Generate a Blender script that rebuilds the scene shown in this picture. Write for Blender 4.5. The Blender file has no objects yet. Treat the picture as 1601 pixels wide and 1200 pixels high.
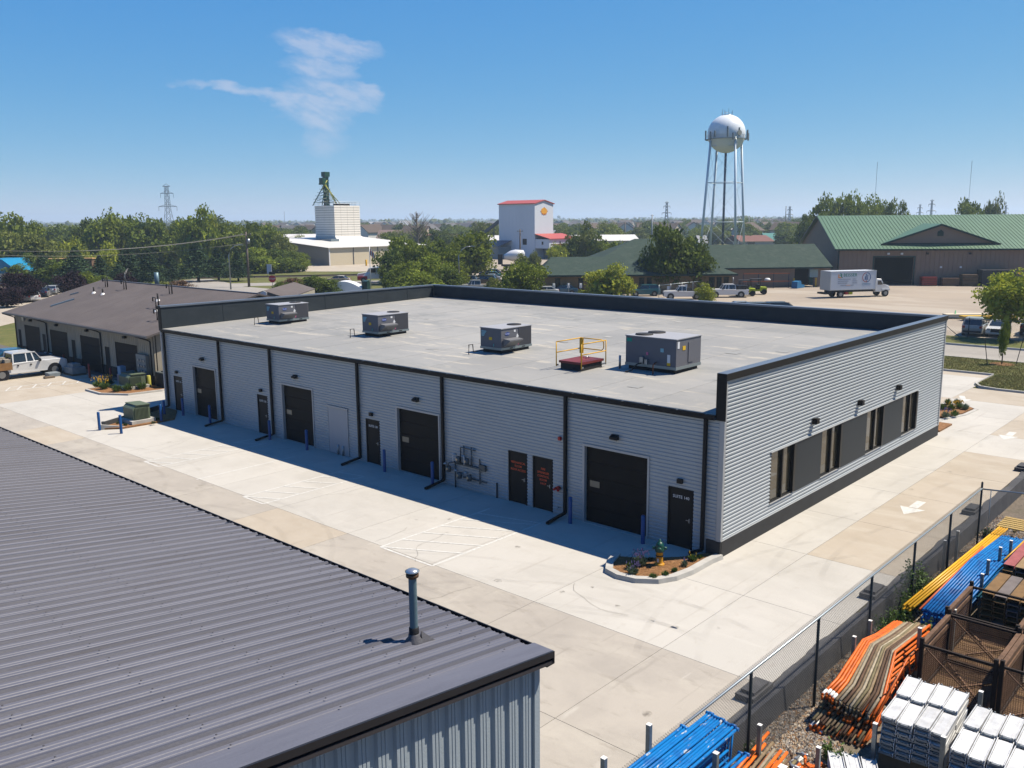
import bpy, math, random
import numpy as np
from mathutils import Vector, Matrix
S = bpy.context.scene
COL = S.collection
R = math.radians
rng = random.Random(7)

# ------------------------------------------------------------------ camera
CAMP = Vector((-26.1132, -14.1081, 11.4041))
CR = Vector((0.66962364, -0.74266459, -0.00731355))
CU = Vector((0.13902134, 0.11566326, 0.98351161))
CF = Vector((0.72957334, 0.65959936, -0.18069707))
FPX = 1389.39            # focal length in pixels of a 1601 px wide frame
cd = bpy.data.cameras.new('camera'); cam = bpy.data.objects.new('camera', cd); COL.objects.link(cam)
M = Matrix.Identity(4)
for i in range(3):
    M[i][0] = CR[i]; M[i][1] = CU[i]; M[i][2] = -CF[i]; M[i][3] = CAMP[i]
cam.matrix_world = M
cd.sensor_width = 36; cd.lens = 36 * FPX / 1601; cd.clip_start = 0.5; cd.clip_end = 20000
S.camera = cam

# ------------------------------------------------------------------ sky
SUN = Vector((0.50, -0.37, 1.0)).normalized()
w = bpy.data.worlds.new('World'); S.world = w; w.use_nodes = True
nt = w.node_tree; nt.nodes.clear()
out = nt.nodes.new('ShaderNodeOutputWorld'); bg = nt.nodes.new('ShaderNodeBackground')
sky = nt.nodes.new('ShaderNodeTexSky'); sky.sky_type = 'NISHITA'; sky.sun_disc = False
sky.sun_elevation = math.asin(SUN.z); sky.sun_rotation = R(126.5)
sky.altitude = 5000; sky.air_density = 1.0; sky.dust_density = 0.0; sky.ozone_density = 2.0
SKY_STRENGTH = 0.052
bg.inputs[1].default_value = SKY_STRENGTH
def node(t, **k):
    n = nt.nodes.new(t)
    for a, b in k.items(): setattr(n, a, b)
    return n
def mth(op, a, b=None, c=None):
    n = nt.nodes.new('ShaderNodeMath'); n.operation = op
    for i, x in enumerate((a, b, c)):
        if x is None: continue
        if isinstance(x, (int, float)): n.inputs[i].default_value = x
        else: nt.links.new(x, n.inputs[i])
    return n.outputs[0]
def dotv(src, v):
    n = nt.nodes.new('ShaderNodeVectorMath'); n.operation = 'DOT_PRODUCT'
    nt.links.new(src, n.inputs[0]); n.inputs[1].default_value = v
    return n.outputs['Value']
def comb(x, y, z=0.0):
    n = nt.nodes.new('ShaderNodeCombineXYZ')
    for i, q in enumerate((x, y, z)):
        if isinstance(q, (int, float)): n.inputs[i].default_value = q
        else: nt.links.new(q, n.inputs[i])
    return n.outputs[0]
def noise(vec, sc, det=6, rough=.6):
    n = nt.nodes.new('ShaderNodeTexNoise'); n.inputs['Scale'].default_value = sc
    n.inputs['Detail'].default_value = det; n.inputs['Roughness'].default_value = rough
    nt.links.new(vec, n.inputs['Vector']); return n.outputs['Fac']
# one wisp of high cloud standing to the north-east, in its own azimuth / height coordinates
tc = nt.nodes.new('ShaderNodeTexCoord').outputs['Generated']
dcl = (CF + CR * ((482 - 800.5) / FPX) - CU * ((146 - 600) / FPX)).normalized()
cr = Vector((dcl.y, -dcl.x, 0)).normalized(); cu = cr.cross(dcl)
zz = mth('MAXIMUM', dotv(tc, dcl), 0.05)
a = mth('MULTIPLY', mth('DIVIDE', dotv(tc, cr), zz), 13.4)     # about 115 px of the photograph per unit
b = mth('MULTIPLY', mth('DIVIDE', dotv(tc, cu), zz), 13.4)
wa = comb(mth('MULTIPLY', a, 1.0), mth('ADD', mth('MULTIPLY', b, 3.0), mth('MULTIPLY', a, .75)))
nw = noise(comb(mth('MULTIPLY', a, .8), mth('MULTIPLY', b, 1.6)), 1.6, 4)
a2 = mth('ADD', a, mth('MULTIPLY', mth('SUBTRACT', nw, .5), 1.0))
b2 = mth('ADD', b, mth('MULTIPLY', mth('SUBTRACT', nw, .5), .5))
def blob(cx, cy, rx, ry, tilt=0.0):
    x = mth('SUBTRACT', a2, cx); y = mth('SUBTRACT', b2, cy)
    y = mth('ADD', y, mth('MULTIPLY', x, tilt))
    q = mth('ADD', mth('POWER', mth('ABSOLUTE', mth('DIVIDE', x, rx)), 2.0), mth('POWER', mth('ABSOLUTE', mth('DIVIDE', y, ry)), 2.0))
    return mth('MAXIMUM', mth('SUBTRACT', 1.0, q), 0.0)
mask = blob(0.25, 0.62, .8, .2, .12)
for c_ in ((.2, .34, .62, .2, .05), (.42, .0, .75, .2, .18), (-.05, -.12, .8, .2, .14), (.1, -.32, .5, .3, .1), (-1.0, .06, .75, .11, .12), (-.5, -.02, .6, .13, .16), (.75, .02, .5, .16, .1), (.15, -.62, .36, .3, .0)):
    mask = mth('MAXIMUM', mask, mth('MULTIPLY', blob(*c_), .95 if c_[1] > -.5 else .5))
nz = noise(wa, 1.9, 8, .6)
cl = mth('MULTIPLY', mth('MULTIPLY', mth('MINIMUM', mth('MULTIPLY', mask, 1.0), 1.0), mth('MAXIMUM', mth('MULTIPLY', mth('SUBTRACT', nz, .2), 2.3), 0.0)), mth('ADD', .35, mth('MULTIPLY', noise(wa, 7.0, 6, .7), .9)))
cl = mth('MINIMUM', cl, .55)
# the clear blue of a dry late-summer noon: one smooth grade per channel over the whole dome
sp = nt.nodes.new('ShaderNodeSeparateColor'); nt.links.new(sky.outputs[0], sp.inputs[0]); cc = nt.nodes.new('ShaderNodeCombineColor')
for i, (k_, p_) in enumerate(((.60, 1.17), (1.86, .55), (5.25, .11))): nt.links.new(mth('MULTIPLY', mth('POWER', sp.outputs[i], p_), k_), cc.inputs[i])
mx = nt.nodes.new('ShaderNodeMixRGB'); mx.inputs[2].default_value = (5.2, 5.7, 7.0, 1)
nt.links.new(cl, mx.inputs[0]); nt.links.new(cc.outputs[0], mx.inputs[1])
nt.links.new(mx.outputs[0], bg.inputs[0]); nt.links.new(bg.outputs[0], out.inputs[0])

# ------------------------------------------------------------------ sun and exposure
sl = bpy.data.lights.new('sun', 'SUN'); sl.energy = 4.7; sl.angle = R(0.53); sl.color = (1.0, 0.89, 0.73)
so = bpy.data.objects.new('sun', sl); so.rotation_euler = SUN.to_track_quat('Z', 'Y').to_euler(); so.location = (0, 0, 60); COL.objects.link(so)
S.view_settings.view_transform = 'Standard'; S.view_settings.look = 'None'
S.view_settings.exposure = 1.12; S.view_settings.gamma = 1.0; S.view_settings.use_curve_mapping = False

# ------------------------------------------------------------------ materials
MATS = {}
AL = .65          # the place is a little darker than the nominal colours written below
def sc3(c): return tuple(x * AL for x in c)
def mat(name, col, rough=.6, metal=0.0, var=.0, vs=3.0, bump=0.0, bs=30.0, rnd=0.0, col2=None, spec=.28, trans=0.0, det=4, stretch=None, coat=0.0):
    if name in MATS: return MATS[name]
    col = sc3(col); col2 = sc3(col2) if col2 else None
    m = bpy.data.materials.new(name); m.use_nodes = True; t = m.node_tree; n = t.nodes; L = t.links
    p = n['Principled BSDF']; p.inputs['Roughness'].default_value = rough; p.inputs['Metallic'].default_value = metal
    p.inputs['Specular IOR Level'].default_value = spec; p.inputs['Coat Weight'].default_value = coat
    c = (*col, 1); c2 = (*(col2 or [x * (1 - var) for x in col]), 1)
    src = None
    if var or col2 or bump:
        geo = n.new('ShaderNodeNewGeometry'); vec = geo.outputs['Position']
        if stretch:
            mp = n.new('ShaderNodeMapping'); mp.inputs['Scale'].default_value = stretch
            L.new(vec, mp.inputs['Vector']); vec = mp.outputs[0]
    if var or col2:
        tx = n.new('ShaderNodeTexNoise'); tx.inputs['Scale'].default_value = vs; tx.inputs['Detail'].default_value = det; tx.inputs['Roughness'].default_value = .65
        L.new(vec, tx.inputs['Vector'])
        rp = n.new('ShaderNodeValToRGB'); rp.color_ramp.elements[0].position = .33; rp.color_ramp.elements[1].position = .67
        rp.color_ramp.elements[0].color = c2; rp.color_ramp.elements[1].color = c
        L.new(tx.outputs['Fac'], rp.inputs['Fac']); src = rp.outputs['Color']
    if rnd:
        oi = n.new('ShaderNodeObjectInfo'); mr = n.new('ShaderNodeMapRange'); mr.inputs['To Min'].default_value = 1 - rnd; mr.inputs['To Max'].default_value = 1 + rnd
        L.new(oi.outputs['Random'], mr.inputs['Value'])
        hs = n.new('ShaderNodeHueSaturation'); hs.inputs['Color'].default_value = c
        if src: L.new(src, hs.inputs['Color'])
        L.new(mr.outputs[0], hs.inputs['Value']); src = hs.outputs['Color']
    if src: L.new(src, p.inputs['Base Color'])
    else: p.inputs['Base Color'].default_value = c
    if bump:
        bx = n.new('ShaderNodeTexNoise'); bx.inputs['Scale'].default_value = bs; bx.inputs['Detail'].default_value = 3
        L.new(vec, bx.inputs['Vector']); bn = n.new('ShaderNodeBump'); bn.inputs['Strength'].default_value = bump; bn.inputs['Distance'].default_value = .02
        L.new(bx.outputs['Fac'], bn.inputs['Height']); L.new(bn.outputs[0], p.inputs['Normal'])
    if trans:
        tr = n.new('ShaderNodeBsdfTranslucent'); ms = n.new('ShaderNodeMixShader'); ms.inputs[0].default_value = trans
        if src: L.new(src, tr.inputs[0])
        else: tr.inputs[0].default_value = c
        L.new(p.outputs[0], ms.inputs[1]); L.new(tr.outputs[0], ms.inputs[2]); L.new(ms.outputs[0], n['Material Output'].inputs[0])
    MATS[name] = m
    return m

def layered(name, cols, rough=.85, fine=(40, .12), rnd=0.0, bump=.15):
    """base colour with several noise layers: cols = (base, [(colour, scale, lo, hi, amount, stretch)...])"""
    if name in MATS: return MATS[name]
    m = bpy.data.materials.new(name); m.use_nodes = True; t = m.node_tree; n = t.nodes; L = t.links
    p = n['Principled BSDF']; p.inputs['Roughness'].default_value = rough; p.inputs['Specular IOR Level'].default_value = .2
    pos = n.new('ShaderNodeNewGeometry').outputs['Position']
    base, layers = cols; base = sc3(base); layers = [(sc3(l[0]), *l[1:]) for l in layers]
    cur = n.new('ShaderNodeRGB'); cur.outputs[0].default_value = (*base, 1); cur = cur.outputs[0]
    for i, (c, sc, lo, hi, amt, st) in enumerate(layers):
        mp = n.new('ShaderNodeMapping'); mp.inputs['Scale'].default_value = st; mp.inputs['Location'].default_value = (i * 13.7, i * 5.1, 0)
        mp.inputs['Rotation'].default_value = (0, 0, st[2] if len(st) > 3 else 0)
        L.new(pos, mp.inputs[0])
        tx = n.new('ShaderNodeTexNoise'); tx.inputs['Scale'].default_value = sc; tx.inputs['Detail'].default_value = 7; tx.inputs['Roughness'].default_value = .68; tx.inputs['Distortion'].default_value = .3
        L.new(mp.outputs[0], tx.inputs['Vector'])
        mr = n.new('ShaderNodeMapRange'); mr.inputs['From Min'].default_value = lo; mr.inputs['From Max'].default_value = hi; mr.inputs['To Max'].default_value = amt
        L.new(tx.outputs['Fac'], mr.inputs['Value'])
        mxx = n.new('ShaderNodeMixRGB'); mxx.inputs[2].default_value = (*c, 1)
        L.new(mr.outputs[0], mxx.inputs[0]); L.new(cur, mxx.inputs[1]); cur = mxx.outputs[0]
    tx = n.new('ShaderNodeTexNoise'); tx.inputs['Scale'].default_value = fine[0]; tx.inputs['Detail'].default_value = 2; L.new(pos, tx.inputs['Vector'])
    mr = n.new('ShaderNodeMapRange'); mr.inputs['To Min'].default_value = 1 - fine[1]; mr.inputs['To Max'].default_value = 1 + fine[1]; L.new(tx.outputs['Fac'], mr.inputs['Value'])
    val = mr.outputs[0]
    if rnd:
        oi = n.new('ShaderNodeObjectInfo'); m2 = n.new('ShaderNodeMapRange'); m2.inputs['To Min'].default_value = 1 - rnd; m2.inputs['To Max'].default_value = 1 + rnd
        L.new(oi.outputs['Random'], m2.inputs['Value']); mm = n.new('ShaderNodeMath'); mm.operation = 'MULTIPLY'
        L.new(val, mm.inputs[0]); L.new(m2.outputs[0], mm.inputs[1]); val = mm.outputs[0]
    hs = n.new('ShaderNodeHueSaturation'); L.new(cur, hs.inputs['Color']); L.new(val, hs.inputs['Value'])
    L.new(hs.outputs[0], p.inputs['Base Color'])
    if bump:
        bn = n.new('ShaderNodeBump'); bn.inputs['Strength'].default_value = bump; bn.inputs['Distance'].default_value = .02
        L.new(tx.outputs['Fac'], bn.inputs['Height']); L.new(bn.outputs[0], p.inputs['Normal'])
    MATS[name] = m
    return m

I3 = (1, 1, 1)
mat('concrete_new', (.1, .1, .1)) if False else None
concrete_new = layered('concrete_new', ((.50, .485, .45), [((.41, .395, .36), .22, .45, .62, .55, I3), ((.55, .53, .49), .6, .5, .7, .6, (1, .35, 1)), ((.36, .33, .285), 1.4, .58, .72, .35, (1, 1.6, 1)), ((.37, .345, .31), 1.1, .60, .68, .4, (.12, 3, 1)), ((.56, .545, .51), .9, .62, .7, .5, (2.4, .2, 1)), ((.2, .18, .16), 3.5, .68, .76, .4, I3), ((.12, .10, .09), 11, .73, .77, .5, I3)]), rnd=.028)
concrete_old = layered('concrete_old', ((.42, .39, .345), [((.335, .312, .28), .28, .42, .62, .7, I3), ((.47, .44, .385), .8, .5, .68, .7, (1, .4, 1)), ((.26, .235, .20), 1.6, .56, .7, .5, (1.6, .5, 1)), ((.27, .25, .22), 1.0, .60, .68, .5, (.12, 3, 1)), ((.50, .475, .43), 1.3, .62, .69, .6, (.25, 2.2, 1)), ((.14, .13, .12), 4, .68, .76, .45, I3), ((.10, .09, .08), 11, .72, .76, .6, I3)]), rnd=.03)
concrete_tan = layered('concrete_tan', ((.45, .40, .33), [((.37, .32, .25), .3, .42, .62, .6, I3), ((.49, .45, .38), .8, .5, .68, .7, (1, .4, 1)), ((.2, .18, .16), 4, .72, .78, .3, I3)]), rnd=.03)
joint = mat('joint_dark', (.12, .11, .10), .95)  # dark bed showing in the joints between slabs
kerb_m = mat('kerb_concrete', (.50, .49, .46), .85, var=.2, vs=2, bump=.1)
grass_m = layered('grass', ((.10, .115, .028), [((.17, .155, .05), .35, .42, .6, .8, I3), ((.055, .08, .016), 1.8, .5, .65, .6, I3), ((.24, .2, .09), .9, .6, .72, .6, I3)]), rough=.95, fine=(9, .35), bump=.4)
road_m = layered('road', ((.34, .32, .29), [((.28, .265, .24), .2, .4, .6, .7, (1, .15, 1)), ((.39, .37, .34), 1, .5, .7, .5, I3)]))
lot_m = layered('lot', ((.37, .315, .25), [((.31, .265, .215), .06, .4, .6, .8, I3), ((.43, .385, .32), .12, .52, .6, .7, (1, .3, 1))]), fine=(4, .06))
siding = mat('ribbed_siding', (.43, .475, .51), .42, .12, var=.07, vs=.6)
trim_grey = mat('grey_trim', (.44, .46, .48), .45, .2, var=.05)
dark_metal = mat('dark_bronze_metal', (.020, .019, .019), .5, .0, var=.2, spec=.12)
door_m = mat('door_paint', (.012, .012, .013), .5, 0, var=.15, vs=1, spec=.08)
door_m2 = mat('suite_door_paint', (.022, .020, .019), .5, 0, spec=.1)
plinth_m = mat('plinth', (.040, .041, .043), .8, var=.2, vs=1.5, bump=.1)
panel_dk = mat('window_infill_panel', (.028, .036, .045), .5, .1, spec=.2)
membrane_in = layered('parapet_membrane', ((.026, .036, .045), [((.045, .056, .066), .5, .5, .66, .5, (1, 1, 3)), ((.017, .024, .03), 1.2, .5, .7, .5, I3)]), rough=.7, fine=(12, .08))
roof_m = layered('roof_membrane', ((.335, .335, .325), [((.27, .275, .272), .16, .42, .6, .8, (1, .3, 1)), ((.47, .44, .38), .9, .58, .63, .85, (2.0, .28, 1)), ((.23, .24, .24), .35, .55, .62, .6, (.7, .3, 1)), ((.24, .25, .25), .9, .54, .66, .45, (1, .5, 1)), ((.40, .385, .35), 1.6, .58, .68, .5, (.35, 1.2, 1))]), rough=.7, fine=(14, .05), rnd=.045)
galv = mat('galvanised_steel', (.42, .45, .47), .38, .75, var=.15, vs=4)
white_paint = mat('white_paint', (.78, .79, .8), .35, var=.04)
paint_line = mat('line_paint', (.70, .70, .67), .75, var=.32, vs=9)
glass_car = mat('car_glass', (.02, .025, .03), .05, spec=.8)
glass_win = mat('window_glass', (.060, .052, .036), .03, spec=.9)  # tan base colour stands in for the pavement's reflection
tyre_m = mat('tyre', (.015, .015, .016), .85)
rim_m = mat('rim', (.35, .36, .37), .3, .7)
bark = mat('bark', (.075, .058, .042), .9, var=.4, vs=3)
def decal(name, col, amount, scale):
    m = bpy.data.materials.new(name); m.use_nodes = True; n = m.node_tree.nodes; L = m.node_tree.links; p = n['Principled BSDF']; p.inputs['Base Color'].default_value = (*sc3(col), 1); p.inputs['Roughness'].default_value = .9; p.inputs['Specular IOR Level'].default_value = .1
    tx = n.new('ShaderNodeTexNoise'); tx.inputs['Scale'].default_value = scale; tx.inputs['Detail'].default_value = 5; L.new(n.new('ShaderNodeNewGeometry').outputs['Position'], tx.inputs['Vector'])
    mr = n.new('ShaderNodeMapRange'); mr.inputs['From Min'].default_value = .38; mr.inputs['From Max'].default_value = .68; mr.inputs['To Max'].default_value = amount; L.new(tx.outputs['Fac'], mr.inputs['Value']); L.new(mr.outputs[0], p.inputs['Alpha']); return m
blue_paint = mat('blue_bollard_paint', (.008, .075, .26), .4)
# ------------------------------------------------------------------ mesh and object helpers
class MB:
    def __init__(s): s.v = []; s.f = []; s.m = []; s.s = []
    def add(s, vs, fs, mi=0, sm=False):
        o = len(s.v); s.v += [tuple(x) for x in vs]
        for f in fs: s.f.append(tuple(i + o for i in f)); s.m.append(mi); s.s.append(sm)
        return s
    def box(s, x0, x1, y0, y1, z0, z1, mi=0):
        return s.add([(x0, y0, z0), (x1, y0, z0), (x1, y1, z0), (x0, y1, z0), (x0, y0, z1), (x1, y0, z1), (x1, y1, z1), (x0, y1, z1)],
                     [(0, 3, 2, 1), (4, 5, 6, 7), (0, 1, 5, 4), (1, 2, 6, 5), (2, 3, 7, 6), (3, 0, 4, 7)], mi)
    def bar(s, p0, p1, wd, ht, mi=0, up=(0, 0, 1)):
        p0 = Vector(p0); p1 = Vector(p1); d = (p1 - p0).normalized(); u = Vector(up)
        if abs(d.dot(u)) > .95: u = Vector((1, 0, 0))
        r = d.cross(u).normalized() * wd / 2; q = r.cross(d).normalized() * ht / 2
        vs = [p + a * r + b_ * q for p in (p0, p1) for a, b_ in ((-1, -1), (1, -1), (1, 1), (-1, 1))]
        return s.add(vs, [(0, 1, 2, 3), (7, 6, 5, 4), (0, 4, 5, 1), (1, 5, 6, 2), (2, 6, 7, 3), (3, 7, 4, 0)], mi)
    def tube(s, path, r, n=8, mi=0, cap=True):
        P = [Vector(p) for p in path]; rs = r if isinstance(r, (list, tuple)) else [r] * len(P); vs = []
        for i, p in enumerate(P):
            d = (P[min(i + 1, len(P) - 1)] - P[max(i - 1, 0)]).normalized()
            u = Vector((0, 0, 1)) if abs(d.z) < .9 else Vector((1, 0, 0))
            a_ = d.cross(u).normalized(); b_ = a_.cross(d)
            vs += [p + (a_ * math.cos(2 * math.pi * k / n) + b_ * math.sin(2 * math.pi * k / n)) * rs[i] for k in range(n)]
        fs = [(i * n + k, i * n + (k + 1) % n, (i + 1) * n + (k + 1) % n, (i + 1) * n + k) for i in range(len(P) - 1) for k in range(n)]
        s.add(vs, [f[::-1] for f in fs], mi, n > 5)
        if cap:
            o = len(s.v) - len(vs); s.f += [tuple(o + k for k in range(n)), tuple(o + len(vs) - n + k for k in reversed(range(n)))]; s.m += [mi, mi]; s.s += [False, False]
        return s
    def lathe(s, prof, c=(0, 0, 0), n=20, mi=0):
        vs = [(c[0] + r * math.cos(2 * math.pi * k / n), c[1] + r * math.sin(2 * math.pi * k / n), c[2] + z) for r, z in prof for k in range(n)]
        fs = [(i * n + k, i * n + (k + 1) % n, (i + 1) * n + (k + 1) % n, (i + 1) * n + k) for i in range(len(prof) - 1) for k in range(n)]
        return s.add(vs, fs, mi, True)
    def prism(s, poly, z0, z1, mi=0):
        n = len(poly); vs = [(x, y, z0) for x, y in poly] + [(x, y, z1) for x, y in poly]
        return s.add(vs, [tuple(reversed(range(n))), tuple(range(n, 2 * n))] + [(i, (i + 1) % n, n + (i + 1) % n, n + i) for i in range(n)], mi)
    def solid(s, poly, vec, mi=0):
        P = [Vector(p) for p in poly]; v = Vector(vec); n = len(P)
        return s.add(P + [p + v for p in P], [tuple(reversed(range(n))), tuple(range(n, 2 * n))] + [(i, (i + 1) % n, n + (i + 1) % n, n + i) for i in range(n)], mi)
    def quad(s, *p, mi=0): return s.add(p, [tuple(range(len(p)))], mi)
    def xf(s, Mx): s.v = [tuple(Mx @ Vector(v)) for v in s.v]; return s
    def merge(s, o, Mx=None, mi=0):
        return s.add([Mx @ Vector(v) if Mx else v for v in o.v], o.f, mi)
    def mesh(s, name, mats):
        me = bpy.data.meshes.new(name); me.from_pydata(s.v, [], s.f)
        for m in (mats if isinstance(mats, (list, tuple)) else [mats]): me.materials.append(m)
        me.polygons.foreach_set('material_index', s.m); me.polygons.foreach_set('use_smooth', s.s); me.update()
        return me
    def build(s, name, mats, parent=None, world=True):
        if parent is not None and world:
            wm = WM[parent.name]
            if wm != Matrix.Identity(4):
                inv = wm.inverted(); s.v = [tuple(inv @ Vector(v)) for v in s.v]
        return put(name, s.mesh(name, mats), parent)
WM = {}
def put(name, me, parent=None, loc=(0, 0, 0), rz=0.0, sc=None):
    o = bpy.data.objects.new(name, me); COL.objects.link(o); o.parent = parent; o.location = loc; o.rotation_euler = (0, 0, rz)
    if sc: o.scale = sc
    L = Matrix.Translation(loc) @ Matrix.Rotation(rz, 4, 'Z')
    WM[o.name] = (WM[parent.name] @ L) if parent is not None else L
    return o
def tag(o, label=None, cat=None, group=None, kind=None):
    if label: o['label'] = label
    if cat: o['category'] = cat
    if group: o['group'] = group
    if kind: o['kind'] = kind
    return o
def thing(name, loc, label, cat, group=None, rz=0.0):
    return tag(put(name, None, None, loc, rz), label, cat, group)
def struct(o, label=None): return tag(o, label, None, None, 'structure')
def dup(o, loc=None, rz=None, label=None, parent=None):
    c = o.copy(); COL.objects.link(c)
    if parent is not None: c.parent = parent
    if loc is not None: c.location = loc
    if rz is not None: c.rotation_euler[2] = rz
    if label: c['label'] = label
    for ch in list(o.children): dup(ch, parent=c)
    return c
def frm(o, right, up):
    r = Vector(right).normalized(); u = Vector(up).normalized(); n = r.cross(u); m = Matrix.Identity(4)
    for i in range(3): m[i][0] = r[i]; m[i][1] = u[i]; m[i][2] = n[i]; m[i][3] = o[i]
    return m
def text(name, s, size, m, parent, o, right, up, ext=.002, spacing=1.0):
    cu_ = bpy.data.curves.new(name, 'FONT'); cu_.body = s; cu_.size = size; cu_.extrude = ext; cu_.align_x = 'CENTER'; cu_.align_y = 'CENTER'; cu_.space_line = .92; cu_.space_character = spacing
    cu_.resolution_u = 2; cu_.offset = size * .004
    tmp = bpy.data.objects.new(name, cu_); me = bpy.data.meshes.new_from_object(tmp); bpy.data.objects.remove(tmp)
    me.materials.clear(); me.materials.append(m); me.transform(WM[parent.name].inverted() @ frm(o, right, up))
    return put(name, me, parent)
# points of the survey: where a sight line from the drone meets the ground, and the spot at a given range under a column
def ray(u, v): return CF + CR * ((u - 800.5) / FPX) - CU * ((v - 600) / FPX)
def og(u, v, z=0.0):
    d = ray(u, v); t = (z - CAMP.z) / d.z; return CAMP + d * t
FH = Vector((CF.x, CF.y, 0)).normalized(); RH = Vector((FH.y, -FH.x, 0))
def at(u, v, D):
    d = ray(u, v); return CAMP + d * (D / d.dot(FH))
def gp(u, D):
    p = at(u, 345, D); return (p.x, p.y, 0.0)
def pxm(D): return D / FPX     # metres per photograph pixel at range D

# ------------------------------------------------------------------ ground, lot, roads
ground = MB()
for x0, x1, y0, y1 in ((-6000, 6000, -5.3, 6000), (-6000, -60, -6000, -5.3), (60, 6000, -6000, -5.3), (-60, 60, -6000, -60)):
    ground.quad((x0, y0, -.06), (x1, y0, -.06), (x1, y1, -.06), (x0, y1, -.06))
struct(ground.build('ground', grass_m), 'grass and open ground around the buildings')
yard = MB().quad((-60, -60, -.6), (60, -60, -.6), (60, -5.3, -.6), (-60, -5.3, -.6))
gravel_m = layered('gravel_base', ((.16, .13, .10), [((.26, .22, .17), 9, .45, .6, .8, I3), ((.07, .06, .05), 14, .55, .65, .7, I3), ((.10, .10, .045), .7, .55, .66, .5, I3)]), rough=.95, fine=(30, .5), bump=.8)
struct(yard.build('storage_yard', gravel_m), 'gravel ground of the lower storage yard')

lotb = MB()
for pl_ in ([(-40, -5.15), (38.9, -5.15), (38.9, 2.75), (45, 2.75), (45, 39), (45, 50.3), (4.0, 50.3), (4.0, 80), (-40, 80)],):
    lotb.prism(pl_, -.3, -.02)
lot = struct(lotb.build('parking_lot', joint), 'concrete parking and drive around the grey building')
P_ = 4.57; G_ = .014
slab_mesh = {}
def slab(x0, x1, y0, y1, m):
    sx, sy = round(x1 - x0, 3), round(y1 - y0, 3); k = (sx, sy, m.name)
    if k not in slab_mesh:
        b_ = MB(); g = G_ / 2
        b_.box(-sx / 2 + g, sx / 2 - g, -sy / 2 + g, sy / 2 - g, -.018, 0); slab_mesh[k] = b_.mesh('concrete_slab', m)
    put('concrete_slab', slab_mesh[k], lot, ((x0 + x1) / 2, (y0 + y1) / 2, 0))
for i in range(-3, 12):
    x0 = -6.85 + P_ * i; x1 = x0 + P_
    for j in range(-1, 18):
        y0 = -2.1 + P_ * j; y1 = y0 + P_
        a0, a1, c0, c1 = x0, min(x1, 45 if y0 > 2.4 else 38.9), max(y0, -5.15), y1
        if c1 > 50.3 and x0 > 2: continue
        if c1 > 50.3 and x1 > 4.0: a1 = 4.0
        if x0 > 1 and x1 < 22 and c0 > 1 and c1 < 38: continue
        if x1 > 23 and c0 > 12 or x0 > 44: continue
        if c1 > 80 or a1 - a0 < .2: continue
        if c0 > 48 and x0 > 0: c1 = min(c1, 50.3)
        if j == -1: m = concrete_tan if i in (2, 3, 4, 5, 7, 8) else (concrete_old if i < 0 else concrete_new)
        elif i < 0: m = concrete_old if (j < 14 and not (i == -1 and j in (3, 8))) else concrete_tan
        elif y0 > 38: m = concrete_tan if y0 > 46 else concrete_new
        elif x0 > 22: m = concrete_tan if (i + j) % 3 == 0 else concrete_new
        else: m = concrete_new
        slab(a0, a1, c0, c1, m)

# painted bay markings: hatched access aisles and single lines
def aisle(ya, yb, xa, xb, nm):
    w_ = .09; b_ = MB()
    def ln(p, q, z=.004): 
        d = (Vector(q) - Vector(p)).normalized(); n_ = Vector((-d.y, d.x)) * w_ / 2; p = Vector(p); q = Vector(q)
        b_.quad((*(p - n_), z), (*(p + n_), z), (*(q + n_), z), (*(q - n_), z))
    ln((xa, ya), (xb, ya)); ln((xa, yb), (xb, yb)); ln((xa, min(ya, yb) - .0), (xa, max(ya, yb)), .006)
    n = 6; wd_ = abs(ya - yb)
    for k in range(n):
        x = xa + .02 + k * .98; ln((x, max(ya, yb)), (min(x + .55 * wd_, xb), min(ya, yb)), .008)
    o = b_.build('aisle_marking', paint_line, lot); tag(o, nm); return o
aisle(27.3, 25.9, -7.05, -1.1, 'white hatched aisle painted farthest from the hydrant')
aisle(18.6, 17.1, -6.95, -1.7, 'white hatched aisle painted midway along the grey wall')
aisle(9.6, 6.9, -6.95, -1.3, 'wide white hatched aisle painted nearest the hydrant')
lb = MB(); lb.box(-6.95, -1.75, 22.45, 22.54, .003, .004); lb.build('bay_line', paint_line, lot)
ab = MB(); ab.quad((-3.9, 54.3, .004), (-3.9, 54.2, .004), (3.6, 52.9, .004), (3.6, 53.0, .004)); ab.quad((-4.7, 52.9, .004), (-4.7, 52.8, .004), (3.6, 51.6, .004), (3.6, 51.7, .004)); ab.quad((-4.7, 52.85, .004), (-4.6, 52.85, .004), (-3.8, 54.25, .004), (-3.9, 54.25, .004))
for k in range(8):
    x = -4 + k * .95; ab.quad((x, 52.75 - k * .16, .004), (x + .12, 52.75 - k * .16, .004), (x + .9, 54.1 - k * .17, .004), (x + .78, 54.1 - k * .17, .004))
ab.build('aisle_marking', paint_line, lot)
def arrow(cx, cy, rz, nm):
    b_ = MB(); b_.add([(-.95, 0, .004), (.05, -.48, .004), (.05, .48, .004)], [(0, 1, 2)]); b_.box(.12, 1.15, -.17, .17, .0035, .004)
    b_.xf(Matrix.Translation((cx, cy, 0)) @ Matrix.Rotation(rz, 4, 'Z')); tag(b_.build('arrow_marking', paint_line, lot), nm)
arrow(9.75, -3.15, 0, 'white arrow painted nearest the chain-link fence'); arrow(25.4, -2.9, .02, 'white arrow painted farther down the drive'); arrow(34.4, 1.8, .35, 'white arrow painted by the far planting bed')

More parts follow.
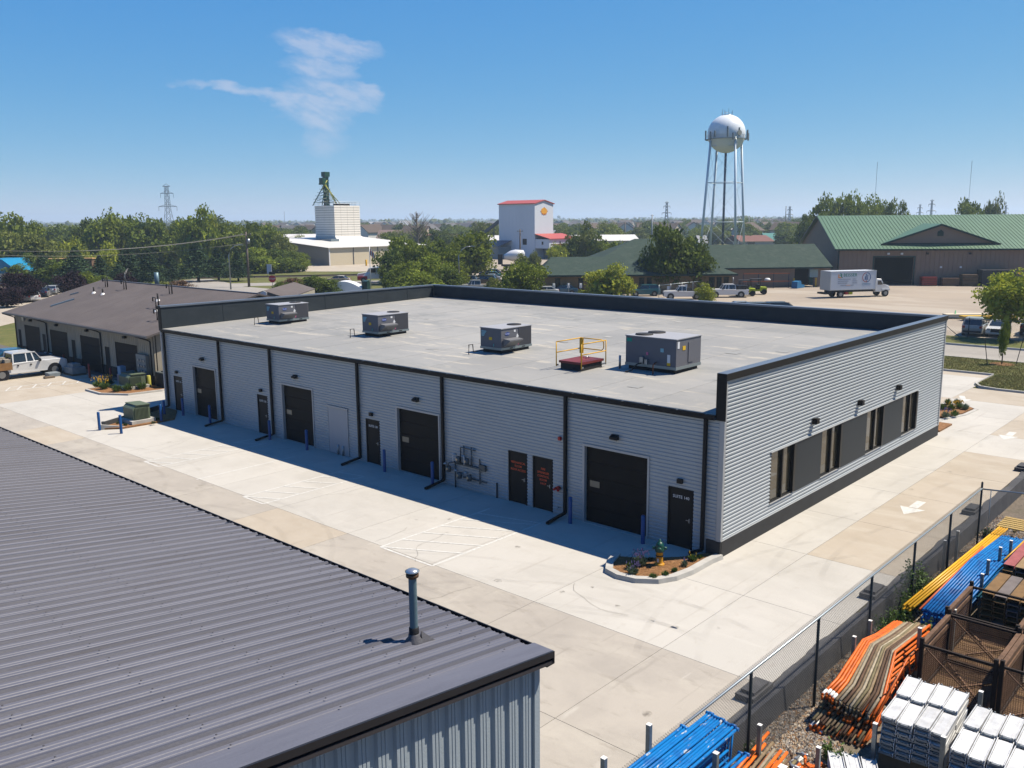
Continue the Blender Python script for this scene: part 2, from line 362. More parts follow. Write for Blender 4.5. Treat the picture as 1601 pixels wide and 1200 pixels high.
# wear on the paving: tyre tracks, drips and hairline cracks
tyre_mk = decal('tyre_mark', (.12, .11, .10), .07, .8); drip_m = decal('oil_drip', (.10, .085, .07), .4, 9); crack_m = mat('crack_line', (.16, .145, .125), .95)
wg = random.Random(31)
def ribbon(P, wd, z, m, name, parent=lot):
    q = MB(); P = [Vector(p) for p in P]; A_, B_ = [], []
    for i, p in enumerate(P):
        d = (P[min(i + 1, len(P) - 1)] - P[max(0, i - 1)]).normalized(); n_ = Vector((-d.y, d.x)) * wd / 2; A_.append((*(p + n_), z)); B_.append((*(p - n_), z))
    for i in range(len(P) - 1): q.quad(A_[i], B_[i], B_[i + 1], A_[i + 1])
    return q.build(name, m, parent)
for k, (cx, cy, r0_, a0, a1) in enumerate(((-13.5, -3.2, 6.5, 10, 95), (-14.5, -2.5, 9.0, 0, 80), (-2.0, -12.5, 10.5, 60, 118), (4, -14, 11.2, 62, 110), (-16.5, 6, 8.2, -30, 50), (-15, 16, 7.0, -55, 40), (-16, 27, 8.8, -50, 35), (12, -15.2, 12.2, 66, 104), (-12, 40, 7.5, -70, 10), (24, -10.2, 8.0, 40, 105), (-18, 0, 12.5, -18, 40))):
    for dr_ in (0, 1.62): ribbon([(cx + (r0_ + dr_) * math.cos(R(a0 + (a1 - a0) * i / 18)), cy + (r0_ + dr_) * math.sin(R(a0 + (a1 - a0) * i / 18))) for i in range(19)], .2, .0042 + k * .0006 + dr_ * .0002, tyre_mk, 'tyre_mark')
for k in range(26):
    x, y = wg.choice([(wg.uniform(-14, -1), wg.uniform(0, 36)), (wg.uniform(-6, 20), wg.uniform(-4.6, -.6)), (wg.uniform(-14, -3), wg.uniform(-4.5, 6))]); r_ = wg.uniform(.03, .15); n = 11; q = MB()
    q.add([(x + r_ * wg.uniform(.6, 1.25) * math.cos(6.283 * i / n), y + r_ * wg.uniform(.6, 1.25) * math.sin(6.283 * i / n), .0115 + k * .0001) for i in range(n)], [tuple(range(n))]); q.build('oil_drip', drip_m, lot)
for k in range(9):
    x, y = wg.uniform(-13, -2), wg.uniform(-4, 30); a = wg.uniform(0, 6.28); P = [(x, y)]
    for i in range(wg.randrange(6, 13)): a += wg.uniform(-.5, .5); x += math.cos(a) * .3; y += math.sin(a) * .3; P.append((x, y))
    ribbon(P, .008, .0155, crack_m, 'crack')

def strip(pts, wd, z, m, name, label):
    b_ = MB(); P = [Vector(p) for p in pts]; L_ = []; Rr = []
    for i, p in enumerate(P):
        d = (P[min(i + 1, len(P) - 1)] - P[max(0, i - 1)]).normalized(); n_ = Vector((-d.y, d.x)) * wd / 2
        L_.append((*(p + n_), z)); Rr.append((*(p - n_), z))
    for i in range(len(P) - 1): b_.quad(L_[i + 1], L_[i], Rr[i], Rr[i + 1])
    return struct(b_.build(name, m), label)
strip([(56.4, -200), (56.4, 60), (57, 110), (58, 132), (66, 158)], 8.0, -.03, road_m, 'road', 'pale concrete frontage road behind the grey building')
c0 = og(450, 443); c1 = og(600, 440); dr = (c1 - c0).to_2d().normalized()
r0 = c0.to_2d()
strip([tuple(r0 - dr * 180), tuple(r0), tuple(r0 + dr * 120)], 8.5, -.034, road_m, 'road', 'pale road passing beyond the stop sign')
rl = og(500, 430.5).to_2d()
ballast = mat('ballast', (.13, .10, .08), .95, var=.4, vs=2)
rb = strip([tuple(rl - dr * 200), tuple(rl + dr * 140)], 5.0, .0, ballast, 'railway_bed', 'brown railway ballast strip beyond the far road')
rbm = MB()
for s_ in (-.75, .75):
    n_ = Vector((-dr.y, dr.x)) * s_; rbm.bar((*(rl - dr * 200 + n_), .08), (*(rl + dr * 140 + n_), .08), .07, .15)
rbm.build('rail', mat('rail_steel', (.12, .09, .07), .5, .6), rb)
b_ = MB(); b_.prism([(66.5, -60), (66.5, 40), (74, 66), (84, 76), (97, 72), (108, 60), (118, 58), (150, 40), (190, -40)], -.05, -.02)
struct(b_.build('paved_yard', lot_m), 'wide tan paved yard before the green-roofed building')
b_ = MB(); b_.prism([(70, 86), (84, 80), (98, 98), (150, 130), (190, 165), (170, 190), (120, 140), (92, 118)], -.05, -.022)
struct(b_.build('gravel_lot', lot_m), 'tan lot with parked cars beyond the centre trees')
a_, b1, c_, d_ = og(445, 424), og(600, 424), og(640, 405), og(400, 405)
b_ = MB(); b_.prism([a_.to_2d(), b1.to_2d(), c_.to_2d(), d_.to_2d()], -.05, -.015)
struct(b_.build('warehouse_apron', concrete_tan), 'pale apron in front of the white-roofed warehouse')
b_ = MB(); b_.prism([(-60, 95), (5, 92), (36, 126), (48, 150), (30, 175), (0, 150), (-60, 140)], -.05, -.02)
struct(b_.build('far_parking', concrete_tan), 'pale parking area behind the purple-leaved trees')

def kerb(path, name='kerb', parent=lot, w_=.16, h=.14, z=0):
    b_ = MB(); P = [Vector(p) for p in path]; n = len(P)
    for i, p in enumerate(P):
        d = (P[min(i + 1, n - 1)] - P[max(0, i - 1)]).normalized(); nn = Vector((-d.y, d.x)) * w_ / 2
        b_.v += [(*(p + nn * 1.35), z - .05), (*(p + nn), z + h), (*(p - nn), z + h), (*(p - nn * 1.35), z - .05)]
        if i < n - 1:
            o = i * 4
            for k in range(3): b_.f.append((o + k, o + k + 1, o + 5 + k, o + 4 + k)); b_.m.append(0); b_.s.append(False)
    b_.f += [(3, 2, 1, 0), tuple(4 * (n - 1) + k for k in range(4))]; b_.m += [0, 0]; b_.s += [False, False]
    return b_.build(name, kerb_m, parent)
lawn = MB(); lawn.prism([(45.1, -60), (52.3, -60), (52.3, 45), (45.1, 45), (45.1, 2.6), (40.2, 2.6), (39.2, 1.9), (39.0, .5), (39.0, -5.3), (39, -60)], -.2, .09)
lawn_o = struct(lawn.build('lawn', grass_m), 'dry green lawn strip between the drive and the frontage road')
kerb([(45.0, 45), (45.0, 2.7), (40.4, 2.65), (39.3, 2.1), (38.95, 1.0), (38.9, -5.2)], parent=lawn_o)
kerb([(52.35, -60), (52.35, 60)], parent=lawn_o, h=.12)
b_ = MB(); b_.prism([(60.5, -60), (66.4, -60), (66.4, 60), (60.5, 60)], -.2, .08)
verge = struct(b_.build('verge', grass_m), 'grass verge with trees beyond the frontage road'); kerb([(60.45, -60), (60.45, 60)], parent=verge)

# planting beds of mulch
mulch_m = layered('mulch', ((.26, .13, .055), [((.36, .21, .10), 7, .5, .6, .8, I3), ((.11, .055, .03), 10, .52, .64, .8, I3)]), rough=.95, fine=(45, .5), bump=.8)
chip = [mat('bark_chip', (.36, .19, .08), .9, var=.5, vs=15)]
def bed(poly, name, label, z=.09, nchip=0, seed=1, closed=None):
    b_ = MB(); b_.prism(poly, -.1, z); o = struct(b_.build(name, mulch_m), label)
    if nchip:
        r_ = random.Random(seed); xs = [p[0] for p in poly]; ys = [p[1] for p in poly]; c = MB(); k = 0
        def ins(x, y):
            r = False; j = len(poly) - 1
            for i in range(len(poly)):
                if (poly[i][1] > y) != (poly[j][1] > y) and x < (poly[j][0] - poly[i][0]) * (y - poly[i][1]) / (poly[j][1] - poly[i][1]) + poly[i][0]: r = not r
                j = i
            return r
        while k < nchip:
            x = r_.uniform(min(xs), max(xs)); y = r_.uniform(min(ys), max(ys))
            if not ins(x, y): continue
            a = r_.uniform(0, 6.3); l = r_.uniform(.02, .05); dx, dy = math.cos(a) * l, math.sin(a) * l; h = r_.uniform(.004, .035)
            c.add([(x - dx, y - dy, z + .002), (x + dx, y + dy, z + h), (x - dy * .4, y + dx * .4, z + h * .6)], [(0, 1, 2)]); k += 1
        tag(c.build('bark_chips', chip[0], o), kind='stuff')
    return o
isl = [(-2.35, 2.62), (-2.95, 2.45), (-3.45, 2.1), (-3.6, 1.6), (-3.5, 1.0), (-3.1, .45), (-2.6, .18), (-1.8, .05), (-.6, .05), (0.0, -.02)]
bed(isl + [(-.1, .45), (-1.0, .95), (-1.9, 1.85)], 'planting_bed', 'mulch island with hydrant at the near corner of the grey building', nchip=2600, seed=3)
kerb([(-2.2, 2.7)] + [(x * 1.0 - (.05 if x < -3 else 0), y) for x, y in isl[1:]] , w_=.24, h=.15)
bed([(27.2, 1.2), (29.5, .5), (31.4, .4), (31.9, .9), (31.8, 2.0), (31.0, 2.7), (27.2, 2.7)], 'planting_bed', 'mulch bed with yellow flowers at the far right corner', nchip=900, seed=4)
bed([(24.0, .1), (26.2, .1), (26.2, .8), (24.0, 1.2)], 'planting_bed', 'small mulch patch at the end of the windowed wall', nchip=200, seed=5)
kerb([(26.9, 1.1), (29.4, .35), (31.5, .25), (32.1, .85), (32.0, 2.1), (31.2, 2.85)], w_=.2, h=.05)
pb_ = MB().box(24.2, 27.1, .85, 2.8, -.01, .02); pb_.build('door_pad', concrete_new, lot)
bed([(-5.5, 35.75), (-4.6, 35.0), (-2.6, 34.9), (-1.5, 35.0), (-.25, 37.1), (-.25, 38.3), (-2.0, 37.6), (-5.0, 36.4)], 'planting_bed', 'dark mulch bed around the green transformer', nchip=900, seed=6)
eb = MB(); eb.bar((-5.15, 36.15, .17), (-.6, 38.35, .17), .10, .34); eb.box(-5.22, -5.08, 36.05, 36.25, 0, .36); eb.build('edging', mat('dark_edging', (.05, .055, .06), .7), lot)
kb = MB(); kb.add([(-5.5, 35.7, 0), (-4.1, 34.95, 0), (-4.1, 35.15, 0), (-5.5, 35.9, 0), (-5.5, 35.7, .3), (-4.1, 34.95, .04), (-4.1, 35.15, .04), (-5.5, 35.9, .3)], [(0, 3, 2, 1), (4, 5, 6, 7), (0, 1, 5, 4), (1, 2, 6, 5), (2, 3, 7, 6), (3, 0, 4, 7)]); kb.build('kerb_end', kerb_m, lot)
nb_bed = [(-1.3, 49.4), (-1.5, 46.8), (-.4, 44.5), (2.0, 44.0), (4.85, 44.2), (4.85, 50.0), (1.2, 50.0)]
nb_bed = [(-.9, 48.6), (-.9, 46.3), (.2, 44.6), (2.4, 44.3), (4.6, 44.8), (7.5, 45.6), (7.5, 46.6), (3.2, 46.6), (2.9, 49.0), (1.5, 48.9)]
bed(nb_bed, 'planting_bed', 'mulch bed with yellow flowers beside the brown-roofed building', nchip=900, seed=8)
kerb(nb_bed[:5] + [nb_bed[5]], h=.12)

# retaining wall between lot and yard
wall_dk = layered('retaining_wall_concrete', ((.070, .072, .08), [((.11, .11, .115), 1.2, .45, .62, .7, I3), ((.045, .045, .052), 2.4, .5, .66, .6, I3)]), rough=.9, fine=(25, .2), bump=.5)
rwt = thing('retaining_wall', (0, -5.4, -.6), 'long dark grey retaining wall between the drive and the gravel yard', 'retaining wall')
r_ = random.Random(5)
b_ = MB(); n = 240; x0 = -22; x1 = 39; up_ = []; 
for i in range(n + 1):
    x = x0 + (x1 - x0) * i / n; e = -5.16 + .035 * math.sin(x * 1.1) + .03 * math.sin(x * 3.1 + 1) + r_.uniform(-.015, .015)
    b_.v += [(x, e, .006), (x, e - .03, .05), (x, -5.50, .055 + .01 * math.sin(x * 2)), (x, -5.56, -.75)]
    if i < n:
        o = i * 4
        for k in range(3): b_.f.append((o + k, o + 4 + k, o + 5 + k, o + k + 1)); b_.m.append(0); b_.s.append(False)
b_.build('wall_face', wall_dk, rwt)
for bx_ in (-7.9, -.1, 10.3, 18.3):
    c = MB().box(bx_, bx_ + 1.05, -5.3, -4.82, .0, .16).box(bx_ + .15, bx_ + .9, -5.25, -4.9, .16, .24); c.build('wall_pier', wall_dk, rwt)
# gravel stones along the wall
gm = [mat('stone_tan', (.42, .34, .24), .85), mat('stone_grey', (.28, .26, .24), .85), mat('stone_dark', (.11, .09, .08), .85), mat('stone_rust', (.34, .20, .10), .85), mat('stone_pale', (.52, .47, .40), .85)]
def stones(nm, x0, x1, y0, y1, n, seed):
    g = np.random.default_rng(seed); c = np.stack([g.uniform(x0, x1, n), y1 - (y1 - y0) * g.uniform(0, 1, n), np.full(n, -.59)], 1); s_ = g.uniform(.018, .045, (n, 1, 1))
    o = np.array([(1, 0, 0), (0, 1, 0), (-1, 0, 0), (0, -1, 0), (0, 0, .8), (0, 0, -.5)], float)
    o = o[None] * g.uniform(.6, 1.4, (n, 6, 1)) * s_
    a = g.uniform(0, 6.28, n); ca, sa = np.cos(a)[:, None], np.sin(a)[:, None]
    v = np.stack([o[..., 0] * ca - o[..., 1] * sa, o[..., 0] * sa + o[..., 1] * ca, o[..., 2]], -1) + c[:, None]
    f = np.array([(0, 1, 4), (1, 2, 4), (2, 3, 4), (3, 0, 4), (1, 0, 5), (0, 3, 5)])[None] + (np.arange(n) * 6)[:, None, None]
    me = bpy.data.meshes.new(nm); me.from_pydata(v.reshape(-1, 3).tolist(), [], f.reshape(-1, 3).tolist())
    for m in gm: me.materials.append(m)
    me.polygons.foreach_set('material_index', np.repeat(g.integers(0, 5, n), 6).tolist()); me.update()
    return tag(put(nm, me), 'loose mixed gravel along the foot of the retaining wall', 'gravel', kind='stuff')
stones('gravel', -14, 13, -7.2, -5.5, 52000, 11)
# ------------------------------------------------------------------ main grey building
BL, BW, HE, HP = 23.2, 38.9, 4.92, 6.37
B = thing('industrial_building', (0, 0, 0), 'large flat-roofed grey building with horizontal ribbed metal walls', 'building')
PITCH = .134
def rib_samples(z0, z1, depth):
    zs = []; k = math.floor(z0 / PITCH) - 1
    while k * PITCH < z1 + PITCH:
        b_ = k * PITCH
        for dz, o in ((0, 0), (.044, 0), (.062, depth), (.116, depth), (.134, 0)): zs.append((b_ + dz, o))
        k += 1
    zs = sorted(set(zs)); res = []
    def off(z):
        for (a, oa), (c, oc) in zip(zs, zs[1:]):
            if a <= z <= c and c > a: return oa + (oc - oa) * (z - a) / (c - a)
        return 0
    res = [(z0, off(z0))] + [q for q in zs if z0 < q[0] < z1] + [(z1, off(z1))]
    return res
def ribbed(mb, pt, a0, a1, z0, z1, holes, depth=.026):
    """pt(a, out, z) -> point; a runs along the wall, out away from it; holes are (a0,a1,z0,z1)"""
    cuts = sorted({a0, a1} | {h[i] for h in holes for i in (0, 1) if a0 < h[i] < a1})
    for s0, s1 in zip(cuts, cuts[1:]):
        hs = sorted((h[2], h[3]) for h in holes if h[0] <= s0 + 1e-6 and h[1] >= s1 - 1e-6)
        z = z0; rng_ = []
        for h0, h1 in hs:
            if h0 > z: rng_.append((z, h0))
            z = max(z, h1)
        if z < z1: rng_.append((z, z1))
        for q0, q1 in rng_:
            sm = rib_samples(q0, q1, depth)
            for (za, oa), (zb, ob) in zip(sm, sm[1:]): mb.quad(pt(s0, oa, za), pt(s1, oa, za), pt(s1, ob, zb), pt(s0, ob, zb))
ODS = [(2.95, 5.78, 5.93), (13.85, 16.6, 16.85), (23.2, 25.87, 26.27), (32.65, 35.17, 35.6)]   # overhead doors: right jamb, left jamb, outer left
SDS = [(1.08, 2.06, 'SUITE 140'), (17.95, 18.93, 'SUITE 130'), (27.36, 28.32, 'SUITE 120'), (36.64, 37.62, 'SUITE 110'),
       (8.72, 9.7, 'MECHANICAL\nROOM\nROOF ACCESS'), (7.38, 8.38, 'FIRE\nSPRINKLER\nCONTROL\nROOM\nFACP')]
holes = [(a - .06, b_ + .06, -1, 3.02) for a, b_, c_ in ODS] + [(a - .03, b_ + .03, -1, 2.16) for a, b_, _ in SDS] + [(20.32, 21.92, -1, 2.38)]
mb = MB(); ribbed(mb, lambda a, o, z: (-o, a, z), .16, BW - .12, .0, 4.84, holes)
# make it face outwards
mb.f = [f[::-1] for f in mb.f]
mb.build('front_siding', siding, B)
mb = MB()
for s0, s1, z0, z1 in [(h[0], h[1], h[2], h[3]) for h in holes]: pass
core = MB(); cuts = sorted({.0, BW} | {h[i] for h in holes for i in (0, 1)})
for s0, s1 in zip(cuts, cuts[1:]):
    hs = [h for h in holes if h[0] <= s0 + 1e-6 and h[1] >= s1 - 1e-6]
    core.box(.045, .25, s0, s1, (max(h[3] for h in hs) if hs else -.1), 4.86)
core.box(.25, BL - .25, .25, .30, -.1, 4.9); core.box(.05, .25, 0, .12, 4.86, 4.9)
core.box(BL - .2, BL - .05, .06, BW - .06, -.1, 6.2); core.box(.3, BL - .3, BW - .18, BW - .02, -.1, 6.2)
core.box(3.4, 3.5, .35, BW - .3, -.1, 4.6)
core.build('wall_core', trim_grey, B)
# right wall with the window band
wb = (3.58, 19.45, 1.05, 3.0)
mb = MB(); ribbed(mb, lambda a, o, z: (a, -o, z), .06, BL - .06, .58, 6.27, [wb], .028); mb.build('side_siding', siding, B)
core = MB(); core.box(.045, BL - .05, .045, .25, -.1, 1.05); core.box(.045, BL - .05, .045, .25, 3.0, 6.25); core.box(.045, 3.58, .045, .25, 1.05, 3.0); core.box(19.45, BL - .05, .045, .25, 1.05, 3.0)
core.build('wall_core', trim_grey, B)
pn = MB().box(.0, BL + .02, -.045, .04, -.05, .575).box(-.05, .45, -.0, .0405, -.05, .0).box(-.055, .04, -.045, .50, -.05, .575)
pn.build('plinth', plinth_m, B)
MB().box(-.012, BL, -.055, .0, .576, .60).build('base_flashing', trim_grey, B)
cn = MB().box(-.045, .10, -.048, .0, .602, 6.27).box(-.045, .0, .0, .14, .58, 6.27); cn.build('corner_trim', trim_grey, B)
MB().box(BL - .09, BL + .045, -.05, .05, .58, 6.27).build('corner_trim', trim_grey, B)
MB().box(-.045, .05, BW - .12, BW + .02, .0, 6.27).build('corner_trim', trim_grey, B)
# parapets (right, back and left sides) with dark inner membrane and coping
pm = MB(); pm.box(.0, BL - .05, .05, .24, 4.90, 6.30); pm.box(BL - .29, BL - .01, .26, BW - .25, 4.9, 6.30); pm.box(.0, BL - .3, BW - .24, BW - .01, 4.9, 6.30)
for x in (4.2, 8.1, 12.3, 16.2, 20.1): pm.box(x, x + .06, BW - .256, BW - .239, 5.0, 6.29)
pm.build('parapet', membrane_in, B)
cp = MB(); cp.box(-.05, BL + .05, -.07, .28, 6.30, 6.40); cp.box(BL - .34, BL + .05, .285, BW - .295, 6.30, 6.40); cp.box(-.05, BL + .05, BW - .29, BW + .05, 6.30, 6.40)
cp.build('coping', mat('coping_metal', (.19, .22, .27), .35, .4), B)
MB().box(-.05, BL + .055, -.085, -.071, 6.16, 6.39).build('fascia', dark_metal, B); MB().box(-.075, -.051, -.085, .28, 4.80, 6.39).build('fascia', dark_metal, B); MB().box(-.075, -.051, BW - .28, BW + .05, 4.86, 6.39).build('fascia', dark_metal, B); MB().box(-.05, .0, .15, .26, 4.90, 6.3).build('end_closure', dark_metal, B)
blk_roof = mat('roof_substrate', (.05, .05, .05), .9)
# roof membrane, gently rising to the back
rf = MB(); rf.quad((.02, .24, 4.96), (BL - .28, .24, 5.38), (BL - .28, BW - .24, 5.38), (.02, BW - .24, 4.96)); RM = rf.build('roof_deck', blk_roof, B)
ys = [.24 + (BW - .48) * i / 13 for i in range(14)]
for i in range(13):
    h0, h1 = (.0, .007); ya, yb = ys[i], ys[i + 1] + (.12 if i < 12 else 0)
    q = MB(); q.add([(.02, ya, 4.986 + h1), (BL - .28, ya, 5.406 + h1), (BL - .28, yb, 5.406 + h0), (.02, yb, 4.986 + h0), (.02, ya, 4.975), (BL - .28, ya, 5.395)], [(0, 1, 2, 3), (4, 5, 1, 0)]); q.build('membrane_sheet', roof_m, B)
g_ = random.Random(21)
for k in range(26):
    x = g_.uniform(1.5, BL - 2); y = g_.uniform(1.5, BW - 2); z = 4.99 + .42 * x / (BL - .3) + .012; a_ = g_.uniform(.15, .5); q = MB().quad((x, y, z), (x + a_, y, z + .009), (x + a_, y + a_ * 1.3, z + .009), (x, y + a_ * 1.3, z)); q.build('membrane_patch', mat('patch_light', (.40, .40, .38), .7) if k % 2 else mat('patch_dark', (.29, .295, .29), .7), B)
def roofz(x): return 4.99 + .42 * (x - .02) / (BL - .3)
g = MB(); g.box(-.16, -.145, .28, BW - .28, 4.80, 4.97); g.box(-.16, .05, .28, BW - .28, 4.80, 4.815); g.build('gutter', dark_metal, B)
g = MB().box(-.05, .04, .28, BW - .28, 4.955, 4.985)
for k in range(34): g.box(-.15, -.05, .6 + k * 1.14, .64 + k * 1.14, 4.955, 4.97)
g.build('drip_edge', galv, B)
for y in (38.35, 31.96, 26.78, 19.36, 13.5, 6.66, .62):
    d = MB(); d.box(-.17, -.055, y - .055, y + .055, .16, 4.80); d.box(-.30, -.055, y - .055, y + .055, 4.69, 4.80) if False else None
    L_ = 1.15 if y > 1 else .35
    d.bar((-.11, y, .17), (-.11 - L_, y - (.04 if y > 1 else -.3), .06), .11, .09)
    d.build('downspout', dark_metal, B)
# overhead doors: one of each section, recessed in a grey frame
for k, (a, b_, c_) in enumerate(ODS):
    D = put('overhead_door', MB().box(.14, .16, a, b_, .0, 3.0).mesh('overhead_door', dark_metal), B)
    for s_ in range(5):
        q = MB().box(.10, .135, a + .01, b_ - .01, .02 + s_ * .594, .02 + s_ * .594 + .585); q.build('door_section', door_m, D)
    q = MB(); q.box(-.05, .10, b_, b_ + .10, .0, 3.05); q.box(-.05, .10, a - .08, a, .0, 3.05); q.box(-.052, .10, a - .085, b_ + .105, 3.0, 3.09); q.build('frame', trim_grey, D)
    q = MB().box(.088, .098, b_ - .62, b_ - .17, 1.42, 1.66); q.build('door_window', mat('frosted_pane', (.25, .22, .16), .25, var=.1), D)
    MB().box(-.1, .10, a, b_, -.01, .012).build('threshold', kerb_m, D)
    q = MB(); yc = (a + b_) / 2; q.add([(-.05, yc - .16, 3.48), (-.22, yc - .16, 3.50), (-.22, yc - .16, 3.58), (-.05, yc - .16, 3.66), (-.05, yc + .16, 3.48), (-.22, yc + .16, 3.50), (-.22, yc + .16, 3.58), (-.05, yc + .16, 3.66)], [(0, 1, 2, 3), (7, 6, 5, 4), (0, 4, 5, 1), (1, 5, 6, 2), (2, 6, 7, 3), (3, 7, 4, 0)])
    W_ = q.build('wall_light', dark_metal, B); MB().box(-.20, -.08, yc - .13, yc + .13, 3.462, 3.478).build('lens', mat('lamp_lens', (.55, .53, .48), .3), W_)
white_txt = mat('door_lettering', (.85, .86, .86), .6); red_txt = mat('red_lettering', (.95, .13, .04), .6)
for a, b_, tx in SDS:
    D = put('suite_door' if 'SUITE' in tx else 'service_door', MB().box(.02, .06, a + .04, b_ - .04, .01, 2.12).mesh('d', door_m2), B)
    q = MB(); q.box(-.02, .07, b_ - .04, b_, 0, 2.16); q.box(-.02, .07, a, a + .04, 0, 2.16); q.box(-.022, .07, a, b_, 2.12, 2.162); q.build('frame', dark_metal, D)
    q = MB(); q.box(-.04, .02, a + .10, a + .14, .98, 1.12); q.bar((-.04, a + .12, 1.06), (-.04, a + .24, 1.06), .02, .02); q.build('handle', galv, D)
    for hz in (.3, 1.1, 1.9): MB().box(.005, .02, b_ - .08, b_ - .045, hz, hz + .1).build('hinge', dark_metal, D)
    yc = (a + b_) / 2
    if 'SUITE' in tx: text('lettering', tx, .155, white_txt, D, (.017, yc, 1.83), (0, -1, 0), (0, 0, 1))
    else:
        ls = tx.split('\n'); z0 = 1.70 if 'MECH' in tx else 1.68
        for i_, l_ in enumerate(ls): text('lettering', l_, .125, red_txt, D, (.017, yc, z0 - i_ * .15), (0, -1, 0), (0, 0, 1), .002, 1.0)
    if 'SUITE' in tx: MB().box(-.15, -.04, yc - .1, yc + .1, 2.36, 2.52).build('wall_light', dark_metal, B)
q = MB().box(-.03, .04, 20.36, 21.88, .02, 2.36); PN = q.build('infill_panel', mat('infill_panel_grey', (.40, .43, .48), .5, .2, var=.06, vs=.8), B)
q = MB().box(-.08, -.03, 20.26, 21.96, 2.36, 2.44).box(-.06, .04, 20.30, 20.36, 0, 2.36); q.build('panel_trim', trim_grey, PN)
for y in (20.75, 21.15): MB().tube([(-.06, y, .02), (-.06, y, .5)], .05, 8).build('conduit', galv, B)
MB().box(-.13, -.04, 6.9, 7.02, 3.03, 3.17).build('alarm_horn', mat('alarm_red', (.45, .02, .02), .4), B)
q = MB(); q.tube([(-.03, 7.02, 1.1), (-.14, 7.02, 1.08)], .09, 10); q.tube([(-.12, 7.1, 1.1), (-.24, 7.14, 1.04)], .05, 8); q.tube([(-.12, 6.95, 1.1), (-.24, 6.92, 1.04)], .05, 8); q.build('fire_connection', mat('alarm_red', (.45, .02, .02)), B)
MB().tube([(-.03, 7.02, .3), (-.12, 7.02, .3), (-.14, 7.02, .24)], .025, 6).build('hose_tap', galv, B)
MB().tube([(-.06, 10.34, .0), (-.06, 10.34, .65)], .03, 6).build('conduit', dark_metal, B)
# window band on the sunny wall
frame_m = mat('window_frame', (.018, .018, .019), .4, .3)
TH = [3.58, 5.42, 8.05, 9.88, 12.85, 14.72, 17.42, 19.45]
for k in range(4):
    xa, xb = (TH[0], TH[1] + .16) if k == 0 else (TH[2 * k], TH[2 * k + 1] + .16 if k < 3 else 19.45)
    Wn = put('window', MB().box(xa + .002, xb - .002, .10, .13, 1.06, 2.99).mesh('window', mat('dark_room', (.02, .018, .015), .8)), B)
    xm = xa + (xb - xa) * .47
    q = MB(); q.box(xa, xb, -.02, .05, 1.05, 1.10); q.box(xa, xb, -.02, .05, 2.96, 3.0); q.box(xm - .04, xm + .05, -.045, .05, 1.10, 2.96); q.box(xb - .20, xb - .02, -.09, .05, 1.10, 2.96)
    q.box(xa, xa + .04, -.015, .05, 1.10, 2.96); q.build('window_frame', frame_m, Wn)
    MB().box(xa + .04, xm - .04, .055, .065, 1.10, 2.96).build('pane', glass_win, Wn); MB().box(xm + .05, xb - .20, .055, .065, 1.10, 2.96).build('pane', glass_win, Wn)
    MB().box(xa, xb, -.06, -.005, 1.03, 1.05).build('sill', trim_grey, Wn)
for k in range(3):
    xa, xb = TH[2 * k + 1] + .17, TH[2 * k + 2]
    MB().box(xa, xb, -.035, .03, 1.03, 3.0).build('infill_panel', panel_dk, B)
MB().box(3.5, 19.5, -.075, -.03, 3.0, 3.03).build('head_flashing', trim_grey, B)
for x in (7.1, 11.75, 16.4):
    q = MB(); q.box(x - .12, x + .12, -.24, -.04, 3.48, 3.70); q.build('wall_light', dark_metal, B)

# ------------------------------------------------------------------ near building with the ribbed roof
roof_metal = layered('near_roof_paint', ((.118, .124, .160), [((.140, .146, .184), .5, .45, .64, .7, (.25, 1.5, 1)), ((.09, .094, .122), .9, .50, .68, .6, (.15, 2.2, 1)), ((.21, .215, .24), 2.6, .60, .70, .35, (.3, 6, 1)), ((.05, .05, .065), 2.0, .62, .70, .4, (.25, 8, 1))]), rough=.5, fine=(25, .05))
nwall = layered('near_wall_paint', ((.34, .40, .45), [((.27, .32, .37), 1.2, .5, .66, .5, (1, 1, .3)), ((.40, .43, .45), 6, .62, .7, .35, (1, 1, .6))]), rough=.5, fine=(30, .05))
SL = .129; X0, Y0, Z0 = -16.55, -6.2, 5.0; RX = -34.0; Y1 = 27.0
NB = thing('metal_roofed_shed', (-17, -6, 0), 'large near building with a grey ribbed metal roof and blue-grey walls', 'building')
def rz_(x): return Z0 + SL * (X0 - x)
# roof sheets .914 wide, each with three high ribs and minor ribs between
prof = []
for k in range(3):
    b0 = k * .3048
    prof += [(b0, 0), (b0 + .028, .036), (b0 + .062, .036), (b0 + .090, 0), (b0 + .150, 0), (b0 + .158, .008), (b0 + .172, .008), (b0 + .180, 0), (b0 + .225, 0), (b0 + .233, .008), (b0 + .247, .008), (b0 + .255, 0)]
prof.append((.9144, 0))
roof_rib_dark = layered('near_roof_dark_rib', ((.075, .079, .104), [((.092, .096, .124), .6, .45, .64, .7, (.3, 1.5, 1)), ((.05, .048, .06), 1.1, .5, .68, .7, (.2, 2.5, 1))]), rough=.6, fine=(25, .08))  # darker tone of the raised ribs
def sheet(xa, xb, mats, nm):
    q = MB(); n = len(prof)
    q.v = [(xa, y, rz_(xa) - Z0 + h) for y, h in prof] + [(xb, y, rz_(xb) - Z0 + h) for y, h in prof]
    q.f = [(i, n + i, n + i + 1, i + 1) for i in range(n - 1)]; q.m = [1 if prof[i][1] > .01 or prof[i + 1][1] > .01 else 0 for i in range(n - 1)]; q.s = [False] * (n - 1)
    return q.mesh(nm, mats)
sm = sheet(X0 - .02, RX, [roof_metal, roof_rib_dark], 'roof_panel'); k = 0; y = Y0 + .28
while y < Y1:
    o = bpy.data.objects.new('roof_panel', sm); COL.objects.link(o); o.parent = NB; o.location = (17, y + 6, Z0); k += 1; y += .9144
dm = mat('near_trim', (.030, .030, .036), .4, .3, var=.15)
